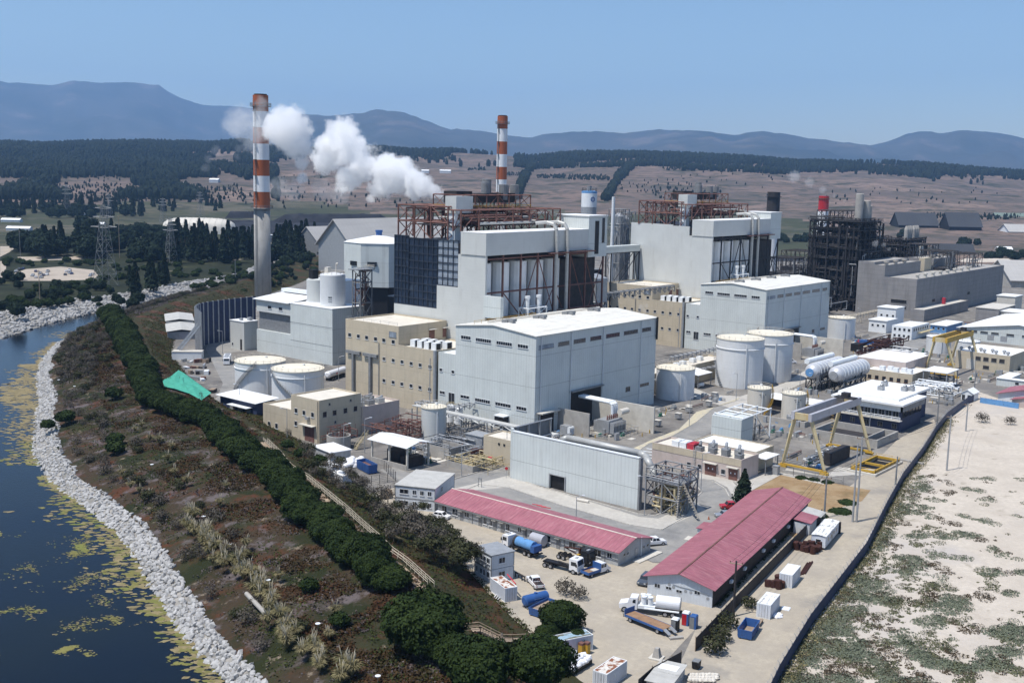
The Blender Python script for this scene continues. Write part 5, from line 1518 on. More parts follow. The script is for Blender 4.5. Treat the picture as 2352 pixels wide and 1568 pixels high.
MB().box(450, 462, 158, 172, 0, 4.4).build('wall', m['pink'], t)
MB().box(449.6, 462.4, 157.6, 172.4, 4.41, 4.7).build('roof', m['roofp'], t)
pipes_tangle(440, 475, 160, 176, .5, 5, 40, 51, (.12, .3)).build('pipework', m['steel'], t)
t = thing('site_container', 'blue freight container behind the horizontal vessels', 'container', g('d4', 960, 390))
q = g('d4', 960, 390)
MB().cbox(q, (2.5, 12, 2.6)).build('body', m['blue'], t)
t = thing('site_container', 'white container with yellow roof in front of the blue container', 'container', g('d4', 930, 440))
q = g('d4', 930, 440)
MB().cbox(q, (7, 3, 2.8)).build('body', m['white'], t)
MB().cbox(q + V2(0, 0, 2.81), (6.8, 2.8, .1)).build('roof', m['yelw'], t)
tag(MB().cbox(g('d4', 830, 430), (6, 5, 3.4)).build('dark_shelter', m['black']), 'black box shelter left of the white container', 'shelter')
tag(pipes_tangle(455, 500, 176, 188, 1, 6, 40, 53, (.15, .35)).build('process_piping', m['brownmetal']), 'dark brown conveyor and piping beside the parked cars', 'pipework')
t = thing('guard_hut', 'small white gabled hut at the bend of the navy fence', 'hut', g('d4', 1790, 880))
gable(t, 394, 400, 117.5, 121.5, 0, 2.6, 3.8, m['white'], m['roofp'], over=.3)
window(t, 'x', 394, 118.2, 119.4, .9, 2.1)
MB().box(393.9, 393.98, 120.2, 121.2, 0, 2).build('door', m['dark'], t)
t = thing('site_cabin', 'long pale blue site cabin by the red-roofed house', 'cabin', g('d4', 2100, 740))
q = g('d4', 2095, 745)
MB().box(q.x, q.x + 16, q.y - 4, q.y, 0, 2.8).box(q.x + 0, q.x + 3, q.y - 24, q.y - 4.01, 0, 2.8).build('wall', m['hall'], t)
MB().box(q.x - .3, q.x + 16.3, q.y - 4.3, q.y + .3, 2.81, 3).box(q.x - .3, q.x + 3.3, q.y - 24.3, q.y - 4.31, 2.81, 3).build('roof', m['roofp'], t)
for k in range(4):
 window(t, 'x', q.x, q.y - 8 - k * 5, q.y - 6.6 - k * 5, 1, 2.2)
t = thing('red_roof_house', 'red-roofed bungalow with broken roof edge behind the sand lot', 'house', (400, 105, 0))
q = g('d4', 2000, 880)
gable(t, q.x, q.x + 16, q.y - 24, q.y - 4, 0, 3, 5.8, m['shedw'], m['redx'], over=.8)
gable(t, q.x - 5, q.x - .9, q.y - 20, q.y - 10, 0, 2.4, 3.6, m['pink'], m['redx'], over=.5)
t = thing('plank_fence', 'low pale blue plank fence in front of the red-roofed bungalow', 'fence', g('d4', 2000, 920))
qa, qb = g('d4', 1945, 905), g('d4', 2300, 960)
d = qb - qa
MB().cbox((qa + qb) / 2, (d.length, .12, 1.9), math.atan2(d.y, d.x)).build('boards', m['bluel'], t)
for k in range(8):
 MB().cbox(qa.lerp(qb, k / 7) + V2(.1, 0, 0), (.14, .14, 2.1)).build('post', m['wood'], t)
# concrete unit 3 and the black steel tower
t = thing('concrete_hall', 'long grey concrete panel hall with small roof vents', 'power station hall', (612, 218, 0))
block(t, 612, 772, 217.5, 236, 0, 22.4, m['concd'], m['conc'], .4)
block(t, 612.01, 668, 236.01, 243.4, 0, 28.8, m['concd'], m['conc'], .4, 'mid_wall', 'mid_roof')
block(t, 615, 668, 243.42, 253, 0, 30.1, m['concd'], m['conc'], .4, 'rear_wall', 'rear_roof')
block(t, 690, 730, 236.02, 252, 0, 29, m['concd'], m['conc'], .4, 'mid_wall', 'mid_roof')
MB().box(676, 688, 236.5, 240, 22, 30).build('pale_screen', m['beige'], t)
block(t, 606, 680, 210, 217.45, 0, 6.4, m['concd'], m['concl'], .3, 'annex_wall', 'annex_roof')
for z in (5.2, 8.3):
 window(t, 'x', 612, 222.4, 231.4, z, z + 1.9, mat=m['black'], frame=m['conc'], t=.2, sill=False, name='louvre')
for k in range(8):
 MB().lathe(622 + k * 12.5, 221, [(.9, 22), (.9, 23.6), (1.3, 23.7), (1.3, 24.4)], 10).build('roof_vent', m['concl'], t)
for x in (638, 652, 700):
 window(t, 'y', 217.5, x, x + 5, 7.6, 9.4, mat=m['black'], frame=m['conc'], t=.2, sill=False, name='louvre')
mb = MB().lathe(648, 214, [(1.1, 6.2), (1.1, 9.8)], 12)
mb.build('red_stack', m['redtarp'], t)
for x, y, z in ((620, 238.5, 28.6), (634, 238.5, 28.6), (648, 238.5, 28.6), (700, 240, 28.7), (712, 240, 28.7)):
 MB().lathe(x, y, [(1.1, z), (1.1, z + 1.2), (1.6, z + 1.3), (1.6, z + 2)], 12).build('roof_cowl', m['conc'], t)
def tower(x0, x1, y0, y1, zs, nx, ny, label, seed, topz):
 t = thing('steel_tower', label, 'boiler tower', ((x0 + x1) / 2, (y0 + y1) / 2, 0))
 MB().truss(x0, x1, y0, y1, zs, nx, ny, .7).build('frame', m['dark'], t)
 MB().box(x0 + 2, x1 - 3, y0 + 3, y1 - 3, 0, zs[-1] - 10).build('boiler_casing', m['black'], t)
 mb = MB()
 for z in zs[1:]:
  q = random.Random(seed + z)
  mb.box(x0 - q.uniform(0, 3), x1 + q.uniform(0, 3), y0 - q.uniform(0, 3), y1, z, z + .25)
 mb.build('floor_decks', m['black'], t).name = 'floor_deck'
 mb = MB()
 for z in zs[1:]:
  mb.rail([V2(x0 - 1, y0 - 1, z + .3), V2(x1 + 1, y0 - 1, z + .3)], 1.2, .09, 3).rail([V2(x0 - 1, y0 - 1, z + .3), V2(x0 - 1, y1 + 1, z + .3)], 1.2, .09, 3)
 mb.build('deck_rail', m['dark'], t)
 pipes_tangle(x0 - 2, x1 + 2, y0 - 2, y0 + 6, 4, zs[-1] + 2, 170, seed, (.15, .6), False).build('pipework', m['dark'], t)
 pipes_tangle(x0 - 2, x1 + 2, y0 - 2, y0 + 4, 4, zs[-1], 22, seed + 1, (.12, .3), False).build('pipework', m['steel'], t)
 pipes_tangle(x0 - 2, x0 + 5, y0, y1, 4, zs[-1] + 3, 130, seed + 2, (.15, .5), False).build('pipework', m['dark'], t)
 return t
q = dist('f', 1948, 402, 690)
t = tower(q.x - 15, q.x + 17, q.y - 15, q.y + 15, [0, 6, 12, 18, 24, 30, 36, 42, 47, 52], 4, 4, 'tall soot-black steel boiler tower crowded with pipes and decks', 200, 54)
for dx, dy, z1 in ((-2, -9, 68), (4, -11, 64), (9, -10, 61)):
 MB().lathe(q.x + dx, q.y + dy, [(2.3, 46), (2.3, z1), (1.9, z1 + .3)], 16).build('silencer', m['conc'], t)
MB().truss(q.x - 13, q.x + 12, q.y - 4, q.y + 12, [52, 58], 4, 2, .4).build('top_truss', m['dark'], t)
q = dist('f', 2076, 402, 800)
t = tower(q.x - 12, q.x + 14, q.y - 12, q.y + 12, [0, 7, 14, 21, 28, 33, 37], 3, 3, 'second dark steel boiler tower with pale centre shaft behind the concrete hall', 300, 39)
MB().box(q.x - 3, q.x + 3, q.y - 16, q.y - 12.6, 4, 33).build('pale_shaft', m['concl'], t)
for k in range(6):
 MB().lathe(q.x - 9 + k * 3.6 + (2 if k > 2 else 0), q.y - 8, [(1.5, 34), (1.5, 44), (.8, 46.5)], 12).build('silencer', m['conc'], t)
t = thing('conveyor_gallery', 'slanting brown conveyor gallery at the foot of the black tower', 'conveyor', (570, 235, 0))
MB().truss(560, 606, 232, 235, [2.6, 4.6], 12, 1, .3).bar((575, 233, 0), (575, 233, 2.6), .4).bar((592, 233, 0), (592, 233, 2.6), .4).build('truss', m['woodp'], t)
t = thing('grey_store', 'grey concrete store block beside the long concrete hall', 'building', (690, 190, 0))
q = g('d4', 1900, 165)
MB().box(q.x, q.x + 30, q.y - 12, q.y, 0, 8).build('wall', m['concd'], t)
MB().box(q.x - .3, q.x + 30.3, q.y - 12.3, q.y + .3, 8.01, 8.4).build('roof', m['concl'], t)
for k, (x, y, dx, dy, h, wm_, lab) in enumerate(((1000, 200, 14, 9, 6, 'white', 'white-topped switch house left of the white office block'), (1080, 130, 12, 10, 9, 'white', 'small white tower house against the concrete hall'), (1560, 210, 24, 8, 4, 'bluel', 'pale blue low canopy behind the white office block'), (2200, 130, 16, 20, 7, 'conc', 'beige store with grey roof at the right edge below the concrete hall'), (2170, 60, 14, 10, 12, 'concl', 'pale two-storey house at the end of the concrete hall'))):
 q = g('d4', x, y + 60)
 t = thing('utility_building', lab, 'building', q)
 MB().box(q.x, q.x + dx, q.y - dy / 2, q.y + dy / 2, 0, h).build('wall', m[wm_], t)
 MB().box(q.x - .4, q.x + dx + .4, q.y - dy / 2 - .4, q.y + dy / 2 + .4, h + .01, h + .4).build('roof', m['roofp'], t)
 for j in range(3):
  window(t, 'x', q.x, q.y - dy / 2 + .8 + j * dy / 3.2, q.y - dy / 2 + 2 + j * dy / 3.2, h * .5, h * .5 + 1.2)
q = g('d4', 1500, 210)
# blue and white striped-logo silo behind boiler 1
b5 = dist('f', 1355, 402, 560)
b5.z = 0
h5 = hgt(b5, 'f', 1356, 441)
t = thing('blue_logo_silo', 'white silo with blue crown and round blue emblem behind the nearer boiler house', 'silo', b5)
MB().lathe(b5.x, b5.y, [(3.9, 0), (3.9, h5 - 7.5)], 32).build('grey_shell', m['steel'], t)
MB().lathe(b5.x, b5.y, [(3.92, h5 - 7.49), (3.92, h5 - .6)], 32).build('white_band', m['white'], t)
MB().lathe(b5.x, b5.y, [(3.94, h5 - .59), (3.94, h5 + .3), (3, h5 + .6)], 32).build('blue_band', m['bluel'], t)
MB().rail([(b5.x + 3.7 * math.cos(a * PI / 6), b5.y + 3.7 * math.sin(a * PI / 6), h5 + .3) for a in range(13)], 1.8, .08, 2).build('top_rail', m['steeld'], t)
MB().cbox((b5.x, b5.y, h5 + .6), (1.6, 1.6, 2.4)).build('top_filter', m['steeld'], t)
a0 = math.atan2(-b5.y, -b5.x) + .5
mb = MB()
for i in range(20):
 for rr_ in (1.2,):
  th, th2 = 2 * PI * i / 20, 2 * PI * (i + 1) / 20
  mb.add([(b5.x + 3.97 * math.cos(a0 + r_ * math.cos(u) / 3.9), b5.y + 3.97 * math.sin(a0 + r_ * math.cos(u) / 3.9), h5 - 3.6 + r_ * math.sin(u)) for r_, u in ((.75, th), (1.25, th), (1.25, th2), (.75, th2))], [(0, 1, 2, 3)])
mb.cbox((b5.x + 3.97 * math.cos(a0 + .07), b5.y + 3.97 * math.sin(a0 + .07), h5 - 4), (.04, .18, .8), a0).cbox((b5.x + 3.97 * math.cos(a0 - .07), b5.y + 3.97 * math.sin(a0 - .07), h5 - 4), (.04, .18, .8), a0).cbox((b5.x + 3.97 * math.cos(a0), b5.y + 3.97 * math.sin(a0), h5 - 3.3), (.04, .75, .18), a0)
mb.build('emblem', m['blue'], t)
for k, (px, top, D, r_) in enumerate(((1411, 452, 590, 1.0), (1425, 480, 600, 3.2), (1440, 486, 610, 2.6))):
 q = dist('f', px, 402, D)
 q.z = 0
 h_ = hgt(q, 'f', px, top)
 t = thing('scrubber_tower', ('slim white vent stack beside the blue-crowned silo', 'grey lattice scrubber tower right of the blue-crowned silo', 'grey lattice scrubber tower nearest the plain pale boiler side')[k], 'steel structure', q)
 if k == 0:
  MB().lathe(q.x, q.y, [(r_, 0), (r_ * .8, h_)], 12).build('stack', m['white'], t)
 else:
  MB().truss(q.x - 4, q.x + 4, q.y - 4, q.y + 4, [h_ * i / 6 for i in range(7)], 2, 2, .3).build('frame', m['steeld'], t)
  MB().lathe(q.x, q.y, [(r_, 5), (r_, h_ - 4), (.6, h_ - 2)], 14).build('column', m['steel'], t)
  pipes_tangle(q.x - 4, q.x + 4, q.y - 4, q.y + 4, 5, h_, 30, 70 + k, (.12, .35), False).build('pipework', m['steel'], t)
for k, (x, y, z0, z1) in enumerate(((345, 245, 0, 34), )):
 t = thing('coal_transfer_tower', 'grey hopper cabin on white legs right of the nearer boiler house', 'steel structure', (x, y, 0))
 MB().extr([(x, y, 27), (x, y, 36), (x, y + 5, 37.5), (x, y + 8, 36), (x, y + 8, 27)], (7, 0, 0)).build('cabin', m['steel'], t)
 MB().truss(x, x + 7, y, y + 8, [0, 9, 18, 26.9], 1, 1, .45).build('legs', m['steel'], t).name = 'leg_frame'
 MB().truss(x + 7, x + 60, y + 2, y + 5, [27, 29.5], 14, 1, .3).build('conveyor', m['steeld'], t)
 pipes_tangle(x - 4, x + 9, y - 3, y + 9, 2, 26, 40, 77, (.12, .35), False).build('pipework', m['dark'], t)
t = thing('coal_bridge', 'pale covered conveyor bridge between the two boiler houses', 'conveyor', (400, 300, 0))
mb = MB().box(352, 446, 292, 296, 40, 43)
mb.build('gallery', m['hall'], t)
MB().truss(352, 446, 292.5, 295.5, [0, 20, 39.9], 4, 1, .5).build('trestle', m['dark'], t)
t = thing('dark_bunker_hall', 'soot-dark bunker building between the two boiler houses', 'building', (380, 310, 0))
MB().box(352, 440, 310, 332, 0, 30).build('wall', m['black'], t)
MB().box(351.6, 440.4, 309.6, 332.4, 30.01, 30.5).build('roof', m['steeld'], t)
pipes_tangle(350, 440, 302, 309.5, 2, 28, 60, 79, (.15, .5), False).build('pipework', m['steeld'], t)
t = thing('dark_unit_works', 'dark low plant of tanks and conveyors left of the black tower', 'building', (560, 285, 0))
MB().box(540, 598, 262, 300, 0, 14).build('wall', m['black'], t)
MB().box(539, 599, 261, 301, 14.01, 14.6).build('roof', m['steeld'], t)
pipes_tangle(520, 600, 252, 264, 1, 20, 80, 83, (.2, .6), False).build('pipework', m['dark'], t)
pipes_tangle(520, 600, 250, 262, 1, 16, 22, 84, (.2, .5), False).build('pipework', m['steel'], t)
# sheds and scrap between the hedge and the curved screen
t = lthing('stores_shed', 'grey two-level roofed shed left of the dark curved screen', 'shed', (281, 416, 0), math.atan2(45, 28))
MB().box(0, 26, 0, 12, 0, 3.4).box(26.01, 52, 0, 12, 0, 4.6).build('wall', m['steel'], t)
MB().extr([(-.5, -.5, 3.5), (-.5, 6, 4.4), (-.5, 12.5, 3.5), (-.5, 12.5, 3.65), (-.5, 6, 4.55), (-.5, -.5, 3.65)], (26.4, 0, 0)).extr([(26, -.5, 4.7), (26, 6, 5.6), (26, 12.5, 4.7), (26, 12.5, 4.85), (26, 6, 5.75), (26, -.5, 4.85)], (26.4, 0, 0)).build('roof', m['fibre'], t)
MB().box(-.1, -.02, 1.5, 7, .2, 2.8).build('shutter', m['lilac'], t)
qa, qb = g('e1', 1590, 430), g('e1', 1860, 432)
t = thing('white_tank_wall', 'low white walled enclosure at the foot of the slanted screen braces', 'wall', qa)
d = qb - qa
MB().cbox((qa + qb) / 2, (d.length, 4.5, 3.2), math.atan2(d.y, d.x)).build('wall', m['white'], t)
MB().cbox((qa + qb) / 2 + V2(0, 0, 3.21), (d.length + .3, 4.8, .15), math.atan2(d.y, d.x)).build('roof', m['concl'], t)
for k in range(26):
 q = g('e1', 1690 + (k * 37) % 230, 455 + (k * 53) % 210)
 mb = MB().cbox(q, (rnd.uniform(1, 5), rnd.uniform(.6, 1.6), rnd.uniform(.4, 1.6)), rnd.uniform(0, 3))
 tag(mb.build('scrap_stack', m[('steel', 'rusty', 'dark', 'white', 'wood')[k % 5]]), ('grey', 'rust-brown', 'black', 'white', 'wooden')[k % 5] + ' item in the scrap yard beside the turquoise net', 'scrap', 'scrap beside the turquoise net')
t = lthing('steel_skip', 'small dark skip on the road edge by the workshop shed', 'skip', g('e1', 1960, 745), .6)
MB().box(0, 3.4, 0, 1.9, .1, 1.1).build('body', m['dark'], t)
MB().box(.1, 3.3, .1, 1.8, 1.11, 1.16).build('load', m['wood'], t)
# extra clutter around the plant: cable trays, valves, bollards, small cabinets
CL = [('d2', 60, 1440, 420, 1300, 26), ('d2', 1240, 1180, 1560, 1260, 14), ('d2', 1650, 1230, 2150, 1200, 16), ('d3', 250, 930, 560, 880, 18), ('d3', 640, 800, 900, 790, 14), ('d3', 1000, 940, 1560, 1040, 20), ('d3', 1150, 1090, 1700, 1180, 22), ('d3', 1300, 500, 1560, 560, 14), ('d3', 1500, 740, 1900, 760, 16), ('d4', 400, 930, 700, 960, 10), ('d4', 1480, 880, 1690, 900, 16), ('d4', 1640, 720, 2060, 680, 24), ('d4', 760, 480, 1300, 520, 26), ('d4', 1330, 430, 1700, 540, 26), ('d4', 600, 300, 860, 330, 14), ('d4', 1620, 250, 2000, 200, 24), ('d4', 2000, 620, 2340, 640, 18), ('d3', 1340, 1330, 1780, 1420, 22), ('d1', 1420, 760, 1800, 720, 20), ('d1', 1850, 1000, 2200, 960, 20), ('e6', 1250, 900, 1780, 760, 26)]
for k, (c, x0, y0, x1, y1, n) in enumerate(CL):
 for i in range(n):
  u = rnd.random()
  q = g(c, x0 + (x1 - x0) * u + rnd.uniform(-25, 25), y0 + (y1 - y0) * u + rnd.uniform(-35, 35))
  j = rnd.randrange(5)
  mb = MB()
  if j == 0:
   nm, lb = 'cabinet', 'grey box cabinet'
   mb.cbox(q, (rnd.uniform(.8, 2), rnd.uniform(.7, 1.4), rnd.uniform(1, 2.2)))
  elif j == 1:
   nm, lb = 'bollard', 'yellow bollard'
   mb.tube(q, q + V2(0, 0, 1.1), .13)
  elif j == 2:
   nm, lb = 'pipe_run', 'low pipe run'
   L = rnd.uniform(3, 9)
   e = V2(L, 0, 0) if rnd.random() < .5 else V2(0, L, 0)
   for z in (.5, .95):
    mb.tube(q + V2(0, 0, z), q + e + V2(0, 0, z), .14)
   mb.bar(q, q + V2(0, 0, 1), .12).bar(q + e, q + e + V2(0, 0, 1), .12)
  elif j == 3:
   nm, lb = 'pump_set', 'small pump on a plinth'
   mb.cbox(q, (1.6, .9, .3)).tube(q + V2(-.6, 0, .7), q + V2(.6, 0, .7), .35, n=10)
  else:
   nm, lb = 'cover_plate', 'pale concrete cover plate'
   mb.cbox(q, (rnd.uniform(1.5, 4), rnd.uniform(1.2, 3), .12))
  P = ('around the dosing basins', 'behind the sheet wall', 'beside the nearer transformer', 'near the medium white tank', 'before the tallest tank', 'around the small cream tanks', 'between pinkish building and crane', 'behind the tall tanks', 'under the white vessels', 'left of the white-roofed office', 'by the guard hut', 'under the farther crane', 'behind the long beige office', 'near the far beige sheds', 'near the plant parking', 'below the concrete hall', 'near the pale blue cabin', 'in the nearer crane yard', 'beside the gatehouse wing', 'beside the open shelter', 'along the beige box building')[k]
  tag(mb.build(nm, m[('steel', 'yel', ('pipe', 'rusty', 'steeld')[i % 3], ('steeld', 'bluel', 'green')[i % 3], 'concl')[j]]), f'{lb} {P}', nm.replace('_', ' '), f'{nm.replace("_", " ")}s {P}')
# ============================================================ THE YARD: red-roofed sheds, containers, vehicles, fences, poles
t = thing('red_roof_shed', 'long grey prefab shed with faded red roof behind the parked trucks', 'shed', (172, 114.5, 0))
gable(t, 171.9, 183.4, 114.9, 163.4, 0, 3.0, 4.5, m['shed'], m['redx'], yr=177.2, axis='y', over=.6, th=.12)
MB().box(177.05, 177.35, 114.2, 164.1, 4.55, 4.68).build('ridge_cap', m['beigeroof'], t)
MB().box(171.1, 171.25, 114.3, 164, 2.62, 2.8).build('gutter', m['steeld'], t)
ws = [(680, 400, 725, 440), (775, 430, 825, 470), (885, 465, 930, 500), (1060, 505, 1092, 550), (1115, 525, 1145, 565), (1268, 565, 1303, 610), (1375, 590, 1412, 618), (1490, 625, 1530, 650), (1615, 665, 1678, 715), (1845, 730, 1910, 785), (2075, 795, 2140, 850), (2195, 830, 2240, 860)]
for a, b, c, d in ws:
 p, q = onX('d5', a, b, 171.9), onX('d5', c, d, 171.9)
 window(t, 'x', 171.9, q.y, p.y, min(p.z, q.z) - .1 if abs(p.z - q.z) > .6 else 1.2, 2.25, n=2, t=.08)
for a in (860, 1030, 1165, 1235, 1440, 1745, 1850 + 110):
 y = onX('d5', a, 560 + (a - 1030) * .27, 171.9).y
 d = MB().box(171.8, 171.88, y - .45, y + .45, 0, 2.1).build('door', m['steeld'], t)
 MB().box(171.2, 171.88, y - .6, y + .6, 2.25, 2.35).build('door_canopy', m['concl'], d)
for y in range(118, 163, 5):
 MB().box(171.8, 171.88, y - .08, y + .08, 0, 2.7).build('wall_post', m['steeld'], t)
for a, z in ((174, 1.5), (175.2, 1.5), (180.9, 1.4), (182.3, 1.4)):
 window(t, 'y', 114.9, a - .4, a + .4, z, z + .6, sill=False)
MB().box(177.8, 178.8, 114.82, 114.88, 0, 2.1).build('door', m['steel'], t)
MB().box(179.8, 180, 114.75, 114.88, 0, 4).build('white_strip', m['white'], t)
tag(MB().box(176, 184.5, 112.6, 114.2, 0, .22).build('concrete_step', m['concl']), 'pale concrete step along the end of the trucks\' red-roofed shed', 'step')
# second red shed, turned with the fence
th = R(10.4)
t = lthing('red_roof_shed', 'longest red-roofed shed beside the dark fence with truck at its end', 'shed', (165.9, 90.7, 0), th)
gable(t, 0, 64.5, 0, 12.3, 0, 3.6, 5.2, m['shedw'], m['redy'], axis='x', over=.7, th=.12)
MB().box(-.8, 65.3, 6.0, 6.3, 5.27, 5.4).build('ridge_cap', m['rusty'], t)
for z in (0,):
 MB().box(.3, 64.2, -.12, -.02, .1, 3.2).build('side_shade', m['dark'], t)  # dark sheet paints the shade on the shed's long side
for y, z0, z1 in ((10.4, 1.6, 2.4), (8.2, 1.7, 2.3), (6.2, 1.5, 2.1), (2.8, 1.9, 2.6)):
 window(t, 'x', 0, y - .55, y + .55, z0, z1, n=2, sill=False)
for y, z in ((8.1, 2.7), (7.3, 2.4), (5, 2.1), (4, 2.1), (.8, 1.6)):
 MB().tube((-.05, y, z), (-.001, y, z), .28, n=12).build('round_vent', m['steel'], t)
MB().path([V2(-.06, 7.5, 2.9), V2(-.06, 6, 2.7), V2(-.06, 3, 2.6), V2(-.06, .6, 2.2)], .05).build('wall_cable', m['steeld'], t)
for x in (9, 17, 29, 36, 47):
 MB().box(x, x + 1, -.6, -.13, 1.7, 2.2).build('wall_cooler', m['white'], t)
p = lthing('lean_to', 'small red-roofed lean-to at the far end of the longest red shed', 'shed', (165.9 + 50 * math.cos(th) + 4.4 * math.sin(th), 90.7 + 50 * math.sin(th) - 4.4 * math.cos(th), 0), th)
MB().box(0, 6, 0.2, 3.6, 0, 2.5).build('wall', m['shedw'], p)
MB().extr([(-.2, -.2, 2.55), (-.2, 4.1, 3.1), (-.2, 4.1, 3.2), (-.2, -.2, 2.65)], (6.4, 0, 0)).build('roof', m['redy'], p)
MB().extr([(6.5, -.6, 2.3), (6.5, 4.1, 3.0), (6.5, 4.1, 3.1), (6.5, -.6, 2.4)], (4.6, 0, 0)).build('grey_roof', m['fibre'], p)
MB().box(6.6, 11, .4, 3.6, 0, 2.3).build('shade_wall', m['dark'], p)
q = g('d6', 890, 900)
t = lthing('sentry_hut', 'small hut with ribbed red roof at the left side of the longest red shed', 'hut', g('d6', 890, 905), th)
MB().box(0, 4.4, -2.4, 0, 0, 2.3).build('wall', m['shedw'], t)
MB().extr([(-.3, -2.7, 2.55), (-.3, .3, 2.35), (-.3, .3, 2.43), (-.3, -2.7, 2.63)], (5, 0, 0)).build('roof', m['redy'], t)
window(t, 'x', 0, -1.6, -.5, .9, 1.8)
tag(MB().cbox(g('d6', 830, 905), (2.6, 2, .15), th).build('paving_block', m['concl']), 'pale slab beside the small red-roofed hut', 'slab')
# two-storey container offices
def office_stack(label, loc, rz, L, Wd, h, nwin, endwin, roof):
 t = lthing('container_office', label, 'site office', loc, rz)
 for s_ in (0, 1):
  z0 = s_ * (h + .12)
  MB().box(0, Wd, 0, L, z0, z0 + h).build('wall', m['shedw'], t)
  MB().box(-.06, .06, -.06, .06, z0, z0 + h).box(-.06, .06, L - .06, L + .06, z0, z0 + h).box(Wd - .06, Wd + .06, -.06, .06, z0, z0 + h).box(-.05, .05, 0, L, z0 + h - .12, z0 + h + .1).build('corner_frame', m['steeld'], t)
  for a, b in nwin:
   window(t, 'x', -.02, a, b, z0 + .9, z0 + 2, n=2, t=.08)
  for a, b in endwin:
   window(t, 'y', -.02, a, b, z0 + .9, z0 + 2, n=2, t=.08)
 MB().box(-.2, Wd + .2, -.2, L + .2, 2 * h + .24, 2 * h + .4).build('roof', roof, t)
 return t
a, b = g('d5', 612, 440), g('d5', 288, 405)
d = b - a
ang = math.atan2(-d.x, d.y)
office_stack('two-storey white container office with pale corrugated roof joined to the red shed', a, ang, d.length + 1, 13.5, 2.55, [(.8, 1.7), (2.6, 3.5), (4.4, 5.3), (6.3, 8.4)], [(4, 5)], m['fibre'])
a, b = g('d5', 1130, 1095), g('d5', 985, 1010)
d = b - a
ang2 = math.atan2(-d.x, d.y)
office_stack('narrow two-storey grey container office alone at the slope foot', a, ang2, max(5.8, d.length), 5.0, 2.55, [(.5, 1.5), (1.9, 2.7), (3, 3.8), (4.6, 5.3)], [(1.6, 3)], m['steel'])
# freight containers in their own coordinates: length along +x
def container(label, loc, rz, L=6.06, mat='whitec', roof=None, doors='x', rusty=False):
 t = lthing('freight_container', label, 'container', loc, rz)
 MB().box(.06, L - .06, .06, 2.38, .16, 2.5).build('side_panel', m[mat], t)
 fr = MB()
 for x in (0, L - .14):
  for y in (0, 2.3):
   fr.box(x, x + .14, y, y + .14, 0, 2.6)
 for z in (.02, 2.46):
  fr.box(.14, L - .14, 0, .13, z, z + .13).box(.14, L - .14, 2.31, 2.44, z, z + .13).box(0, .13, .14, 2.3, z, z + .13).box(L - .13, L, .14, 2.3, z, z + .13)
 fr.build('corner_frame', m['white' if mat == 'whitec' else mat], t)
 n = int(L / .28)
 for y in (.015, 2.382):
  rb = MB()
  for i in range(n):
   x = .2 + i * (L - .4) / n
   rb.box(x, x + .13, y, y + .043, .18, 2.44)
  rb.build('corrugation', m[mat], t)
 MB().box(.14, L - .14, .14, 2.3, 2.51, 2.56).build('roof', roof or m['roofp'], t)
 d = MB().box(-.0, .055, .16, 1.2, .18, 2.44).box(0, .055, 1.24, 2.28, .18, 2.44).build('door', m[mat], t)
 mb = MB()
 for y in (.5, .95, 1.5, 1.95):
  mb.bar((-.03, y, .25), (-.03, y, 2.4), .05)
 mb.build('lock_bar', m['steel'], d)
 return t
m['rustroof'] = pm('rusting_white_roof', (.64, .60, .54), .75, .15, 1, dirt=((.23, .09, .045), .47, .53, (.7, .9, 1)), world=False)
m['mossroof'] = pm('mossy_blue_roof', (.30, .42, .50), .75, .15, 1, dirt=((.13, .12, .08), .46, .55, (.35, .9, 1)))
m['peelroof'] = pm('peeling_white_roof', (.72, .71, .68), .75, .12, 1, dirt=((.30, .31, .31), .52, .6, (.5, 2.2, 1)))
def place2(c, x0, y0, x1, y1):
 "base corner and heading from two picture points on the ground"
 a, b = g(c, x0, y0), g(c, x1, y1)
 d = b - a
 return a, math.atan2(d.y, d.x), d.length
a, rz, L = place2('d8', 340, 808, 185, 690)
container('blue-white container with rusty striped roof beside the narrow office', a, rz, 6.06, roof=m['rustroof'])
tag(MB().bar(a + Vector((.8, 1.2, 2.64)) + Vector((math.cos(rz) * 2.9, math.sin(rz) * 2.9, 0)) * -.1, a + Vector((math.cos(rz) * 6.0, math.sin(rz) * 6.0, 2.64)) + Vector((1, -.4, 0)), .22).build('steel_beam', m['redtarp']), 'red steel beam lying on the rusty striped container roof', 'beam')
a, rz, L = place2('d8', 735, 1325, 1020, 1265)
container('pale blue container with moss-stained roof near the bottom trees', a, rz, 6.06, roof=m['mossroof'])
a = g('d8', 1160, 1640)
q = g('d8', 1355, 1500)
container('white container with heavily rusted roof at the bottom edge', a, math.atan2(q.y - a.y, q.x - a.x), 6.06, mat='bluel' if False else 'whitec', roof=m['rustroof'])
o = MB()
for i in range(20):
 u, v_ = 2 * PI * i / 20, 2 * PI * (i + 1) / 20
 o.tube(g('d8', 1195, 1590, 0) + V2(.9 * math.cos(u), -.35, 1.1 + .9 * math.sin(u)), g('d8', 1195, 1590, 0) + V2(.9 * math.cos(v_), -.35, 1.1 + .9 * math.sin(v_)), .07)
tag(o.build('hose_ring', m['white']), 'pale coiled hose ring leaning on the rusted-roof container', 'hose')
a, rz, L = place2('e5', 960, 690, 1110, 590)
a = g('e5', 1025, 700)
container('white container with two dark roof strips between the rusty drum heaps', a - V2(0, 0, 0) + Vector((-math.sin(R(11)), math.cos(R(11)), 0)) * 0, R(11), 6.06)
a = g('e5', 825, 985)
container('white container with peeling roof nearest the blue skip on the track', a, R(11), 6.06, roof=m['peelroof'])
a = g('e5', 1330, 350)
t = lthing('site_trailer', 'long weathered white site trailer at the head of the sand track', 'trailer cabin', a, R(11))
MB().box(0, 12, 0, 2.9, .5, 2.9).build('wall', m['whitec'], t)
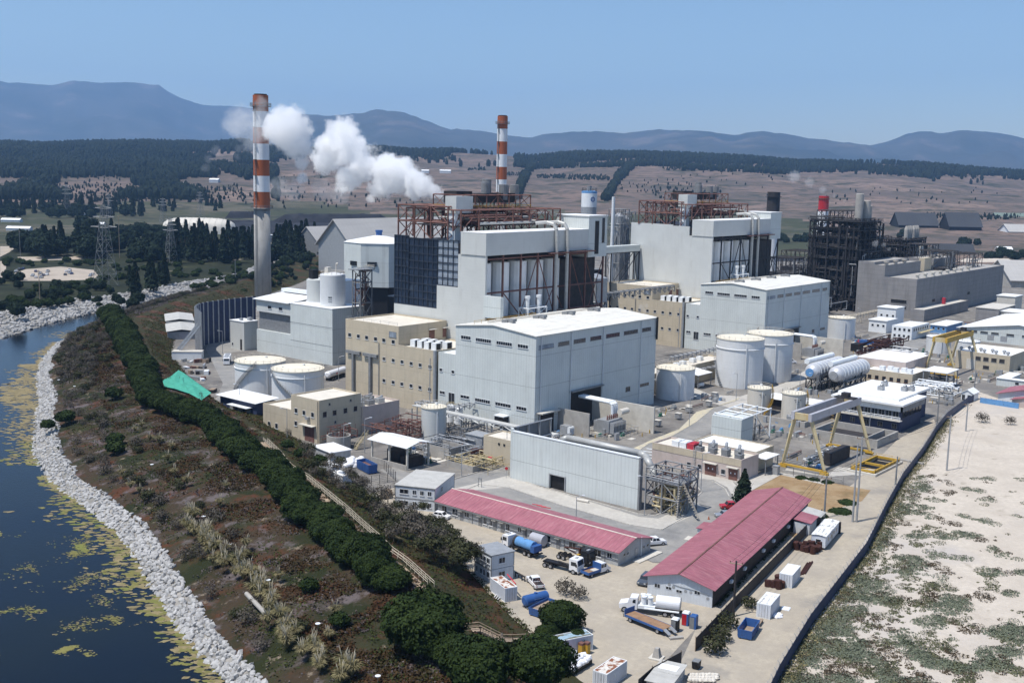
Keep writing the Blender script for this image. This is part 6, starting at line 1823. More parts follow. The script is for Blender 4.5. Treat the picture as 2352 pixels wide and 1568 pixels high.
MB().extr([(-.15, -.15, 2.92), (-.15, 1.45, 3.1), (-.15, 3.05, 2.92), (-.15, 3.05, 2.96), (-.15, 1.45, 3.2), (-.15, -.15, 2.97)], (12.3, 0, 0)).build('roof', m['peelroof'], t)
for x in (2, 4.4, 7, 9.2):
 window(t, 'y', 0, x, x + 1, 1.3, 2.2, sill=False)
window(t, 'x', 0, .9, 2, 1.2, 2.2, sill=False)
MB().box(5.7, 6.6, -.06, -.01, .5, 2.4).build('door', m['steel'], t)
MB().box(12.6, 13, -.3, 2.6, 0, 2.6).build('end_screen', m['dark'], t)
MB().box(.5, 11.5, .3, 2.6, 0, .49).build('base_frame', m['black'], t)
for k, (x, y, lab) in enumerate(((1200, 1010, 'nearest the white container office slope'), (1305, 1075, 'front of the pair behind the wire cage'))):
 a = g('d1', 1390, 1290) if k else g('d1', 1290, 1200)
 container(('white container behind its twin inside the wire cage', 'white container nearest the slope inside the wire cage')[k], a, ang2 + PI / 2 + .12, 6.06)
a = g('d1', 1200, 1090)
t = lthing('equipment_shed', 'long flat white-roofed cabin behind the two caged containers', 'shed', a, ang2 + .1)
MB().box(0, 6, 0, 9, 0, 2.6).build('wall', m['shed'], t)
MB().box(-.3, 6.3, -.3, 9.3, 2.61, 2.8).build('roof', m['roofp'], t)
# open-top skips
def skip(label, loc, rz, L, Wd, h, mat, fill=None):
 t = lthing('open_skip', label, 'skip', loc, rz)
 mb = MB().box(0, L, 0, Wd, .2, .3)
 mb.extr([(0, 0, .3), (L, 0, .3), (L + .15, -.1, h), (-.15, -.1, h)], (0, .1, 0)).extr([(0, Wd, .3), (L, Wd, .3), (L + .15, Wd + .1, h), (-.15, Wd + .1, h)], (0, -.1, 0))
 mb.extr([(0, .1, .3), (0, Wd - .1, .3), (-.15, Wd, h), (-.15, 0, h)], (.1, 0, 0)).extr([(L, .1, .3), (L, Wd - .1, .3), (L + .15, Wd, h), (L + .15, 0, h)], (-.1, 0, 0))
 mb.build('body', m[mat], t)
 mb = MB()
 for i in range(int(L / .9)):
  mb.box(.4 + i * .9, .5 + i * .9, -.16, -.08, .3, h).box(.4 + i * .9, .5 + i * .9, Wd + .08, Wd + .16, .3, h)
 mb.build('side_rib', m[mat], t)
 MB().box(.15, L - .15, .15, Wd - .15, .31, fill[1] if fill else .34).build('load', fill[0] if fill else m['wood'], t)
 MB().box(0, L, .3, .5, 0, .19).box(0, L, Wd - .5, Wd - .3, 0, .19).build('skid', m['black'], t)
 return t
a, rz, L = place2('e5', 640, 1180, 735, 1090)
skip('dark blue open skip alone on the sand track', g('e5', 655, 1180), R(14), 5.2, 2.3, 1.7, 'blue')
a, rz, L = place2('d8', 548, 975, 725, 885)
skip('blue open skip with rusty load under the dark round tree', a, rz, 5.5, 2.3, 1.5, 'blue', (m['wood'], 1.1))
skip('dark blue open skip with black inside near the open shelter', g('d1', 1625, 1185), ang2 + PI / 2, 6.5, 2.4, 2.4, 'blue', (m['rusty'], 1.6))
# loose blue tank on a skid
p1, p2 = g('d8', 410, 880), g('d8', 605, 830)
t = thing('water_tank', 'blue cylindrical tank on a steel skid beside the blue skip', 'tank', (p1 + p2) / 2)
d = (p2 - p1).normalized()
up = V2(0, 0, 1.35)
mb = MB().tube(p1 + up, p2 + up, .95, n=20).tube(p1 + up - d * .25, p1 + up, .6, .95, 20).tube(p2 + up, p2 + up + d * .25, .95, .6, 20)
mb.build('shell', m['blue'], t)
MB().tube((p1 + p2) / 2 + V2(0, 0, 2.2), (p1 + p2) / 2 + V2(0, 0, 2.45), .3, n=12).build('manhole', m['blue'], t)
n_ = Vector((d.y, -d.x, 0))
MB().add([(p1 + p2) / 2 + d * s_ + n_ * .93 + V2(0, 0, 1.35 + z) for s_, z in ((-.9, -.2), (.9, -.2), (.9, .25), (-.9, .25))], [(0, 1, 2, 3)]).build('white_plate', m['white'], t)
MB().bar(p1 + n_ * .6 + V2(0, 0, .2), p2 + n_ * .6 + V2(0, 0, .2), .22).bar(p1 - n_ * .6 + V2(0, 0, .2), p2 - n_ * .6 + V2(0, 0, .2), .22).build('skid', m['steeld'], t)
# ---- vehicles, local coordinates: x forward, origin at ground centre
def wheel(t, x, y, r, w=.24):
 s_ = 1 if y > 0 else -1
 o = MB().tube((x, y - s_ * w / 2, r), (x, y + s_ * w / 2, r), r, n=16).build('wheel', m['tyre'], t)
 MB().tube((x, y + s_ * w / 2, r), (x, y + s_ * (w / 2 + .02), r), r * .6, n=12).build('rim', m['rim'], o)
def car(kind, label, loc, rz, paint, group=None):
 t = lthing('parked_car', label, {'pickup': 'pickup truck', 'van': 'van'}.get(kind, 'car'), loc, rz, group)
 L, Wd = {'sedan': (4.5, 1.76), 'suv': (4.6, 1.84), 'pickup': (5.3, 1.84), 'hatch': (3.9, 1.7), 'van': (5.0, 1.9)}[kind]
 h, hw = L / 2, Wd / 2
 P_ = m[paint]
 bel = {'sedan': .88, 'suv': 1.02, 'pickup': 1.02, 'hatch': .9, 'van': 1.1}[kind]
 prof = {'sedan': [(-h, .35), (-h, .85), (-h + .7, .95), (h - 1.2, .9), (h - .1, .7), (h, .4), (h - .1, .25), (-h + .1, .25)],
   'suv': [(-h, .4), (-h, 1.0), (h - 1.2, 1.02), (h - .1, .88), (h, .5), (h - .1, .3), (-h + .1, .3)],
   'hatch': [(-h, .35), (-h, .9), (h - 1.0, .92), (h - .1, .75), (h, .42), (h - .1, .25), (-h + .1, .25)],
   'pickup': [(-h, .55), (-h, 1.0), (h - 1.2, 1.04), (h - .08, .95), (h, .55), (h - .1, .4), (-h + .1, .45)],
   'van': [(-h, .4), (-h, 1.1), (h - .9, 1.1), (h - .1, .95), (h, .5), (h - .1, .3), (-h + .1, .3)]}[kind]
 MB().extr([(x, -hw, z) for x, z in prof], (0, Wd, 0)).build('body', P_, t)
 a, b, c, d, top = {'sedan': (-h + .55, -h + 1.25, .45, h - 1.35, 1.42), 'suv': (-h + .05, -h + .35, .55, h - 1.25, 1.68), 'hatch': (-h + .05, -h + .5, .35, h - 1.0, 1.48), 'pickup': (-.75, -.55, .85, h - 1.3, 1.72), 'van': (-h + .05, -h + .15, .9, h - .75, 1.9)}[kind]
 ti = .16
 vs = [(a, -hw + .06, bel), (d, -hw + .06, bel), (d, hw - .06, bel), (a, hw - .06, bel), (b, -hw + ti, top), (c, -hw + ti, top), (c, hw - ti, top), (b, hw - ti, top)]
 MB().add(vs, [(3, 2, 1, 0), (4, 5, 6, 7), (0, 1, 5, 4), (1, 2, 6, 5), (2, 3, 7, 6), (3, 0, 4, 7)]).build('cabin', P_, t)
 def face(i, j, k, l, u0, u1, v0, v1, off):
  A, B_, C_, D_ = (Vector(vs[q]) for q in (i, j, k, l))
  n = (B_ - A).cross(D_ - A).normalized() * off
  pt = lambda u, v: A.lerp(B_, u).lerp(D_.lerp(C_, u), v) + n
  return [pt(u0, v0), pt(u1, v0), pt(u1, v1), pt(u0, v1)]
 MB().add(face(1, 2, 6, 5, .05, .95, .08, .92, .012), [(0, 1, 2, 3)]).build('windscreen', m['glass'], t)
 MB().add(face(3, 0, 4, 7, .06, .94, .15, .9, .012), [(0, 1, 2, 3)]).build('rear_window', m['glass'], t)
 for s_ in ((0, 1, 5, 4), (2, 3, 7, 6)):
  for u0, u1 in ((.08, .46), (.52, .9)):
   MB().add(face(*s_, u0, u1, .14, .88, .012), [(0, 1, 2, 3)]).build('side_window', m['glass'], t)
 if kind == 'pickup':
  MB().box(-h + .1, -.85, -hw + .12, hw - .12, 1.0, 1.045).build('load_bed', m['dark'], t)
 wr = .38 if kind in ('pickup', 'suv') else .32
 for x in (-h + .85, h - .85):
  for y in (-hw + .1, hw - .1):
   wheel(t, x, y, wr)
 for y in (-hw + .3, hw - .3):
  MB().box(h - .12, h - .03, y - .16, y + .16, .66, .8).build('headlight', m['lamp'], t)
  MB().box(-h - .015, -h + .01, y - .1, y + .1, .7, .85).build('tail_light', m['car_r'], t)
 return t
def heading(c, x0, y0, x1, y1):
 a, b = g(c, x0, y0), g(c, x1, y1)
 d = b - a
 return (a + b) / 2, math.atan2(d.y, d.x)
def parked(kind, label, c, rear, front, paint, group=None):
 p, r_ = heading(c, *rear, *front)
 return car(kind, label, p, r_, paint, group)
parked('hatch', 'white car half hidden by grey bushes at the slope foot', 'd5', (620, 485), (735, 505), 'car_w')
parked('suv', 'dark grey car parked nose out at the corner of the longest red shed', 'd8', (1560, 610), (1475, 690), 'car_g')
parked('pickup', 'red pickup under the cypress tree', 'd6', (1270, 625), (1135, 628), 'car_r')
parked('sedan', 'silver sedan beside the longest red shed', 'd6', (1210, 700), (1075, 708), 'car_s')
parked('pickup', 'white pickup peeping from behind the trucks\' red shed', 'd6', (440, 965), (540, 955), 'car_w')
q = parked('pickup', 'white pickup carrying metal frames beside the rusty-roofed container', 'd8', (560, 725), (455, 615), 'car_w')
mb = MB()
for x in (-.9, -1.7, -2.5):
 mb.bar((x, -.75, 1.05), (x * .8 - .2, 0, 1.75), .05).bar((x, .75, 1.05), (x * .8 - .2, 0, 1.75), .05)
mb.bar((-.8, 0, 1.8), (-2.3, 0, 1.75), .06).bar((-.9, -.75, 1.1), (-2.55, -.75, 1.1), .06).bar((-.9, .75, 1.1), (-2.55, .75, 1.1), .06)
o = mb.build('metal_frames', m['rusty'])
o.location = q.location + Vector((0, 0, 1.05))
o.rotation_euler = q.rotation_euler
o.location += Matrix.Rotation(q.rotation_euler.z, 3, 'Z') @ Vector((-1.67, 0, 0))
tag(o, 'rusty metal frames loaded on the white pickup bed', 'load')
parked('van', 'white van in front of the transformer at the farther hall', 'd3', (1420, 470), (1485, 470), 'car_w')
cols_ = ['car_w', 'car_s', 'car_b', 'car_w', 'car_g', 'car_s']
P0 = [(840, 345, 'car_r', 'dark red car first in the plant parking row'), (880, 345, 'car_s', ''), (905, 350, 'car_b', ''), (935, 340, 'car_w', ''), (960, 352, 'car_g', ''), (985, 340, 'car_s', ''), (1065, 300, 'car_w', 'white car alone on the lawn edge of the plant parking'), (1060, 375, 'car_s', ''), (1090, 370, 'car_w', ''), (1115, 360, 'car_s', ''), (1140, 365, 'car_w', ''), (1165, 350, 'car_w', ''), (1195, 345, 'car_w', '')]
for k, (x, y, pc, lab) in enumerate(P0):
 nm = {'car_s': 'silver', 'car_b': 'blue', 'car_w': 'white', 'car_g': 'dark grey', 'car_r': 'dark red'}[pc]
 car(('sedan', 'suv', 'pickup')[k % 3], lab or f'{nm} car in the packed plant parking row beside the white office block', g('d4', x, y + 8), .55 + (k % 3) * .06, pc, None if lab else 'cars in the plant parking row')
P1_ = [(110, 690), (150, 660), (180, 640), (130, 700), (215, 635), (300, 700), (330, 715), (370, 680), (400, 695), (430, 690), (330, 660), (440, 660), (610, 660), (640, 675), (600, 690), (640, 650), (660, 680), (830, 700), (845, 685), (380, 715)]
for k, (x, y) in enumerate(P1_):
 p = g('c6', x, y, 1.06)
 pc = cols_[(k * 5) % 6]
 nm = {'car_s': 'silver', 'car_b': 'blue', 'car_w': 'white', 'car_g': 'dark grey'}[pc]
 where = 'at the left end' if x < 240 else 'in the middle cluster' if x < 500 else 'in the right cluster' if x < 700 else 'alone at the right'
 car(('sedan', 'suv', 'hatch', 'pickup')[k % 4], f'{nm} car {where} of the bare lot across the river', p, .9 + (k % 2) * 3.1, pc, 'cars on the bare lot across the river')
# trucks
def cab(t, x, paint, hgt_=2.9, wd=2.4, bonnet=False):
 "cab-over cab whose front is at x"
 hw = wd / 2
 MB().extr([(x - 1.9, -hw, .75), (x, -hw, .75), (x, -hw, 1.7), (x - .16, -hw, hgt_ - .15), (x - .4, -hw, hgt_), (x - 1.9, -hw, hgt_)], (0, wd, 0)).build('cab', m[paint], t)
 MB().add([(x + .015, -hw + .15, 1.75), (x + .015, hw - .15, 1.75), (x - .13, hw - .2, hgt_ - .25), (x - .13, -hw + .2, hgt_ - .25)], [(0, 1, 2, 3)]).build('windscreen', m['glass'], t)
 for s_ in (-1, 1):
  MB().box(x - 1.5, x - .4, min(s_ * hw, s_ * (hw + .02)), max(s_ * hw, s_ * (hw + .02)), 1.75, 2.5).build('side_window', m['glass'], t)
  MB().box(x - .02, x + .04, s_ * .75 - .22, s_ * .75 + .22, .85, 1.05).build('headlight', m['lamp'], t)
  MB().box(x - .3, x - .1, s_ * (hw + .25) - .08, s_ * (hw + .25) + .08, 1.7, 2.3).build('mirror', m['black'], t)
 MB().box(x - .0, x + .1, -hw, hw, .45, .8).build('bumper', m[paint], t)
 MB().box(x - 1.2, x - .7, -.45, .45, hgt_, hgt_ + .1).build('roof_hatch', m['steel'], t)
def chassis(t, x0, x1, axles, r=.5):
 MB().box(x0, x1, -.45, -.3, .75, 1.0).box(x0, x1, .3, .45, .75, 1.0).box(x0, x0 + .15, -.29, .29, .75, 1).box(x1 - .6, x1 - .4, -.29, .29, .75, 1).build('chassis', m['black'], t)
 for x in axles:
  for y in (-1.05, 1.05):
   wheel(t, x, y, r, .32)
  MB().tube((x, -.9, r), (x, .9, r), .1).build('axle', m['black'], t)
p, r_ = heading('d8', 560, 430, 205, 300)
t = lthing('tanker_truck', 'white cab truck with blue cylindrical tank beside the red shed', 'truck', p, r_)
cab(t, 4.6, 'car_w')
chassis(t, -4.6, 4.2, (3.6, 1.6, -2, -3.3))
MB().tube((-3.6, 0, 2.05), (1.6, 0, 2.05), 1.02, n=22).tube((1.6, 0, 2.05), (1.9, 0, 2.05), 1.02, .6, 22).build('tank', m['bluel'], t)
MB().tube((1.0, 0, 2.05), (1.65, 0, 2.05), 1.035, n=22).build('tank_band', m['dark'], t)
MB().box(-4.6, -3.65, -1.15, 1.15, 1.2, 2.5).build('rear_box', m['blue'], t)
MB().box(-4.3, 2.2, -1.1, -.5, 1.02, 1.2).box(-4.3, 2.2, .5, 1.1, 1.02, 1.2).build('side_rail', m['black'], t)
MB().tube((-1, 0, 3), (-1, 0, 3.2), .3, n=12).build('manhole', m['steel'], t)
MB().box(-5, -4.61, -1.1, 1.1, .75, .95).build('rear_bumper', m['black'], t)
p, r_ = heading('d8', 480, 290, 560, 320)
t = thing('loose_tank', 'second dull blue tank standing behind the blue tanker truck', 'tank', p)
MB().tube((p.x, p.y - 2, 1.5), (p.x, p.y + 1.2, 1.5), 1.1, n=20).build('shell', m['lilac'], t)
MB().box(p.x - .9, p.x + .9, p.y - 1.8, p.y - 1.4, 0, .8).box(p.x - .9, p.x + .9, p.y + .5, p.y + .9, 0, .8).build('cradle', m['steeld'], t)
p, r_ = heading('d8', 620, 490, 900, 560)
t = lthing('chassis_truck', 'white cab truck with bare black chassis facing the blue flatbed', 'truck', p, r_)
cab(t, 4.0, 'car_w', 3.0)
chassis(t, -4.3, 3.8, (3.0, -2.1, -3.4))
MB().box(-4.0, 1.6, -.7, .7, 1.02, 1.25).box(1.4, 1.9, -1.1, 1.1, .9, 1.5).build('hook_frame', m['black'], t)
mb = MB()
mb.bar((-4.6, -.5, 1.3), (-4.0, -.5, 1.7), .15).bar((-4.6, .5, 1.3), (-4.0, .5, 1.7), .15).bar((1.4, 0, 1.3), (-1, 0, 1.5), .25)
mb.build('hook_arm', m['black'], t)
p, r_ = heading('d8', 770, 420, 1000, 490)
t = lthing('crane_truck', 'black cab truck with folded crane behind the white chassis truck', 'truck', p, r_)
cab(t, 3.8, 'car_g' if False else 'black', 3.1)
chassis(t, -4.3, 3.4, (2.6, -2.4, -3.6))
mb = MB()
mb.bar((.8, 0, 1), (.8, 0, 3), .4).bar((.8, 0, 2.9), (-3.2, .3, 2.2), .25).bar((-3.2, .3, 2.2), (-.4, .4, 1.5), .2)
mb.build('crane_arm', m['brownmetal'], t)
MB().box(.5, 1.1, -.7, .7, 1.0, 1.9).build('crane_base', m['yel'], t)
p, r_ = heading('d8', 955, 600, 1170, 530)
t = lthing('flatbed_pickup', 'white crew cab truck with blue dropside bed at the shed corner', 'truck', p, r_)
MB().extr([(.3, -.95, .45), (3.1, -.95, .45), (3.1, -.95, .95), (2.5, -.95, 1.25), (1.7, -.95, 2.15), (.3, -.95, 2.2)], (0, 1.9, 0)).build('cab', m['car_w'], t)
for s_ in (-1, 1):
 for a, b in ((.5, 1.1), (1.25, 1.85)):
  MB().box(a, b, min(s_ * .95, s_ * .965), max(s_ * .95, s_ * .965), 1.3, 1.95).build('side_window', m['glass'], t)
MB().add([(2.52, -.8, 1.26), (2.52, .8, 1.26), (1.74, .75, 2.1), (1.74, -.75, 2.1)], [(0, 1, 2, 3)]).build('windscreen', m['glass'], t)
MB().box(-3.1, .2, -1.05, 1.05, .8, .9).build('bed_floor', m['deck'], t)
MB().box(-3.1, .2, -1.1, -1.05, .7, 1.25).box(-3.1, .2, 1.05, 1.1, .7, 1.25).box(-3.15, -3.1, -1.1, 1.1, .7, 1.25).build('bed_side', m['blue'], t)
MB().box(.2, .27, -1.1, 1.1, .7, 2.3).build('headboard', m['blue'], t)
for x in (-2.1, 2.2):
 for y in (-.85, .85):
  wheel(t, x, y, .36)
tag(MB().cbox(p + V2(-.2, -.1, .91), (2.0, 1.2, .12), r_).build('pallet_load', m['concl']), 'pale sacks on the blue dropside truck bed', 'load')
# vacuum tanker and low trailer by the long shed
p, r_ = heading('d8', 1790, 950, 1350, 895)
t = lthing('vacuum_truck', 'white bonneted vacuum tanker truck at the end of the longest red shed', 'truck', p, r_)
MB().extr([(2.3, -1.15, .7), (5.4, -1.0, .7), (5.5, -1.0, 1.5), (4.0, -1.05, 1.85), (3.6, -1.1, 2.75), (2.3, -1.15, 2.8)], (0, 2.2, 0)).build('cab', m['car_w'], t)
for s_ in (-1, 1):
 MB().box(2.6, 3.6, s_ * 1.17 - .02 if s_ < 0 else 1.06, s_ * 1.17 + .01 if s_ < 0 else 1.09, 1.85, 2.5).build('side_window', m['glass'], t)
 MB().box(5.42, 5.52, s_ * .75 - .2, s_ * .75 + .2, 1.1, 1.35).build('headlight', m['lamp'], t)
MB().add([(4.0, -.9, 1.9), (4.0, .9, 1.9), (3.66, .85, 2.65), (3.66, -.85, 2.65)], [(0, 1, 2, 3)]).build('windscreen', m['glass'], t)
chassis(t, -5.4, 4.8, (4.5, -2.6, -3.9), .52)
MB().tube((-5.0, 0, 2.25), (-.9, 0, 2.25), 1.15, n=24).build('tank', m['car_w'], t)
MB().tube((-5.1, 0, 2.25), (-5.0, 0, 2.25), 1.2, n=24).build('rear_door', m['steel'], t)
for x, y in ((1.5, -.5), (.6, -.55), (1.2, .5), (.1, .5)):
 MB().lathe(x, y, [(.42, 1.1), (.42, 2.9), (.5, 2.92), (.5, 3.1)], 16).build('cyclone_drum', m['white'], t)
MB().box(-.8, 2.2, -1.15, 1.15, 1.02, 1.6).build('deck_box', m['white'], t)
MB().tube((-5, -1.25, 1.2), (1, -1.25, 1.2), .16).tube((-5, 1.25, 1.2), (1, 1.25, 1.2), .16).build('hose_tube', m['white'], t)
MB().tube((2.0, -1.3, 1.4), (2.0, -1.3, 2.0), .12).build('extinguisher', m['car_r'], t)
p, r_ = heading('d8', 1690, 1110, 1400, 990)
t = lthing('low_trailer', 'blue flatbed trailer with worn brown deck in front of the vacuum truck', 'trailer', p, r_)
MB().box(-4.2, 4.2, -1.2, 1.2, 1.05, 1.2).build('deck', m['deck'], t)
MB().box(-4.25, 4.25, -1.26, -1.2, .85, 1.24).box(-4.25, 4.25, 1.2, 1.26, .85, 1.24).build('side_frame', m['blue'], t)
MB().box(4.2, 4.3, -1.26, 1.26, .9, 2.1).build('headboard', m['blue'], t)
MB().extr([(-4.2, -1.1, 1.21), (-5.4, -1.1, .6), (-5.4, -1.1, .52), (-4.2, -1.1, 1.0)], (0, .7, 0)).extr([(-4.2, .4, 1.21), (-5.4, .4, .6), (-5.4, .4, .52), (-4.2, .4, 1.0)], (0, .7, 0)).build('ramp', m['steel'], t)
MB().box(-4, 4, -.5, -.3, .7, 1.04).box(-4, 4, .3, .5, .7, 1.04).build('chassis', m['black'], t)
for x in (-2.9, 3.1):
 for y in (-.95, .95):
  wheel(t, x, y, .48, .3)
MB().bar((4.3, -.3, .75), (5.9, 0, .6), .1).bar((4.3, .3, .75), (5.9, 0, .6), .1).bar((5.6, 0, 0), (5.6, 0, .6), .1).build('drawbar', m['steeld'], t)
# tank truck by the silo house, bus on the left road
p, r_ = heading('c7', 1310, 1480, 1475, 1425)
t = lthing('tanker_truck', 'white tanker trailer parked against the silo house', 'truck', p, r_)
MB().tube((-6, 0, 2.3), (6, 0, 2.3), 1.25, n=22).tube((6, 0, 2.3), (6.4, 0, 2.3), 1.25, .7, 22).tube((-6.4, 0, 2.3), (-6, 0, 2.3), .7, 1.25, 22).build('tank', m['car_w'], t)
MB().box(-1.8, -.8, -1.28, -1.2, 2.0, 2.5).build('hazard_plate', m['car_r'], t)
chassis(t, -6, 6, (-4.8, -3.6, -2.4, 4.6), .5)
MB().box(-5.5, 5.8, -.9, .9, .6, 1.05).build('underframe', m['black'], t)
p, r_ = heading('d1', 265, 140, 235, 215)
t = lthing('delivery_truck', 'white-topped box truck driving on the curving left road', 'truck', p, r_)
cab(t, 4.4, 'car_w', 2.8)
chassis(t, -4.6, 4.0, (3.2, -2.6, -3.8))
MB().box(-4.6, 2.3, -1.25, 1.25, 1.05, 3.2).build('cargo_box', m['white'], t)
MB().box(-4.4, 2.1, -.9, .9, 3.21, 3.3).build('box_roof', m['steel'], t)
# loose things in the yard
for k, (x, y, mt, lab) in enumerate(((1790, 1090, 'black', 'dark portable toilet with white roof behind the low trailer'), (1890, 1030, 'blue', 'blue portable toilet with open red door by the fence'), (1960, 1060, 'blue', 'blue portable toilet with blue roof nearest the fence'))):
 q = g('d8', x, y)
 t = thing('portable_toilet', lab, 'portable toilet', q)
 MB().cbox(q, (1.15, 1.15, 2.15), .2).build('cabin', m[mt], t)
 MB().cbox(q + V2(0, 0, 2.16), (1.2, 1.2, .2), .2, .8).build('roof', m['white' if k < 2 else 'blue'], t)
 MB().cbox(q + V2(-.6, .05, .1), (.05, .8, 1.9), .2).build('door', m['car_r' if k == 1 else 'steeld'], t)
q = g('d8', 1620, 1340)
t = thing('concrete_anchor', 'tapered concrete block on a square pad in the open yard', 'concrete block', q)
MB().cbox(q, (2.1, 2.1, .25), .2).build('pad', m['concl'], t)
MB().cbox(q + V2(.1, 0, .25), (1.2, 1.2, 1.5), .2, .55).build('block', m['conc'], t)
tag(MB().cbox(g('d8', 1800, 1160), (2.4, .7, .35), -.6).build('steel_drain_box', m['conc']), 'long low concrete trough lying beside the low trailer', 'trough')
q = g('d8', 1985, 1430)
t = thing('waste_bin', 'dark grey wheeled bin standing alone on the sand', 'bin', q)
MB().cbox(q + V2(0, 0, .15), (1.2, 1.0, 1.05), .2, 1.1).build('body', m['black'], t)
MB().cbox(q + V2(0, 0, 1.22), (1.3, 1.1, .12), .2).build('lid', m['steeld'], t)
q = g('d8', 930, 1300)
for k in range(2):
 t = thing('cabinet', ('left', 'right')[k] + ' yellow cabinet with brown top against the mossy container', 'cabinet', q + V2(k * .75, -.55 * k, 0))
 MB().cbox(q + V2(k * .75, -.55 * k, 0), (.75, .75, 1.6)).build('body', m['yel'], t)
 MB().cbox(q + V2(k * .75, -.55 * k, 1.61), (.8, .8, .35)).build('top', m['rusty'], t)
q = g('d8', 845, 1370)
tag(MB().blob(q + V2(0, 0, .5), (1.3, 2.0, .8), 7, .35, 4, -.6).build('tarpaulin_heap', m['redtarp']), 'crumpled red tarpaulin heap beside the mossy container', 'tarpaulin')
a, b = g('d8', 860, 1500), g('d8', 1020, 1400)
d = (b - a)
rzb = math.atan2(d.y, d.x)
t = lthing('bag_skip', 'dark low skip holding the white bags at the bottom trees', 'skip', a, rzb)
MB().box(-.3, d.length + .3, 0, 2.6, .1, .9).build('body', m['black'], t)
for i in range(22):
 q = a + d * (i % 8) / 7.5 + Vector((-d.y, d.x, 0)).normalized() * (.3 + .9 * ((i // 8) % 3)) + V2(0, 0, .8 + .35 * (i // 8) + .2 * rnd.random())
 tag(MB().blob(q + V2(0, 0, .25), (.62, .58, .45), 5, .35, i).build('white_bag', m['bag']), 'white woven bag heaped in the dark skip by the rusted container', 'bag', 'white bags heaped in the skip')
for i in range(16):
 q = g('d1', 1340 + (i % 6) * 28, 1085 + (i // 6) * 22) + V2(0, 0, .35 * (i % 3))
 tag(MB().blob(q + V2(0, 0, .4), (.9, .8, .6), 5, .35, i + 40).build('white_bag', m['bag']), 'white bag in the pile beside the caged containers', 'bag', 'white bags beside the caged containers')
# rusty drums heaps along the track
for c, (x, y), n, lab, gp in (('e5', (1170, 340), 14, 'rust-brown drum in the heap by the long site trailer', 'rusty drums by the site trailer'), ('e5', (860, 660), 9, 'rust-brown drum in the heap behind the peeling container', 'rusty drums behind the peeling container')):
 q = g(c, x, y)
 for i in range(n):
  p = q + V2((i % 4) * 1.25 - 1.6 + rnd.uniform(-.2, .2), (i // 4) * 1.15 - 1.8 + rnd.uniform(-.2, .2), 0)
  up = V2(rnd.uniform(-.3, .3), rnd.uniform(-.3, .3), 1.2 + .5 * (i % 3 == 0))
  tag(MB().tube(p, p + up, .62, n=14).build('rusty_drum', m['brownmetal']), lab, 'drum', gp)
for k in range(3):
 a, b = g('e5', 1100 + k * 22, 580 - k * 6), g('e5', 1170 + k * 22, 470 - k * 6)
 tag(MB().bar(a + V2(0, 0, .15), b + V2(0, 0, .15), .3).build('rusty_beam', m['brownmetal']), 'rusty steel beam lying behind the two-stripe container', 'beam', 'rusty beams on the track')
q = g('e5', 970, 885)
tag(MB().cbox(q, (1.7, 1.5, .12), .25).cbox(q + V2(0, 0, .12), (1.4, 1.2, .05), .25).build('loose_sheet', m['white']), 'flat white panel lying right of the peeling container', 'panel')
q = g('e5', 900, 955)
tag(MB().blob(q + V2(0, 0, .1), (1.3, .8, .35), 6, .5, 3, -.2).build('plastic_sheet', m['bag']), 'crumpled white plastic sheet on the sand track', 'plastic sheet')
tag(MB().box(0, 1, 0, 1, 0, 1).build('x', m['wood']), None) if False else None
q = g('e5', 735, 1030)
t = thing('timber_trestle', 'low wooden trestle between the blue skip and the peeling container', 'trestle', q)
MB().cbox(q + V2(0, 0, .55), (2.4, .5, .1), .25).build('top', m['wood'], t)
for s_ in (-1, 1):
 MB().cbox(q + V2(s_, s_ * .25, 0), (.1, .5, .55), .25).build('leg', m['wood'], t)
for k in range(7):
 a, b = g('d8', 130 + k * 16, 790 + (k % 3) * 12), g('d8', 190 + k * 17, 720 + (k * 13) % 60)
 a.z, b.z = .3, .3
 tag(MB().bar(a, b, .12).build('white_pole', m['white'] if k < 4 else m['steel']), 'white pole in the scrap pile left of the rusty-roofed container', 'pole', 'white poles by the rusty-roofed container')
for k, y in enumerate((700, 725)):
 a = g('d8', 325 + k * 30, 590 + k * 12)
 b = g('d8', 385 + k * 25, 625 + k * 10)
 tag(MB().bar(a + V2(0, 0, .9), b + V2(0, 0, .9), .25).bar(a, a + V2(0, 0, .9), .15).bar(b, b + V2(0, 0, .9), .15).build('road_plate_stand', m['dark']), 'dark steel plate stand behind the rusty-roofed container', 'stand', 'dark stands behind the rusty-roofed container')
q = g('d5', 180, 310)
t = thing('cable_drum', 'big brown wooden cable drum beside the white container office', 'cable drum', q)
for s_ in (-.5, .5):
 MB().tube(q + V2(s_ - .05, s_ * .3, 1.1), q + V2(s_ + .05, s_ * .3 + .03, 1.1), 1.1, n=24).build('flange', m['wood'], t)
MB().tube(q + V2(-.44, -.14, 1.1), q + V2(.44, .14, 1.1), .6, n=18).build('core', m['dark'], t)
q = g('d5', 1970, 345)
tag(MB().tube(q + V2(-.2, 1.6, .35), q + V2(.2, -1.6, .35), .35, n=12).build('pipe_section', m['tankc']), 'short cream pipe section lying at the foot of the sheet wall', 'pipe')
for k in range(3):
 a = g('d5', 1545 + k * 40, 375 + k * 12)
 tag(MB().bar(a + V2(-.2, 1, .12), a + V2(.3, -1.4, .12), .16).build('red_beam', m['redtarp']), 'red steel piece lying on the road behind the red roof', 'beam', 'red steel pieces on the road')
q = g('d6', 998, 725)
t = thing('traffic_cone', 'orange traffic cone near the silver sedan', 'traffic cone', q)
MB().lathe(q.x, q.y, [(.22, .04), (.05, .75)], 12).build('cone', m['orange'], t)
MB().cbox(q, (.5, .5, .04)).build('foot', m['orange'], t)
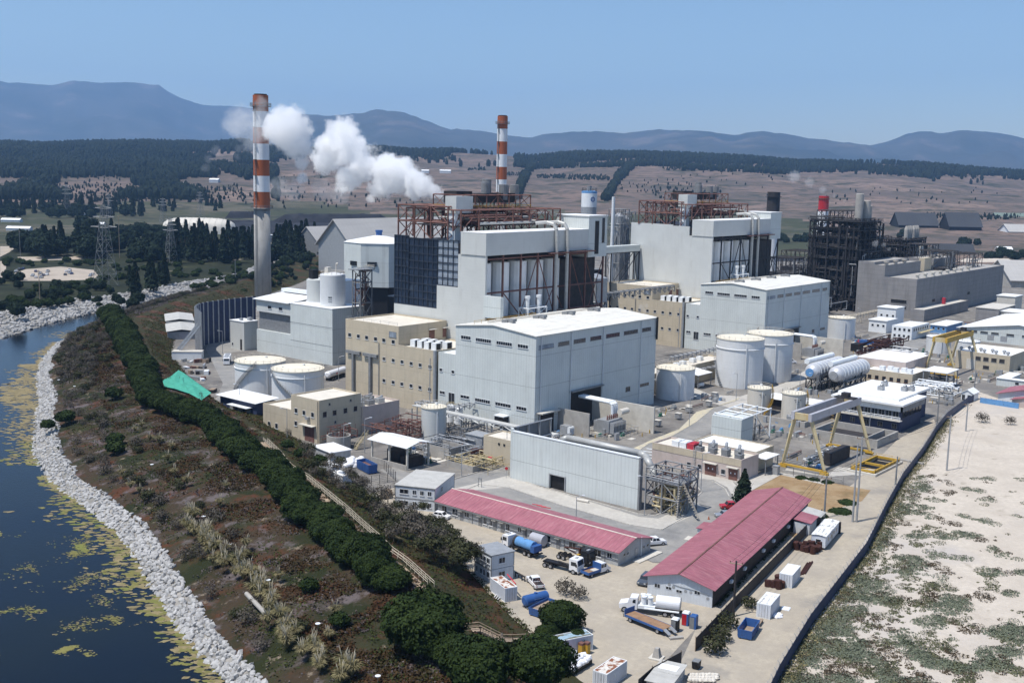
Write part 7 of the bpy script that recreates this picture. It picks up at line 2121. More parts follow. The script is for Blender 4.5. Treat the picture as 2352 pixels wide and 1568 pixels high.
# stop sign and notice frame
q = g('e6', 2028, 1065)
t = thing('stop_sign', 'round red traffic sign on a post at the road corner', 'road sign', q)
MB().tube(q, q + V2(0, 0, 2.4), .05).build('post', m['steel'], t)
MB().tube(q + V2(-.06, -.05, 2.5), q + V2(-.03, -.03, 2.5), .42, n=8).build('plate', m['car_r'], t)
q = g('e6', 1740, 1165)
t = thing('notice_frame', 'empty two-legged notice board frame beside the road', 'sign frame', q)
MB().bar(q + V2(0, .5, 0), q + V2(0, .5, 2.4), .1).bar(q + V2(0, -.5, 0), q + V2(0, -.5, 2.4), .1).build('legs', m['steeld'], t).name = 'leg'
MB().box(q.x - .04, q.x + .04, q.y - .5, q.y + .5, 1.8, 2.4).build('board', m['steel'], t)
# ---- fences
def fence(name, label, P_, h, mat, postm, step=2.4, wire=False, t_=.06, cat='fence', posth=.25):
 P_ = [Vector(p) for p in P_]
 t = thing(name, label, cat, P_[0])
 mb = MB()
 for a, b in zip(P_, P_[1:]):
  d = b - a
  mb.cbox((a + b) / 2, (d.length + .03, t_, h), math.atan2(d.y, d.x))
 mb.build('panel_sheet', mat, t)
 po = MB()
 n = 0
 for a, b in zip(P_, P_[1:]):
  k = max(1, int((b - a).length / step))
  for i in range(k):
   q = a.lerp(b, i / k)
   o = MB().cbox(q + V2(0, t_, 0), (.1, .1, h + posth))
   if wire:
    o.bar(q + V2(0, t_, h + posth), q + V2(-.1, t_ + .35, h + posth + .45), .06)
   if n < 95:
    o.build('post', postm, t)
   n += 1
 if wire:
  w_ = MB()
  for a, b in zip(P_, P_[1:]):
   for j in range(3):
    off = V2(-.03 * j, t_ + .12 * j, h + posth + .15 * j)
    w_.bar(a + off, b + off, .025)
  w_.build('barbed_wire', m['steel'], t)
 return t
fn = [(120, 61), (148.1, 68.9), (170, 74), (213.2, 81.9), (245, 90), (273.7, 96.9), (305, 103), (333.6, 109.4), (357, 113.9), (388.2, 117.4), (394, 117.2)]
fence('navy_fence', 'long navy blue sheet fence along the beach with barbed wire', [(x, y, 0) for x, y in fn], 2.4, m['navy'], m['steel'], 2.6, True)
fence('dark_fence', 'dark sheet fence between the longest red shed and the sand track', [g('d8', 1978, 1275), g('d8', 2340, 885), g('e5', 740, 640), g('d6', 2035, 720)], 2.3, m['dark'], m['wood'], 2.5)
fence('dark_fence', 'short dark sheet fence running off the bottom edge of the yard', [g('d8', 1845, 1400), g('d8', 1580, 1545), g('d8', 1450, 1660)], 2.2, m['dark'], m['wood'], 2.5)
# open wire fences: posts and rails only
for nm, lab, P_, h, step, mt in (('wire_cage', 'tall dark wire cage around the two white containers', [g('d1', 1240, 1215), g('d1', 1500, 1310), g('d1', 1795, 1255), g('d1', 1690, 1150)], 2.4, 2.2, 'dark'), ('wire_fence', 'mesh fence between the dry lawn and the gantry crane yard', [g('d3', 1340, 1490), g('d3', 1480, 1505), g('d3', 1780, 1560), g('d7', 690, 265)], 2.2, 2.6, 'steeld'), ('wire_fence', 'wire fence in front of the white container office', [g('d5', 130, 330), g('d5', 240, 260), g('d5', 290, 240)], 2.4, 2, 'dark'), ('wire_fence', 'wire fence beyond the gantry crane along the settling basin', [g('d3', 1110, 1110), g('d3', 1640, 1190), g('d3', 1800, 1230)], 1.6, 3, 'steeld')):
 t = thing(nm, lab, 'fence', P_[0])
 w_ = MB()
 for a, b in zip(P_, P_[1:]):
  for k in range(6):
   w_.bar(a + V2(0, 0, .15 + (h - .2) * k / 5), b + V2(0, 0, .15 + (h - .2) * k / 5), .03)
  k = max(1, int((b - a).length / step))
  for i in range(k + 1):
   q = a.lerp(b, i / k)
   MB().bar(q, q + V2(0, 0, h), .09).build('post', m[mt], t)
 w_.build('mesh', m[mt], t)
P_ = [g('d3', 1335, 1475), g('d3', 1780, 1545), g('d7', 690, 250)]
t = thing('low_wall', 'low grey concrete wall along the gantry crane yard', 'wall', P_[0])
for a, b in zip(P_, P_[1:]):
 MB().cbox((a + b) / 2 + V2(.6, .6, 0), ((b - a).length, .25, .9), math.atan2((b - a).y, (b - a).x)).build('wall', m['conc'], t)
# timber rails along the berm path
A_ = [(580, 870), (700, 985), (800, 1110), (960, 1210)]
B_ = [(990, 1330), (1130, 1500), (1280, 1620)]
pts = [gb('d1', x, y + 20) for x, y in A_] + [gb('e3', x, y) for x, y in ((1290, 620), (1440, 760), (1600, 900), (1720, 1020), (1860, 1120), (2090, 1330))]
t = thing('path_railing', 'long pale timber handrail along the path on the embankment', 'handrail', pts[0])
MB().rail([p + V2(0, 0, .0) for p in pts], 1.0, .055, 2).build('rail', m['woodp'], t)
off = [p + V2(.7, -.9, -.2) for p in pts]
t = thing('path_railing', 'lower timber handrail on the plant side of the embankment path', 'handrail', off[0])
MB().rail(off, 1.0, .05, 2).build('rail', m['woodp'], t)
trail = [gb('d1', x, y + 30) for x, y in A_] + [gb('e3', x - 30, y + 40) for x, y in ((1290, 620), (1440, 760), (1600, 900), (1720, 1020), (1860, 1120), (2090, 1330))]
mb = MB()
for a, b in zip(trail, trail[1:]):
 d = (b - a).normalized()
 n_ = Vector((-d.y, d.x, 0)) * .8
 k = 6
 for i in range(k):
  p, q = a.lerp(b, i / k), a.lerp(b, (i + 1) / k)
  vs = [p - n_, q - n_, q + n_, p + n_]
  vs = [Vector((v_.x, v_.y, slopez(v_.x, v_.y) + .07)) for v_ in vs]
  mb.add(vs, [(0, 1, 2, 3)])
struct(mb, 'path', gm['trail'])
# stair bridge at the bottom
a, b, c = gb('e4', 2080, 1095), gb('e4', 2200, 1085), gb('e4', 2350, 1170)
base = a.z
t = thing('timber_stairway', 'brown timber footbridge and steps at the bottom of the slope', 'stairs', a)
p0, p1, p2 = g('e4', 2050, 1095, 4), g('e4', 2200, 1080, 4), g('e4', 2420, 1190, 2.0)
mb = MB()
mb.cbox((p0 + p1) / 2, ((p1 - p0).length, 1.5, .12), math.atan2((p1 - p0).y, (p1 - p0).x))
n = 9
for i in range(n):
 mb.cbox(p1.lerp(p2, (i + .5) / n), (.6, 1.5, .1), math.atan2((p2 - p1).y, (p2 - p1).x))
mb.build('treads', m['wood'], t).name = 'tread_deck'
MB().rail([p0 + V2(.5, .6, 0), p1 + V2(.5, .6, 0), p2 + V2(.5, .6, 0)], 1, .06, 1.6).build('rail', m['wood'], t)
MB().rail([p0 - V2(.5, .6, 0), p1 - V2(.5, .6, 0), p2 - V2(.5, .6, 0)], 1, .06, 1.6).build('rail', m['wood'], t)
mb = MB()
for p in (p0, p1, p1.lerp(p2, .5)):
 mb.bar((p.x, p.y, 0), p, .18)
mb.build('support_posts', m['wood'], t).name = 'support'
pp = [g('d8', 110, 1175, 2), g('d8', 300, 1175, 1.4), g('d8', 500, 1165, .8)]
t = thing('boardwalk', 'timber boardwalk with rails leading from the steps to the yard', 'boardwalk', pp[0])
mb = MB()
for a, b in zip(pp, pp[1:]):
 mb.extr([a + V2(-.3, -.6, 0), a + V2(.3, .6, 0), b + V2(.3, .6, 0), b + V2(-.3, -.6, 0)], (0, 0, .1))
mb.build('deck', m['wood'], t)
MB().rail(pp, 1, .06, 2).build('rail', m['wood'], t)
# green shade net by the trees, solar panel
pn = [g('d8', 200, 1225, 1.4), g('d8', 270, 1340, 1.2), g('d8', 330, 1400, 1.0)]
t = thing('green_net_fence', 'sagging dark green shade net hung between posts by the trees', 'net fence', pn[0])
mb = MB()
for a, b in zip(pn, pn[1:]):
 d = b - a
 for i in range(6):
  p, q = a.lerp(b, i / 6), a.lerp(b, (i + 1) / 6)
  s0, s1 = .35 * math.sin(PI * i / 6), .35 * math.sin(PI * (i + 1) / 6)
  mb.extr([p, q, q + V2(0, 0, 1.5 - s1), p + V2(0, 0, 1.5 - s0)], (.04, .02, 0))
mb.build('net', m['green'], t)
for p in pn:
 MB().bar(p - V2(0, 0, 1), p + V2(0, 0, 2.2), .1).build('post', m['steeld'], t)
q = g('d8', 310, 1470, 2.2)
t = thing('solar_panel', 'small tilted solar panel on a pole at the bottom edge', 'solar panel', q)
MB().tube(q - V2(0, 0, 1.2), q + V2(0, 0, 1.4), .06).build('pole', m['steel'], t)
MB().add([q + V2(-.3, .5, 1.2), q + V2(-.3, -.5, 1.2), q + V2(.6, -.5, 1.9), q + V2(.6, .5, 1.9)], [(0, 1, 2, 3), (3, 2, 1, 0)]).build('panel', m['glassb'], t)
tag(MB().cbox(g('d8', 240, 1565, 2), (2.5, 1.6, .5), .4).build('instrument_box', m['white']), 'white instrument box beside the solar panel', 'instrument box')
# sheds cut by the bottom edge
q = g('d8', 1640, 1560)
t = lthing('lean_roof_shed', 'low shed with pale patched roof sheets at the bottom edge', 'shed', q, .25)
MB().box(-4, 3.4, -3, .6, 0, 1.9).build('wall', m['shed'], t)
MB().box(-4.3, -.5, -3.3, .9, 1.92, 2.0).box(-.48, 3.7, -3.3, .9, 1.94, 2.02).build('roof', m['fibre'], t)
MB().box(.5, 2.4, -2.5, .4, 2.03, 2.06).build('white_sheet', m['roofp'], t)
for i in range(26):
 p = g('d8', 1930 + (i % 9) * 30, 1510 + (i // 9) * 22)
 tag(MB().blob(p + V2(0, 0, .3), (.5, .45, .35), 4, .45, i).build('boulder', m['tankc']), 'cream boulder in the rubble heap at the bottom edge', 'boulder', 'cream boulders at the bottom edge')
# ---- poles and lamps
def upole(label, base, h, arm=True, double=False, stay=True, mat='steel', name='utility_pole'):
 t = thing(name, label, 'utility pole', base)
 for k in range(2 if double else 1):
  p = base + V2(-.5 * k, .7 * k, 0)
  MB().tube(p, p + V2(0, 0, h * (1 if k == 0 else .92)), .26, .16, 8).build('pole', m[mat], t)
 if arm:
  MB().bar(base + V2(-.3, 1.1, h - .5), base + V2(.3, -1.1, h - .5), .14).build('cross_arm', m['wood'], t)
  for k in (-1, 0, 1):
   MB().lathe(base.x - k * .27, base.y + k, [(.06, h - .4), (.1, h - .3), (.05, h - .15)], 8).build('insulator', m['brownmetal'], t)
 return t
pa = g('d7', 812, 603)
ha = hgt(pa, 'd4', 850, 1470) if False else 16.5
upole('tall concrete double pole at the head of the sand track', pa, 19.5, double=True)
pb = g('d7', 515, 565)
upole('dark leaning utility pole beside the end of the longest red shed', pb, hgt(pb, 'd6', 2115, 330), mat='steeld')
pc_ = g('d7', 1640, 130)
upole('pale concrete utility pole standing alone on the beach sand', pc_, hgt(pc_, 'd4', 1660, 1020))
pd = g('d4', 1815, 1165)
upole('utility pole beyond the navy fence near the dry bushes', pd, hgt(pd, 'd4', 1835, 910))
pe = g('e5', 490, 955)
upole('dark utility pole in front of the longest red shed roof', pe, hgt(pe, 'e5', 515, 445), mat='dark')
pf = g('d4', 1548, 1140)
upole('utility pole behind the navy fence beside the white-roofed office', pf, hgt(pf, 'd4', 1590, 780), mat='steeld')
pg = g('d4', 1890, 830)
upole('utility pole by the guard hut and red-roofed bungalow', pg, hgt(pg, 'd4', 1910, 610), mat='steeld')
ph = g('d7', 1170, 260)
upole('slim pole inside the fence beside the gantry yard', ph, hgt(ph, 'd7', 1190, 0), arm=False, mat='steeld')
def wires(label, a, b, ha_, hb_, n=3, sag=1.0):
 mb = MB()
 for k in range(n):
  o = V2(-(k - 1) * .27, (k - 1) * 1.0, 0)
  pts = []
  for i in range(13):
   u = i / 12
   p = a.lerp(b, u) + o
   p.z = ha_ + (hb_ - ha_) * u - sag * 4 * u * (1 - u)
   pts.append(p)
  mb.path(pts, .03, 4)
 tag(mb.build('power_lines', m['black']), label, 'power line')
wires('power lines from the double pole to the lone beach pole', pa, pc_, 19, hgt(pc_, 'd4', 1660, 1020) - .3, sag=1.5)
wires('power lines from the lone beach pole to the pole by the dry bushes', pc_, pd, hgt(pc_, 'd4', 1660, 1020) - .3, hgt(pd, 'd4', 1835, 910) - .3, sag=1.2)
wires('power lines from the leaning pole to the double pole', pb, pa, 11, 14, sag=.8)
wires('power lines from the dark pole to the leaning pole over the shed', pe, pb, hgt(pe, 'e5', 515, 445) - .5, 11, sag=1.2)
def lamp(label, base, h, ax=-1.5, ay=.6, group='lamp posts around the plant'):
 t = thing('lamp_post', label, 'street lamp', base, group=group)
 MB().tube(base, base + V2(0, 0, h), .11, .07, 8).build('pole', m['steel'], t)
 MB().bar(base + V2(0, 0, h - .1), base + V2(ax, ay, h + .25), .09).build('arm', m['steel'], t)
 MB().cbox(base + V2(ax, ay, h + .2), (.7, .3, .14), math.atan2(ay, ax)).build('lamp_head', m['white'], t)
for k, (c, x, y, h, lab) in enumerate((('d1', 800, 880, 9, 'lamp post in front of the gatehouse low wing'), ('d1', 1512, 1000, 9.5, 'lamp post with arm left of the open shelter'), ('d1', 365, 600, 8, 'lamp post in front of the dark workshop shed'), ('d1', 1320, 1005, 8, 'lamp post beside the round basin'), ('c7', 355, 1230, 9.5, 'lamp post on the curving left road by the dark screen'), ('c7', 1420, 1480, 9, 'lamp post beside the white tanker trailer'), ('d2', 920, 1095, 7, 'lamp post in front of the nearer hall gable'), ('d6', 925, 475, 9.5, 'lamp post on the kerb by the pinkish building'), ('d6', 405, 690, 9, 'lamp post at the end of the sheet wall'), ('e6', 1540, 1050, 8, 'lamp post by the skips on the road edge'), ('d3', 955, 815, 9.5, 'lamp post at the plant road bend before the tallest tank'), ('d3', 525, 1045, 9, 'lamp post along the cream kerb by the transformer'), ('d3', 1660, 800, 9, 'lamp post before the left horizontal vessel'), ('d3', 1540, 700, 9, 'lamp post by the road under the vessels'), ('e6', 2030, 910, 9, 'lamp post in front of the beige box building'), ('d4', 930, 1150, 8, 'lamp post before the two-storey white-roofed office'), ('d4', 840, 180, 8, 'lamp post in the plant parking'), ('d5', 1910, 500, 5, 'short lamp post behind the red roof'))):
 lamp(lab, g(c, x, y), h, ax=(-1.3, 1.3)[k % 2], ay=(.9, -.9)[k % 2])
for k in range(9):
 q = (gb('e2', 1870, 60), gb('e2', 2110, 335), gb('e4', 260, 665), gb('e4', 715, 1070), gb('e4', 1265, 1555), gb('e1', 685, 705), gb('e1', 540, 645), gb('e1', 610, 970), gb('e1', 1395, 1430))[k]
 b_ = V2(q.x, q.y, slopez(q.x, q.y))
 t = thing('gas_probe', 'white disc-topped marker post standing on the outer slope', 'marker post', b_, group='white marker posts on the outer slope')
 MB().tube(b_, b_ + V2(0, 0, .9), .04).build('post', m['steel'], t)
 MB().tube(b_ + V2(0, 0, .9), b_ + V2(0, 0, .96), .42, n=14).build('disc', m['white'], t)
# ============================================================ VEGETATION, ROCKS, WATER PLANTS
import numpy as np
def cards(mb, rng, n, pos, size, up=.35):
 "n leaf-sized faces at positions pos(rng)->Vector"
 for _ in range(n):
  p, nrm = pos(rng)
  d = Vector((rng.gauss(0, 1), rng.gauss(0, 1), rng.gauss(0, 1) + up)).normalized() * .8 + nrm
  d.normalize()
  a = d.orthogonal().normalized()
  a = Matrix.Rotation(rng.uniform(0, 6.28), 3, d) @ a
  b = d.cross(a)
  s_ = size * rng.uniform(.6, 1.4)
  mb.add([p - a * s_ - b * s_ * .6, p + a * s_ - b * s_ * .5, p + a * s_ * .8 + b * s_ * .6, p - a * s_ * .7 + b * s_ * .5], [(0, 1, 2, 3)])
 return mb
def lump(d, seed):
 return 1 + .28 * noise.noise(d * 1.6 + Vector((seed * 5.3, seed, 0))) + .14 * noise.noise(d * 4.1 + Vector((0, seed * 3.7, 1)))
def crown_mesh(kind, seed, n, r, h, size, mat, z0=.6):
 rng = random.Random(seed)
 mb = MB()
 def pos(q):
  if kind == 'cone':
   u = q.random() ** .75
   ph = q.uniform(0, 6.283)
   rr = r * (1 - u) ** .85 * (.75 + .35 * noise.noise(Vector((ph * 2, u * 9, seed)))) * (1 if int(u * 9) % 2 else .82) * q.uniform(.6, 1.05)
   d = Vector((math.cos(ph), math.sin(ph), .25))
   return Vector((d.x * rr, d.y * rr, z0 + u * h)), d
  z = q.uniform(-.55, 1)
  ph = q.uniform(0, 6.283)
  k = math.sqrt(1 - z * z)
  d = Vector((k * math.cos(ph), k * math.sin(ph), z))
  L_ = lump(d, seed) * (q.random() ** .12 if kind != 'sparse' else q.random() ** .4)
  return Vector((d.x * r * L_, d.y * r * L_, z0 + h * .45 + d.z * L_ * h * .52)), d
 if kind == 'dome':
  vs, fs = [], []
  N, K = 9, 16
  for i in range(N + 1):
   th = PI * i / N
   for j in range(K):
    d = Vector((math.sin(th) * math.cos(2 * PI * j / K), math.sin(th) * math.sin(2 * PI * j / K), math.cos(th)))
    L_ = lump(d, seed) * .86
    vs.append((d.x * r * L_, d.y * r * L_, max(.05, z0 + h * .45 + d.z * L_ * h * .5)))
  for i in range(N):
   for j in range(K):
    fs.append((i * K + j, (i + 1) * K + j, (i + 1) * K + (j + 1) % K, i * K + (j + 1) % K))
  mb.add(vs, fs)
 cards(mb, rng, n, pos, size)
 return mb
def tree_proto(kind, seed, n, r, h, size, mat, z0=.6, trunk=.2, twigs=0, label='', cat='tree', group=None, name='tree'):
 t = lthing(name, label, cat, (0, 0, -900), 0, group)
 crown_mesh(kind, seed, n, r, h, size, mat, z0).build('crown', mat, t)
 rng = random.Random(seed)
 mb = MB().tube((0, 0, -.4), (0, 0, z0 + h * .55), trunk, trunk * .5, 7)
 for i in range(4 + twigs):
  a = rng.uniform(0, 6.28)
  s_ = Vector((0, 0, z0 + h * rng.uniform(.05, .4)))
  mb.tube(s_, s_ + Vector((math.cos(a) * r * .7, math.sin(a) * r * .7, h * rng.uniform(.2, .5))), trunk * .4, trunk * .12, 5)
 mb.build('trunk', m['bark'], t)
 return t
used = {}
def plant(protos, p, rz, s_, label, group):
 k = rnd.randrange(len(protos))
 o = protos[k]
 if o.name not in used:
  used[o.name] = 1
  o.location = p
  o.rotation_euler = (0, 0, rz)
  o.scale = s_ if isinstance(s_, tuple) else (s_, s_, s_)
  return tag(o, label, None, group)
 return copy_tree(o, p, rz, label, group, s_)
HEDGE = [tree_proto('dome', 11 + i, 8500, 3.5, 5.2, .15, m['leaf'], .2, .25, name='evergreen_tree', cat='tree') for i in range(3)]
CONIF = [tree_proto('cone', 31 + i, 900, 3.6, 13, .62, m['leafd'], 1, .3, name='conifer_tree', cat='tree') for i in range(3)]
ROUND = [tree_proto('dome', 41 + i, 1000, 4.4, 7.5, .55, m['leafd'], .8, .3, name='broadleaf_tree', cat='tree') for i in range(3)]
SHRUB = [tree_proto('sparse', 51 + i, 420, 1.7, 2.3, .17, m['leafo'], .1, .06, 6, name='olive_shrub', cat='shrub') for i in range(2)]
GREY = [tree_proto('sparse', 61 + i, 360, 1.7, 2.5, .13, m['leafg'], .1, .06, 10, name='bare_shrub', cat='shrub') for i in range(2)]
BUSH = [tree_proto('dome', 71 + i, 800, 1.9, 2.2, .2, m['leaf'], 0, .1, name='round_bush', cat='bush') for i in range(2)]
def bz(p, dz=0):
 return Vector((p.x, p.y, slopez(p.x, p.y) + dz))
# hedge along the crest
HP = [(1240, 1572), (1095, 1530), (1040, 1490), (975, 1425), (985, 1455)]
for k, (x, y) in enumerate(HP):
 p = bz(g('f', x, y, (4.5, 8, 7.5, 9, 8)[k]))
 plant(HEDGE, p, k * 1.3, (1.3, 1.35, 1.5, 1.7, 1.1)[k] if k != 2 else .9, ('dark round evergreen at the very bottom beside the mossy container', 'broad evergreen at the bottom of the slope left of the solar panel', 'evergreen between the two broad crowns near the steps', 'largest evergreen crown just left of the timber steps', 'evergreen crown overlapping the largest crown by the steps')[k], None)
for k, (x, y, s_) in enumerate(((1290, 1412, 1.02), (1258, 1436, .6), (1328, 1442, .5))):
 p = g('f', x, y, 3.2)
 plant(HEDGE, Vector((p.x, p.y, .3)), k, s_, ('round dark evergreen beside the blue skip in the yard', 'lower evergreen crown attached to the yard-side dark evergreen', 'small evergreen crown at the right of the yard-side dark evergreen')[k], None)
HL = [(890, 1322), (865, 1297), (835, 1265), (795, 1235), (750, 1195), (705, 1160), (665, 1115), (630, 1075), (595, 1050), (560, 1025), (520, 990), (480, 960), (440, 945), (395, 925), (350, 905), (335, 870), (315, 825), (295, 785), (275, 750), (255, 715), (245, 690)]
P_ = [g('f', x, y, 7.2) for x, y in HL]
tot = sum((b - a).length for a, b in zip(P_, P_[1:]))
HR = resample(P_, int(tot / 3.6))
for k, p in enumerate(HR):
 far = k / len(HR)
 plant(HEDGE, bz(p + V2(rnd.uniform(-1.3, 1.3), rnd.uniform(-1.3, 1.3), 0), -.1), k * 2.1, (rnd.uniform(.9, 1.25), rnd.uniform(.9, 1.25), rnd.uniform(.8, 1.25)) if far < .5 else rnd.uniform(.9, 1.5), 'dense dark evergreen in the hedge row along the embankment crest', 'evergreens of the crest hedge')
for k, (x, y) in enumerate(((150, 960), (265, 1030), (262, 905), (265, 1010), (110, 975), (710, 1345), (780, 1425), (690, 1040), (660, 1020), (735, 1055))):
 p = gb('f', x, y + 8)
 plant(BUSH, bz(p), k, rnd.uniform(1.0, 1.6) if k < 5 else .9, 'rounded dark green bush standing alone on the embankment slope', 'round bushes on the embankment slopes')
# conifer by the red shed
cy_ = tree_proto('cone', 99, 1500, 4.0, 8.0, .32, m['leafd'], .2, .25, name='cypress_tree', cat='tree', label='single dark cypress at the far end of the longest red shed')
cy_.location = g('d6', 1315, 580)
# bare and olive shrubs
for k in range(380):
 u = rnd.random()
 if k < 270:
  s_ = .27 + .22 * rnd.random()
  kk = rnd.uniform(.3, .86)
  p = bermpt(s_, kk)
 else:
  s_ = .05 + .33 * rnd.random()
  kk = rnd.uniform(.55, .84)
  p = bermpt(s_, kk)
 plant(GREY if rnd.random() < .68 else SHRUB, p, u * 6, rnd.uniform(.7, 1.25), 'low twiggy shrub scattered on the river side of the embankment', 'shrubs on the river side of the embankment')
for k in range(105):
 x0, y0, x1, y1 = ((690, 1035, 900, 1165), (900, 1150, 1085, 1290), (880, 1190, 1080, 1290))[k % 3]
 u = rnd.random()
 x, y = x0 + (x1 - x0) * u + rnd.uniform(-26, 26), y0 + (y1 - y0) * u + rnd.uniform(-30, 18)
 p = gb('f', x, y + 10)
 plant(SHRUB if rnd.random() < .5 else GREY, bz(p), u * 6, rnd.uniform(.7, 1.2) * (1.25 if k % 3 == 2 else 1), 'wispy grey-green shrub in the belt between slope and yard', 'shrubs at the inner slope foot')
for k, (x, y, sc_) in enumerate(((1300, 1365, 1.1), (1330, 1375, .9), (640, 965, .9), (665, 1000, .8), (2255, 970, 1.2), (2320, 975, 1.0), (1640, 1500, 1.1), (1655, 1470, 1), (1670, 1440, 1), (1800, 1340, .7), (1720, 1395, .8))):
 p = g('f', x, y)
 plant(GREY if k < 6 else SHRUB, p, k, sc_ * 1.15, ('bare shrub left of its twin above the dark yard tree', 'bare shrub right of its twin above the dark yard tree', 'bare leafless bush at the gatehouse wall', 'leggy bush before the gatehouse roller door', 'dry leafless bush nearest the lone beach pole', 'dry leafless bush at the right beyond the beach pole', 'olive shrub at the near end of the dark fence', 'second olive shrub along the dark fence', 'third olive shrub along the dark fence', 'small olive shrub behind the two-stripe container', 'small olive shrub left of the peeling container')[k], None)
for k, (x, y, sc_) in enumerate(((1905, 1215, 1.4), (1930, 1180, 1.5), (1945, 1160, 1.3), (1880, 1190, 1.2), (1840, 1103, .9), (1870, 1107, .9), (1900, 1113, .9))):
 plant(BUSH, g('f', x, y, -.6), k, (sc_, sc_, .55), ('spreading green bush patch right of the longest red shed' if k < 4 else 'low dark hedge clump on the dry lawn by the mesh fence'), 'green bush patches by the red shed' if k < 4 else 'dark hedge clumps on the dry lawn')
# pampas grass
PAM = []
for i in range(3):
 q = random.Random(500 + i)
 t = lthing('pampas_plant', '', 'ornamental grass', (0, 0, -900))
 mb, pl = MB(), MB()
 for k in range(230):
  a, lean, L = q.uniform(0, 6.28), q.uniform(.15, 1.0), q.uniform(.9, 1.9)
  d = Vector((math.cos(a), math.sin(a), 0))
  s_ = Vector((-d.y, d.x, 0)) * .045
  b0, b1, b2 = d * .12, d * (.15 + lean * L * .45) + V2(0, 0, L * .8), d * (.2 + lean * L * .85) + V2(0, 0, L * (1.0 - .35 * lean))
  mb.add([b0 - s_, b0 + s_, b1 + s_, b1 - s_, b2], [(0, 1, 2, 3), (3, 2, 4)])
 for k in range(7):
  a, lean = q.uniform(0, 6.28), q.uniform(.1, .45)
  d = Vector((math.cos(a), math.sin(a), 0))
  h_ = q.uniform(2.0, 2.9)
  p = d * lean * h_ * .5 + V2(0, 0, h_ * .7)
  pl.tube(d * .1, p, .02, n=4).tube(p, p + d * .14 + V2(0, 0, .4), .035, .06, 5).tube(p + d * .14 + V2(0, 0, .4), p + d * .3 + V2(0, 0, .8), .06, .015, 5)
 mb.build('blades', m['leafy'], t).name = 'foliage'
 pl.build('plumes', m['plume'], t).name = 'plume'
 PAM.append(t)
row = [(430, 1180), (455, 1205), (480, 1235), (505, 1265), (530, 1290), (555, 1305), (585, 1330), (610, 1375), (640, 1410), (670, 1445), (700, 1475), (725, 1500), (760, 1530), (800, 1560)]
rp = resample([gb('f', x, y + 12) for x, y in row], 66)
for k, p in enumerate(rp):
 p = p + V2(rnd.uniform(-1.7, 1.7), rnd.uniform(-1.7, 1.7), 0)
 plant(PAM, bz(p), k * 1.7, rnd.uniform(.9, 1.35), 'straw-coloured pampas clump in the row below the rusty slope', 'pampas row on the embankment')
for k, (x, y) in enumerate(((345, 1000), (365, 1005), (400, 1080), (430, 1100), (385, 1050), (395, 1020), (310, 980), (325, 970), (280, 1080), (300, 1110), (320, 1120), (345, 1130), (520, 1110), (560, 1270), (505, 1150), (565, 1245), (770, 1400), (640, 1320), (755, 1455))):
 plant(PAM, bz(gb('f', x, y + 10)), k, rnd.uniform(.8, 1.1), 'single pampas tussock scattered above the pampas row', 'scattered pampas tussocks')
# ground cover
def cover(name, n, fn, size, mat, blades=5, h=.35):
 rng = random.Random(sum(map(ord, name)))
 mb = MB()
 k = 0
 while k < n:
  p = fn(rng)
  if p is None:
   continue
  k += 1
  for _ in range(blades):
   q = p + V2(rng.gauss(0, size), rng.gauss(0, size), abs(rng.gauss(0, h * .4)))
   d = Vector((rng.gauss(0, .7), rng.gauss(0, .7), 1)).normalized()
   a = d.orthogonal().normalized()
   a = Matrix.Rotation(rng.uniform(0, 6.28), 3, d) @ a
   b = d.cross(a)
   s_ = size * rng.uniform(.35, .8)
   mb.add([q - a * s_, q - b * s_ * .6, q + a * s_, q + b * s_ * .6 + d * .1], [(0, 1, 2, 3)])
 return tag(mb.build(name, mat, keep=True), None, None, None, 'stuff')
def on_outer(rng, lo=.46, s0=.0, s1=.62, k1=.84, sd=3):
 s_, k = rng.uniform(s0, s1), rng.uniform(0, k1)
 p = bermpt(s_, k)
 if noise.noise(Vector((p.x * .09, p.y * .09, sd))) < lo - .5:
  return None
 return p
m['lilacscrub'] = leafm('grey_lilac_scrub', (.085, .07, .07), (.165, .138, .135), sc_=.3)
m['greencover'] = leafm('green_creeper', (.035, .05, .014), (.075, .085, .025), sc_=.2)
cover('ice_plant', 14000, lambda r: on_outer(r, .5, s1=.36, k1=.6, sd=3), .42, m['ice'])
cover('dry_scrub', 8500, lambda r: on_outer(r, .52, sd=11), .36, m['lilacscrub'])
cover('green_creeper', 8500, lambda r: on_outer(r, .5, sd=23), .4, m['greencover'])
def on_inner(rng):
 s_, k = rng.uniform(0.02, .55), rng.uniform(.08, .86)
 return innerpt(s_, k)
cover('slope_creeper', 4200, on_inner, .4, m['greencover'])
cover('slope_ice_plant', 2200, on_inner, .4, m['ice'])
def on_beach(kind):
 def f(rng):
  x, y = rng.uniform(1780, 2400), rng.uniform(1090, 1640)
  xf = 1786 + (1568 - y) * .655
  d = x - xf
  if d < 12:
   return None
  dens = .55 * (y - 1090) / 480 + .25 - d / 1500
  if d < 45:
   dens = 1.0
  p = g('f', x, y)
  nn = noise.noise(Vector((p.x * .16, p.y * .16, kind * 7.7)))
  if nn + .25 * rng.random() < .6 - dens * .62:
   return None
  return p + V2(0, 0, .05)
 return f
m['duneolive'] = leafm('olive_dune_leaves', (.085, .095, .05), (.16, .155, .085))
m['dunebrown'] = leafm('dead_brown_dune_plants', (.06, .045, .028), (.12, .09, .055))
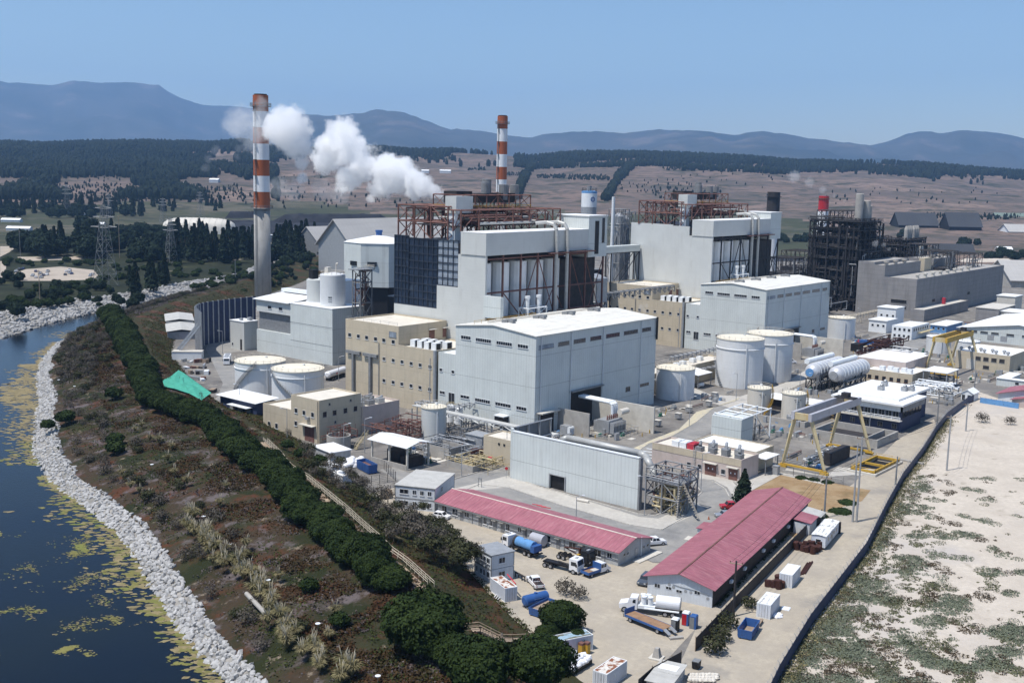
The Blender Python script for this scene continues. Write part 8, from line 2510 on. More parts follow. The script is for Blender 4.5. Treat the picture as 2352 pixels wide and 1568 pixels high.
def hummocks(name, kind, n, mat, rmin, rmax):
 rng = random.Random(kind + 60)
 f = on_beach(kind)
 mb = MB()
 k = 0
 while k < n:
  c = f(rng)
  if c is None:
   continue
  k += 1
  r = rmin + (rmax - rmin) * rng.random() ** 2.2
  for _ in range(int(10 + 34 * r * r)):
   a, q = rng.uniform(0, 6.283), math.sqrt(rng.random())
   q_ = c + V2(math.cos(a) * q * r * 1.25, math.sin(a) * q * r, r * .3 * (1 - q * q) * rng.uniform(.5, 1))
   d = Vector((math.cos(a) * q + rng.gauss(0, .4), math.sin(a) * q + rng.gauss(0, .4), 1.1)).normalized()
   e = Matrix.Rotation(rng.uniform(0, 6.28), 3, d) @ d.orthogonal().normalized()
   b = d.cross(e)
   s_ = rng.uniform(.1, .21)
   mb.add([q_ - e * s_, q_ - b * s_ * .6, q_ + e * s_, q_ + b * s_ * .6], [(0, 1, 2, 3)])
 return tag(mb.build(name, mat, keep=True), None, None, None, 'stuff')
hummocks('silver_dune_plants', 0, 2100, m['leafs'], .25, 1.7)
hummocks('olive_dune_plants', 1, 1000, m['duneolive'], .25, 1.5)
hummocks('brown_dune_plants', 2, 700, m['dunebrown'], .2, 1.5)
def by_fence(rng):
 i = rng.randrange(len(fn) - 3)
 a, b = Vector((*fn[i], 0)), Vector((*fn[i + 1], 0))
 p = a.lerp(b, rng.random())
 d = (b - a).normalized()
 return p + Vector((d.y, -d.x, 0)) * abs(rng.gauss(.5, 1.1))
cover('fence_weeds', 1300, by_fence, .26, m['duneolive'], 7, .6)
cover('fence_dry_weeds', 900, by_fence, .32, m['leafy'], 6, .6)
def by_toe(rng):
 p = innerpt(rng.uniform(.03, .36), 0)
 n = innerpt(.2, 0) - innerpt(.2, .3)
 n = Vector((n.x, n.y, 0)).normalized()
 return p + n * abs(rng.gauss(0, .9)) + V2(rng.gauss(0, .4), rng.gauss(0, .4), 0)
cover('toe_weeds', 1500, by_toe, .28, m['greencover'], 7, .3)
cover('toe_dry_weeds', 800, by_toe, .28, m['ice'], 6, .25)
def by_dark(rng):
 q = rng.random()
 a, b = g('d8', 2120, 850), g('d6', 1900, 640)
 p = a.lerp(b, q)
 return p + V2(rng.uniform(-.2, .6), rng.uniform(-1.2, 1.0), 0)
cover('shed_grass', 900, by_dark, .3, m['greencover'], 7, .25)
# ---- rocks
RM = []
for i in range(10):
 q = random.Random(900 + i)
 mb = MB()
 phi = (1 + 5 ** .5) / 2
 vs = [Vector(v) for v in ((-1, phi, 0), (1, phi, 0), (-1, -phi, 0), (1, -phi, 0), (0, -1, phi), (0, 1, phi), (0, -1, -phi), (0, 1, -phi), (phi, 0, -1), (phi, 0, 1), (-phi, 0, -1), (-phi, 0, 1))]
 vs = [v.normalized() * q.uniform(.65, 1.25) for v in vs]
 fs = [(0, 11, 5), (0, 5, 1), (0, 1, 7), (0, 7, 10), (0, 10, 11), (1, 5, 9), (5, 11, 4), (11, 10, 2), (10, 7, 6), (7, 1, 8), (3, 9, 4), (3, 4, 2), (3, 2, 6), (3, 6, 8), (3, 8, 9), (4, 9, 5), (2, 4, 11), (6, 2, 10), (8, 6, 7), (9, 8, 1)]
 RM.append((vs, fs))
ROCKME = []
for vs, fs in RM:
 me = bpy.data.meshes.new('riprap_rock')
 me.from_pydata([tuple(v) for v in vs], [], fs)
 me.materials.append(m['rock'])
 ROCKME.append(me)
spots = []
q = random.Random(41)
for _ in range(7600):
 s_ = q.random() ** 1.25 * .66
 k = q.uniform(.885, 1.02) + .035 * noise.noise(Vector((s_ * 60, 5, 0)))
 p = bermpt(s_, k)
 spots.append((p, q.uniform(.22, .62) * (1.15 if p.y < 230 else .9), q.random()))
spots.sort(key=lambda a: (a[0] - Vector((0, 0, CAMH))).length / a[1] + (900 if a[0].y < 128 else 0))
stf = MB()
for i, (p, sz, u) in enumerate(spots):
 k = int(u * 10) % 10
 sc3 = (sz * (1 + .5 * ((u * 37) % 1)), sz * (.8 + .4 * ((u * 91) % 1)), sz * (.55 + .4 * ((u * 53) % 1)))
 if i < 290:
  o = bpy.data.objects.new('riprap_rock', ROCKME[k])
  col.objects.link(o)
  o.location, o.scale, o.rotation_euler = p + V2(0, 0, .1), sc3, (u * 3, u * 7, u * 40)
  tag(o, 'pale grey boulder of the stone bank along the near river edge', 'rock', 'boulders of the near stone bank')
 else:
  E_ = Matrix.Rotation(u * 40, 3, 'Z') @ Matrix.Rotation(u * 5, 3, 'X')
  stf.add([p + V2(0, 0, .1) + E_ @ Vector((v.x * sc3[0], v.y * sc3[1], v.z * sc3[2])) for v in RM[k][0]], RM[k][1])
tag(stf.build('riprap', m['rock'], keep=True), None, None, None, 'stuff')
stf = MB()
for _ in range(9000):
 s_, k = q.random() ** .9 * 58, q.random()
 i = int(s_)
 a = w2[i].lerp(w2[i + 1], s_ - i)
 b = t2[i].lerp(t2[i + 1], s_ - i)
 p = a.lerp(b, k) + V2(0, 0, .3)
 sz, u = q.uniform(.5, 1.25), q.random()
 E_ = Matrix.Rotation(u * 40, 3, 'Z') @ Matrix.Rotation(u * 5, 3, 'X')
 stf.add([p + E_ @ Vector((v.x * sz * 1.2, v.y * sz, v.z * sz * .7)) for v in RM[int(u * 10)][0]], RM[int(u * 10)][1])
tag(stf.build('far_riprap', m['rock'], keep=True), None, None, None, 'stuff')
# ---- floating algae
m['alga'] = pm('floating_algae', (.165, .15, .045), .8, .25, .5, world=True, dirt=((.15, .165, .035), .5, .62, (.12, .12, 1)))
m['algat'] = pm('bleached_algae_mat', (.225, .18, .09), .85, .2, .8, world=True, dirt=((.12, .10, .045), .5, .7, (.3, .3, 1)))
ab, at_ = MB(), MB()
def pad(mb, p, r, q, st=1.8):
 n = q.randint(7, 11)
 a0 = q.uniform(-.5, .5) + YAW - PI / 2
 vs = []
 for i in range(n):
  a = 2 * PI * i / n
  rr = r * q.uniform(.45, 1.2)
  x, y = rr * st * math.cos(a), rr * math.sin(a)
  vs.append((p.x + x * math.cos(a0) - y * math.sin(a0), p.y + x * math.sin(a0) + y * math.cos(a0), p.z))
 mb.add(vs, [tuple(range(n))])
q = random.Random(77)
k = 0
for _ in range(26000):
 x, y = q.uniform(-20, 480), q.uniform(1180, 1600)
 p = g('f', x, y, -2.985 + q.random() * .008)
 nn = noise.noise(Vector((p.x * .12, p.y * .12, 4))) + .55 * noise.noise(Vector((p.x * .4, p.y * .4, 8)))
 c = math.hypot((x - 210) / 250, (y - 1330) / 190)
 if nn < .17 + .5 * max(0, c - .3) + .25 * q.random() ** 3 - .22 * (q.random() < .12):
  continue
 pad(ab if nn > .45 else (ab if q.random() < .55 else at_), p, q.uniform(.07, .2) + max(0, nn - .5) * .8, q)
for _ in range(5200):
 s_ = q.random() * .62
 if noise.noise(Vector((s_ * 55, 1, 0))) < -.3:
  continue
 w_ = .02 + .12 * max(0, noise.noise(Vector((s_ * 34, 3, 0))) + .3) * (1.5 if .2 < s_ < .42 else 1)
 p = bermpt(s_, 1.0 + abs(q.gauss(0, w_ * 1.2)))
 p.z = -2.98 + q.random() * .012
 pad(at_ if .2 < s_ or q.random() < .5 else ab, p, q.uniform(.2, .75), q)
for (x, y, rx, ry, n) in ((40, 900, 45, 18, 130), (15, 915, 60, 10, 90), (60, 870, 30, 5, 40), (70, 840, 25, 4, 40), (60, 935, 30, 4, 30)):
 for _ in range(n):
  p = g('f', x + q.gauss(0, rx * .5), y + q.gauss(0, ry * .5), -2.98 + q.random() * .012)
  pad(at_, p, q.uniform(.4, 1.2), q, 2.2)
tag(ab.build('floating_algae', m['alga'], keep=True), None, None, None, 'stuff')
tag(at_.build('algae_mats', m['algat'], keep=True), None, None, None, 'stuff')
# sagging netting on the slope, drain pipe, path on the slope
gp = [(1490, 640), (1560, 600), (1640, 548), (1690, 570), (1790, 640), (1940, 760), (1850, 815), (1740, 760), (1600, 720), (1510, 690)]
nv = [gb('e1', *p) + V2(0, 0, .45) for p in gp]
c_ = gb('e1', 1690, 690) + V2(0, 0, .9)
mb = MB()
R1 = [[c_.lerp(p, k) + V2(0, 0, .25 * math.sin(i * 2.3 + k * 9)) for k in (.33, .66, 1)] for i, p in enumerate(nv)]
for i in range(len(nv)):
 a, b = R1[i], R1[(i + 1) % len(nv)]
 mb.add([c_, a[0], b[0]], [(0, 1, 2)])
 for k in range(2):
  mb.add([a[k], a[k + 1], b[k + 1], b[k]], [(0, 1, 2, 3)])
tag(mb.build('turquoise_net', m['net']), 'large turquoise net sheet spread over the inner slope by the left road', 'netting')
a, b = gb('e4', 60, 760), gb('e4', 240, 950)
tag(MB().tube(a + V2(0, 0, .3), b + V2(0, 0, .3), .4, n=12).build('drain_pipe', m['conc']), 'grey concrete drain pipe emerging between the pampas clumps', 'pipe')
# ============================================================ THE COUNTRY BEHIND
def lowtrees(protos, boxes, label, group, z=1.0, smin=.8, smax=1.3):
 for x0, x1, y0, y1, n in boxes:
  for i in range(n):
   x, y = rnd.uniform(x0, x1), rnd.uniform(y0, y1)
   plant(protos, g('f', x, y, z), rnd.uniform(0, 6), rnd.uniform(smin, smax), label, group)
lowtrees(CONIF, [(-10, 120, 462, 498, 50), (120, 330, 470, 500, 52), (330, 510, 474, 492, 26)], 'tall dark conifer in the long wood behind the pylons', 'conifers of the long left wood', smin=1.4, smax=2.1)
lowtrees(ROUND, [(0, 300, 490, 504, 24), (185, 262, 530, 596, 22), (40, 150, 560, 596, 22)], 'dark broad tree in the clump behind the bare car lot', 'broad trees behind the car lot', smin=1.5, smax=2.3)
lowtrees(CONIF, [(180, 262, 540, 590, 8), (95, 150, 570, 588, 6)], 'dark spire tree in the clump behind the bare car lot', 'spire trees behind the car lot', smin=1.4, smax=2.0)
lowtrees(CONIF, [(405, 592, 566, 606, 40), (622, 730, 566, 606, 30)], 'dark pine in the stand around the tall striped chimney', 'pines around the tall chimney', smin=1.3, smax=2.0)
lowtrees(ROUND, [(270, 420, 535, 605, 30), (600, 700, 590, 618, 12), (740, 790, 585, 605, 5)], 'dark broad tree near the tall striped chimney foot', 'broad trees near the tall chimney', smin=1.2, smax=2.0)
lowtrees(CONIF, [(325, 430, 640, 672, 10), (270, 320, 655, 680, 4)], 'dark cypress-like tree above the far stone bank', 'dark trees above the far stone bank', smin=.9, smax=1.35)
lowtrees(ROUND, [(0, 60, 640, 690, 7), (60, 260, 665, 700, 16), (255, 320, 690, 712, 6), (-10, 50, 700, 735, 5)], 'rounded scrub tree on the lowland beside the river', 'scrub trees by the river', smin=.45, smax=.85)
lowtrees(BUSH, [(0, 240, 600, 612, 24), (230, 420, 600, 645, 30), (400, 580, 605, 645, 30), (20, 250, 648, 705, 34), (440, 570, 655, 680, 16)], 'low olive bush on the scrubby lowland across the river', 'low bushes across the river', smin=.9, smax=1.9)
for k in range(120):
 s_ = .5 + .34 * rnd.random()
 p = bermpt(s_, rnd.uniform(.0, .55)) if k % 2 else innerpt(s_, rnd.uniform(.2, 1))
 plant(ROUND if k % 3 else BUSH, p, k, rnd.uniform(.35, .7) if k % 3 else 1.6, 'dark scrub tree on the bend of the embankment behind the screen wall', 'scrub trees on the embankment bend')
for x0, x1, y0, y1, n, lab, gp in ((1790, 1900, 552, 560, 16, 'dark tree in the row along the far road right of the farther boiler house', 'trees along the far road'), (2205, 2245, 560, 572, 5, 'dark round tree before the black warehouses', 'trees before the black warehouses'), (2270, 2352, 585, 605, 8, 'dark tree at the right edge behind the pale sand heap', 'trees at the right edge'), (2050, 2100, 540, 548, 6, 'dark tree behind the second steel tower', 'trees behind the second tower')):
 for i in range(n):
  plant(ROUND, g('f', rnd.uniform(x0, x1), rnd.uniform(y0, y1)), i, rnd.uniform(.8, 1.3), lab, gp)
# pylons and poles across the river
def pylon(label, px, ytop, ybase):
 b = g('f', px, ybase, 1)
 h = hgt(b, 'f', px, ytop)
 t = thing('lattice_pylon', label, 'pylon', b)
 w0, w1 = h * .11, h * .018
 mb = MB()
 N = 7
 for sx in (-1, 1):
  for sy in (-1, 1):
   mb.bar(b + V2(sx * w0, sy * w0, 0), b + V2(sx * w1, sy * w1, h), .2)
 for i in range(N):
  za, zb = h * i / N, h * (i + 1) / N
  wa, wb = w0 + (w1 - w0) * i / N, w0 + (w1 - w0) * (i + 1) / N
  for (ax, ay), (bx, by) in (((-1, -1), (1, -1)), ((1, -1), (1, 1)), ((1, 1), (-1, 1)), ((-1, 1), (-1, -1))):
   mb.bar(b + V2(ax * wa, ay * wa, za), b + V2(bx * wb, by * wb, zb), .1)
   mb.bar(b + V2(bx * wa, by * wa, za), b + V2(ax * wb, ay * wb, zb), .1)
   mb.bar(b + V2(ax * wb, ay * wb, zb), b + V2(bx * wb, by * wb, zb), .1)
 mb.build('lattice_body', m['steeld'], t)
 ar = MB()
 for z, L in ((.72, .16), (.84, .13), (.95, .1)):
  for s_ in (-1, 1):
   e = b + V2(.64 * s_ * h * L, -.77 * s_ * h * L, h * z + .5)
   ar.bar(b + V2(0, 0, h * z), e, .22).bar(b + V2(0, 0, h * (z + .03)), e, .16)
 ar.build('cross_arms', m['steel'], t).name = 'cross_arm'
for lab, px, yt, yb in (('lattice pylon farthest left in front of the long wood', 155, 424, 500), ('tallest lattice pylon above the right end of the car lot', 243, 470, 656), ('lattice pylon left of the white dome hall', 393, 500, 606), ('small lattice pylon behind the long wood right of centre', 252, 445, 505), ('small lattice pylon at the right end of the long wood', 460, 440, 500), ('thin lattice pylon near the dirt road', 375, 455, 515)):
 pylon(lab, px, yt, yb)
for lab, px, yt, yb, mt in (('brown wooden pole beside the dark tree clump', 275, 495, 592, 'wood'), ('thin pole on the river bank below the car lot', 92, 620, 695, 'wood'), ('slim pole behind the car lot trees', 47, 530, 590, 'steeld'), ('thin pole at the bend of the far stone bank', 541, 595, 655, 'steeld')):
 b = g('f', px, yb, 1)
 upole(lab, b, hgt(b, 'f', px, yt), mat=mt)
# dome hall, big pitched sheds, coal heaps
VR = YAW - PI / 2
D_ = _r * 1.0
rt = Vector((_r.x, _r.y, 0)).normalized()
fw = Vector((_w.x, _w.y, 0)).normalized()
b = g('f', 458, 536, 1)
t = thing('fabric_hall', 'long white fabric dome hall behind the pines', 'hall', b)
hw = (g('f', 548, 536, 1) - g('f', 370, 536, 1)).length / 2
hh = hgt(b, 'f', 458, 500)
mb = MB()
vs = []
for i in range(25):
 u = -1 + 2 * i / 24
 k = math.sqrt(max(0, 1 - u ** 4)) * .999 + .001
 for j in range(13):
  a = PI * j / 12
  p = b + rt * (u * hw) + fw * (math.cos(a) * 16 * k) + V2(0, 0, math.sin(a) ** .6 * hh * k ** .6)
  vs.append(p)
fs = [(i * 13 + j, i * 13 + j + 1, (i + 1) * 13 + j + 1, (i + 1) * 13 + j) for i in range(24) for j in range(12)]
MB().add(vs, fs).build('fabric_roof', m['tankc'], t, smooth=True)
mb = MB()
for i in range(2, 24, 2):
 for j in range(12):
  mb.bar(vs[i * 13 + j] + V2(0, 0, .1), vs[i * 13 + j + 1] + V2(0, 0, .1), .35)
mb.build('arch_rib', m['concl'], t)
def pitched(label, px, ybase, L, Wd, yridge, roofm, wallm, ze=.35, over=1.5):
 b = g('f', px, ybase, 0)
 zr = hgt(b + fw * (Wd / 2), 'f', px, yridge)
 t = lthing('pitched_warehouse', label, 'warehouse', b, math.atan2(rt.y, rt.x))
 gable(t, 0, L, 0, Wd, 0, zr * ze, zr, wallm, roofm, axis='x', over=over, th=.6)
 return t
m['greyroof'] = pm('pale_grey_ribbed_roof', (.40, .385, .365), .7, .06, .05, lines=[('x', 4, .06, .15, 0)], dirt=((.3, .29, .27), .5, .85, (.03, .2, 1)))
m['blackroof'] = pm('black_sheet_roof', (.05, .053, .06), .8, .1, .05, lines=[('x', 5, .05, .3, 0)])
m['greenroof'] = pm('dull_green_roof', (.16, .20, .17), .7, .08, .05)
t = thing('pitched_warehouse', 'large pale pitched warehouse with grey gable behind the octagonal store', 'warehouse', (540, 560, 0))
a, b, c = onX('f', 769, 505, 540), onX('f', 736, 551, 540), onX('f', 797, 548, 540)
hw = (b.y - c.y) / 2 * 1.25
gable(t, 540, 680, a.y - hw, a.y + hw, 0, max(2, b.z - 2), a.z, m['steel'], m['greyroof'], axis='x', over=2, th=.7)
t = thing('pitched_warehouse', 'lower pale pitched warehouse left of the large one', 'warehouse', (600, 640, 0))
a = onX('f', 712, 522, 600)
gable(t, 600, 690, a.y - 16, a.y + 24, 0, a.z * .4, a.z, m['steeld'], m['greyroof'], axis='x', over=1, th=.5)
pitched('long black warehouse left of its shorter twin at far right', 2064, 530, 62, 40, 488, m['blackroof'], m['black'])
pitched('shorter black warehouse at far right', 2180, 535, 50, 40, 488, m['blackroof'], m['black'])
pitched('green-roofed open warehouse cut by the right edge', 2295, 520, 120, 50, 489, m['greenroof'], m['black'])
pitched('white-striped shed below the green-roofed warehouse', 2318, 540, 80, 40, 515, m['greyroof'], m['white'])
pitched('grey barrel-like shed at the right edge beyond the concrete hall', 2322, 660, 90, 46, 598, m['greyroof'], m['conc'], ze=.3)
pitched('dark low shed behind the second steel tower', 2150, 585, 40, 14, 560, m['blackroof'], m['dark'])
pitched('small beige-roofed house among trees at far right', 2296, 578, 14, 10, 567, m['roofp'], m['beige'])
def heap(label, x0, x1, y, h, mat, depth=40, nm='coal_heap', cat='coal heap'):
 a, b = g('f', x0, y, 0), g('f', x1, y, 0)
 n = 26
 vs = []
 for i in range(n + 1):
  p = a.lerp(b, i / n)
  hh = h * (min(1, min(i, n - i) / 3)) * (1 + .18 * noise.noise(Vector((i * .6, y, 0))))
  for k, z in ((-.5, 0), (-.15, .85), (0, 1), (.15, .85), (.5, 0)):
   vs.append(p + fw * (k * depth) + V2(0, 0, hh * z + .02))
 fs = [(i * 5 + j, i * 5 + j + 1, (i + 1) * 5 + j + 1, (i + 1) * 5 + j) for i in range(n) for j in range(4)]
 tag(MB().add(vs, fs).build(nm, mat), label, cat)
heap('long black coal heap left of the tall chimney', 520, 600, 502, 11, gm['coal'])
heap('longest black coal heap between the chimney and the boiler house', 620, 905, 512, 13, gm['coal'], 60)
heap('black coal heap in front of the longest heap', 660, 900, 530, 5, gm['coal'], 30)
heap('black coal bank at the end of the dirt road', 430, 590, 512, 4, gm['coal'], 30)
heap('pale sand heap behind the long coal heap', 860, 970, 493, 9, gm['beach'], 30, 'sand_heap', 'sand heap')
heap('dark coal stock behind the farther boiler house', 1480, 1780, 520, 9, gm['coal'], 80)
for k, (px, yt, D, w_, h0) in enumerate(((2130, 560, 760, 16, 0), (2165, 575, 740, 20, 0), (2210, 580, 780, 26, 0), (2010, 560, 760, 12, 0), (1850, 575, 700, 20, 0), (1820, 590, 680, 18, 0))):
 q = dist('f', px, 402, D)
 q.z = 0
 h = hgt(q, 'f', px, yt)
 t = thing('process_block', ('dark frame block right of the second steel tower', 'low dark process block behind the concrete hall middle', 'wide dark process block behind the concrete hall end', 'dark block between the two steel towers', 'dark process block left of the black tower', 'low dark process block under the far road trees')[k], 'building', q)
 MB().cbox(q, (w_, w_ * .8, h * .7)).build('wall', m['dark' if k < 6 else 'concd'], t)
 MB().truss(q.x - w_ / 2, q.x + w_ / 2, q.y - w_ * .5, q.y + w_ * .4, [0, h * .35, h * .7, h], 3, 2, .35).build('frame', m['dark'], t)
 pipes_tangle(q.x - w_ / 2, q.x + w_ / 2, q.y - w_ * .55, q.y - w_ * .4, 1, h, 24, 600 + k, (.15, .5), False).build('pipework', m['steeld'], t)
heap('pale sand heap at the far right near the trees', 2200, 2330, 603, 4, gm['beach'], 30, 'sand_heap', 'sand heap')
sheet('coal_yard', [(430, 520), (560, 505), (905, 512), (910, 560), (640, 560), (520, 530)], 1.5, gm['coal'])
sheet('coal_yard', [(1420, 600), (1480, 505), (2060, 505), (2050, 545), (1900, 600)], .05, gm['coal'])
sheet('far_yard', [(2050, 545), (2360, 530), (2400, 600), (2250, 610), (2100, 590)], .06, gm['lot'])
for k, (x, y, w_, d, h) in enumerate(((585, 548, 30, 8, 4), (640, 545, 40, 8, 3), (690, 540, 24, 8, 5), (660, 533, 50, 8, 3), (1000, 530, 40, 8, 3))):
 b = g('f', x, y, 1)
 t = lthing('yard_shed', ('low pale shed behind the tall chimney', 'long low pale shed right of the tall chimney', 'small pale shed before the coal heap', 'thin long shed at the foot of the coal heap', 'low shed behind the boiler steelwork')[k], 'shed', b, math.atan2(rt.y, rt.x))
 MB().box(0, w_, 0, d, 0, h).build('wall', m['steeld'], t)
 MB().box(-.4, w_ + .4, -.4, d + .4, h + .01, h + .4).build('roof', m['roofp'], t)
for k, (x, y, w_) in enumerate(((2, 510, 24), (14, 530, 26), (163, 497, 18), (480, 480, 10), (60, 486, 10), (215, 520, 12))):
 b = g('f', x, y, 1)
 t = lthing('low_house', ('long white roof left edge beside the sandy clearing', 'pale low house at the left edge below the sandy clearing', 'white-roofed shed by the dirt road under the wood', 'small pale shed at the far end of the dirt road', 'little house inside the long wood', 'low house behind the broad tree clump')[k], 'house', b, math.atan2(rt.y, rt.x))
 gable(t, 0, w_, 0, 9, 0, 3, 5, m['shedw'], m['roofp'], axis='x', over=.4)
# hill dressing: find the ground ring that a picture row shows
def hillat(x, y):
 lo, hi = 1700.0, DR
 for _ in range(24):
  mm = (lo + hi) / 2
  p = hillpt(x, mm)
  q = p - Vector((0, 0, CAMH))
  if 784 - F * q.dot(_u) / q.dot(_w) > y:
   lo = mm
  else:
   hi = mm
 return hillpt(x, (lo + hi) / 2)
def firs(name, spots, hmin, hmax, mat=None):
 mb = MB()
 q = random.Random(len(spots))
 for p in spots:
  h = q.uniform(hmin, hmax)
  r_ = h * q.uniform(.22, .38)
  k = 5
  a0 = q.uniform(0, 6.28)
  vs = []
  for z, s_ in ((0, .7), (.42, 1.0), (.8, .72)):
   vs += [p + V2(r_ * s_ * q.uniform(.7, 1.2) * math.cos(a0 + 2 * PI * i / k), r_ * s_ * q.uniform(.7, 1.2) * math.sin(a0 + 2 * PI * i / k), h * z - .5) for i in range(k)]
  vs.append(p + V2(q.uniform(-.1, .1) * h, q.uniform(-.1, .1) * h, h))
  fs = [(z * k + i, z * k + (i + 1) % k, (z + 1) * k + (i + 1) % k, (z + 1) * k + i) for z in range(2) for i in range(k)] + [(2 * k + i, 2 * k + (i + 1) % k, 3 * k) for i in range(k)]
  mb.add(vs, fs)
 return tag(mb.build(name, mat or m['farleaf'], keep=True), None, None, None, 'stuff')
q = random.Random(3)
sp = []
for _ in range(12000):
 x = q.uniform(-320, 2700)
 D = DR - abs(q.gauss(0, 240)) + 60
 ok = noise.noise(Vector((x * .004, D * .002, 3)))
 if x < 700 or ok > (-.15 if x < 1900 else -.02):
  sp.append(hillpt(x, D))
firs('ridge_forest', sp, 13, 24)
sp = []
for _ in range(15000):
 x = q.uniform(-320, 640)
 D = q.uniform(2100, DR)
 if x > 470 - (D - 2100) * .02 and noise.noise(Vector((x * .02, D * .003, 5))) < .1:
  continue
 if D < 2700 and noise.noise(Vector((x * .009, D * .003, 1))) < .12:
  continue
 sp.append(hillpt(x, D))
firs('hillside_forest', sp, 12, 22)
sp = []
for _ in range(5200):
 x = q.uniform(1180, 2352)
 D = q.uniform(3300, DR)
 if noise.noise(Vector((x * .006, D * .0035, 9))) > .12 - .25 * (D > 3850) and not (x > 1950 and D < 3700):
  sp.append(hillpt(x, D))
firs('upper_forest', sp, 12, 20)
sp = []
for x0, y0, x1, y1, w_ in ((1187, 458, 1203, 415, 9), (1203, 415, 1228, 366, 11), (1395, 462, 1418, 415, 9), (1418, 415, 1446, 384, 13)):
 for _ in range(260):
  u = q.random()
  sp.append(hillat(x0 + (x1 - x0) * u + q.gauss(0, w_ * .42), y0 + (y1 - y0) * u))
firs('windbreak_strips', sp, 11, 18)
sp = []
for x0, x1, y0, y1, n in ((1232, 1300, 402, 410, 110), (1305, 1392, 404, 414, 130), (1165, 1200, 398, 404, 40), (1370, 1400, 408, 415, 40), (1520, 1600, 385, 392, 70), (1075, 1115, 387, 392, 40), (640, 820, 395, 470, 40), (1420, 1560, 415, 445, 40), (1560, 1800, 395, 450, 40), (1500, 1640, 430, 460, 60), (1900, 2300, 430, 470, 40), (2130, 2352, 495, 505, 120), (1820, 2060, 372, 384, 150), (60, 320, 400, 460, 120), (0, 560, 425, 462, 420), (540, 1000, 440, 480, 60)):
 for _ in range(n):
  sp.append(hillat(q.uniform(x0, x1), q.uniform(y0, y1)))
firs('hill_groves', sp, 4, 8)
for k, (x, y, w_) in enumerate(((62, 366, 60), (30, 372, 25), (90, 372, 24), (430, 396, 30), (470, 400, 26), (520, 394, 40), (395, 430, 24), (480, 420, 20), (1010, 398, 30), (968, 398, 20))):
 b = hillat(x, y)
 t = lthing('hill_house', ('long white-roofed building on the left wooded hill', 'pale building left of the long white-roofed one', 'pale building right of the long white-roofed one', 'sandy building left of the faint smoke column', 'pale building under the faint left smoke', 'pale building row left of the tall chimney top', 'white roof in the meadow left of the chimney', 'small white roof above the meadow', 'white farm roof on the brown hillside', 'smaller farm roof on the brown hillside')[k], 'house', b, math.atan2(rt.y, rt.x))
 gable(t, 0, w_, 0, 18, -3, 7, 10, m['shedw'], m['roofp'], axis='x', over=.5)
# ---- steam and smoke
def smoke(name, label, balls, dens, k=1.0, rough=.62, nscale=.09, white=1.0, thin=0.0):
 "balls: (px, py, ground distance, radius in picture units)"
 B = []
 for x, y, D, r_ in balls:
  p = dist('f', x, y, D)
  B.append((p, r_ * (p - Vector((0, 0, CAMH))).length / F))
 mb = MB()
 for i, (p, r_) in enumerate(B):
  mb.blob(p, (r_ * 1.4, r_ * 1.4, r_ * 1.4), 7, .12, i)
 M = bpy.data.materials.new(name + '_vapour')
 M.use_nodes = True
 t = M.node_tree
 for n in list(t.nodes):
  if n.type == 'BSDF_PRINCIPLED':
   t.nodes.remove(n)
 out = [n for n in t.nodes if n.type == 'OUTPUT_MATERIAL'][0]
 pv = nd(t, 'ShaderNodeVolumePrincipled')
 pv.inputs['Color'].default_value = (white, white, white, 1)
 pv.inputs['Anisotropy'].default_value = 0
 pos = nd(t, 'ShaderNodeNewGeometry').outputs['Position']
 cur = None
 for p, r_ in B:
  vm = nd(t, 'ShaderNodeVectorMath', operation='DISTANCE')
  t.links.new(pos, vm.inputs[0])
  vm.inputs[1].default_value = p
  f_ = mth(t, 'SUBTRACT', 1.0, mth(t, 'DIVIDE', vm.outputs['Value'], r_))
  if cur is None:
   cur = f_
  else:
   sm = nd(t, 'ShaderNodeMath', operation='SMOOTH_MAX')
   t.links.new(cur, sm.inputs[0])
   t.links.new(f_, sm.inputs[1])
   sm.inputs[2].default_value = .45
   cur = sm.outputs[0]
 n1 = noisen(t, pos, nscale, 7, rough)
 n2 = noisen(t, pos, nscale * 3.6, 6, .7)
 nn_ = mth(t, 'ADD', mth(t, 'MULTIPLY', mth(t, 'SUBTRACT', n1, .5), 1.9 * k), mth(t, 'MULTIPLY', mth(t, 'SUBTRACT', n2, .5), 2.0))
 q_ = mth(t, 'SUBTRACT', mth(t, 'ADD', cur, nn_), .06 + thin)
 q_ = mth(t, 'MULTIPLY', mth(t, 'MAXIMUM', q_, 0.0), 4.0)
 q_ = mth(t, 'MULTIPLY', mth(t, 'MINIMUM', q_, 1.0), dens)
 t.links.new(q_, pv.inputs['Density'])
 t.links.new(pv.outputs[0], out.inputs['Volume'])
 M.cycles.volume_step_rate = .25
 o = mb.build(name, M)
 md = o.modifiers.new('skin', 'REMESH')
 md.mode = 'VOXEL'
 md.voxel_size = max(.8, min(r_ for _, r_ in B) * .3)
 return tag(o, label, 'steam' if 'steam' in name else 'smoke')
smoke('steam_plume', 'thick white steam plume blowing left from the nearer boiler house roof', [(1014, 448, 392, 15), (1000, 436, 394, 22), (978, 428, 398, 27), (952, 418, 402, 33), (920, 400, 410, 40), (880, 395, 418, 46), (845, 380, 426, 52), (815, 355, 432, 56), (790, 330, 438, 50), (765, 345, 444, 40), (860, 430, 424, 32), (800, 405, 436, 40), (745, 372, 450, 24), (850, 455, 420, 16), (950, 440, 404, 20)], .4, 1.35, nscale=.06, thin=.05)
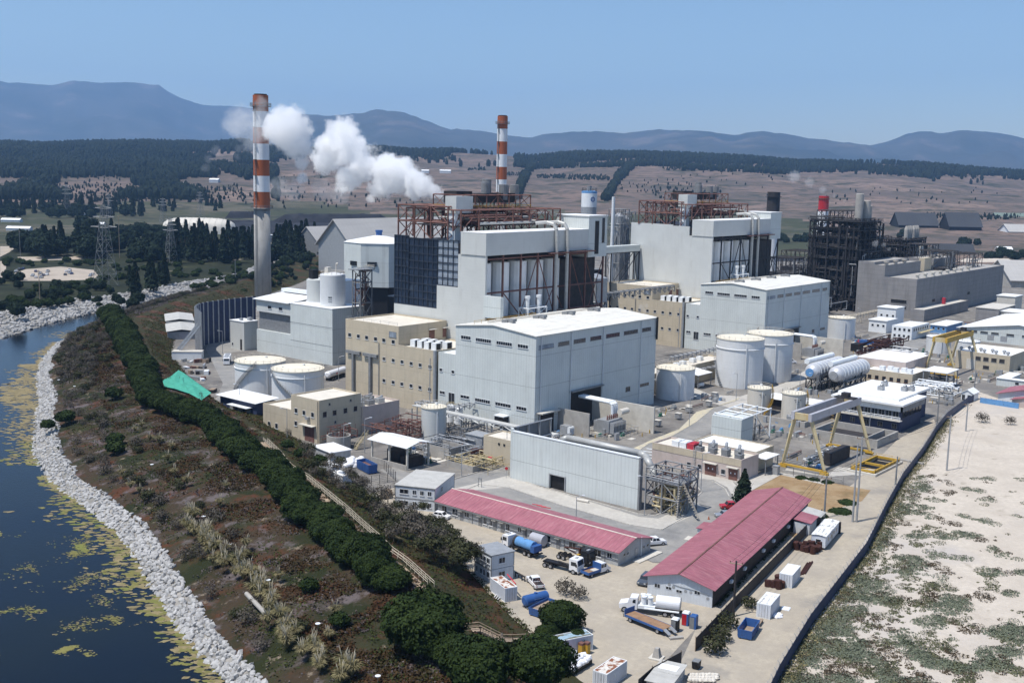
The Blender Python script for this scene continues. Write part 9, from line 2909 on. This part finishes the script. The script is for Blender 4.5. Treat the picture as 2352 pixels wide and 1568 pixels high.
smoke('steam_puff', 'detached white steam puff right of the tall striped chimney', [(655, 305, 470, 38), (690, 300, 466, 32), (675, 335, 468, 34), (690, 372, 468, 20), (695, 410, 468, 13), (640, 290, 474, 28), (700, 340, 470, 22), (665, 300, 468, 44)], .25, 1.0, nscale=.06, thin=-.15)
smoke('steam_wisp', 'faint steam wisp drifting left of the tall striped chimney', [(560, 290, 500, 40), (535, 280, 505, 28), (600, 260, 495, 24), (580, 320, 500, 28), (600, 235, 492, 14), (605, 300, 490, 24)], .05, 1.1, thin=-.1)
smoke('steam_shreds', 'thin steam shreds hanging under the white puff', [(680, 440, 470, 26), (640, 430, 474, 24), (740, 440, 466, 30), (780, 450, 462, 24)], .03, 1.3)
smoke('flue_smoke', 'thin pale smoke trail drifting from the black steel tower', [(1957, 471, 640, 3), (1940, 462, 642, 4.5), (1915, 450, 645, 6.5), (1890, 436, 648, 9), (1860, 420, 652, 12), (1825, 405, 656, 15)], .05, .7, nscale=.12)
smoke('vent_steam', 'small vent smoke above the concrete hall roof', [(2048, 583, 640, 2.5), (2042, 572, 642, 5), (2030, 563, 645, 7), (2010, 560, 648, 8)], .06, .8, nscale=.2)
smoke('roof_steam', 'small puff of steam at the far corner of the nearer hall roof', [(1480, 714, 330, 6), (1472, 706, 332, 10), (1485, 702, 332, 8)], .10, 1.0, nscale=.3)
smoke('field_smoke', 'two faint smoke columns on the left wooded hillside', [(470, 385, 2300, 9), (480, 365, 2320, 12), (495, 345, 2340, 14), (545, 360, 2300, 10), (550, 340, 2320, 12)], .006, .9, nscale=.02)
# ============================================================ the air
hz_ = bpy.data.materials.new('air_haze')
hz_.use_nodes = True
t = hz_.node_tree
for n in list(t.nodes):
 if n.type == 'BSDF_PRINCIPLED':
  t.nodes.remove(n)
out = [n for n in t.nodes if n.type == 'OUTPUT_MATERIAL'][0]
pv = nd(t, 'ShaderNodeVolumePrincipled')
pv.inputs['Color'].default_value = (.36, .62, 1.0, 1)
pv.inputs['Density'].default_value = HAZE
pv.inputs['Anisotropy'].default_value = .2
t.links.new(pv.outputs[0], out.inputs['Volume'])
tag(MB().box(-3000, 17500, -8000, 19000, -30, 1760).build('haze', hz_, keep=True), None, None, None, 'stuff')
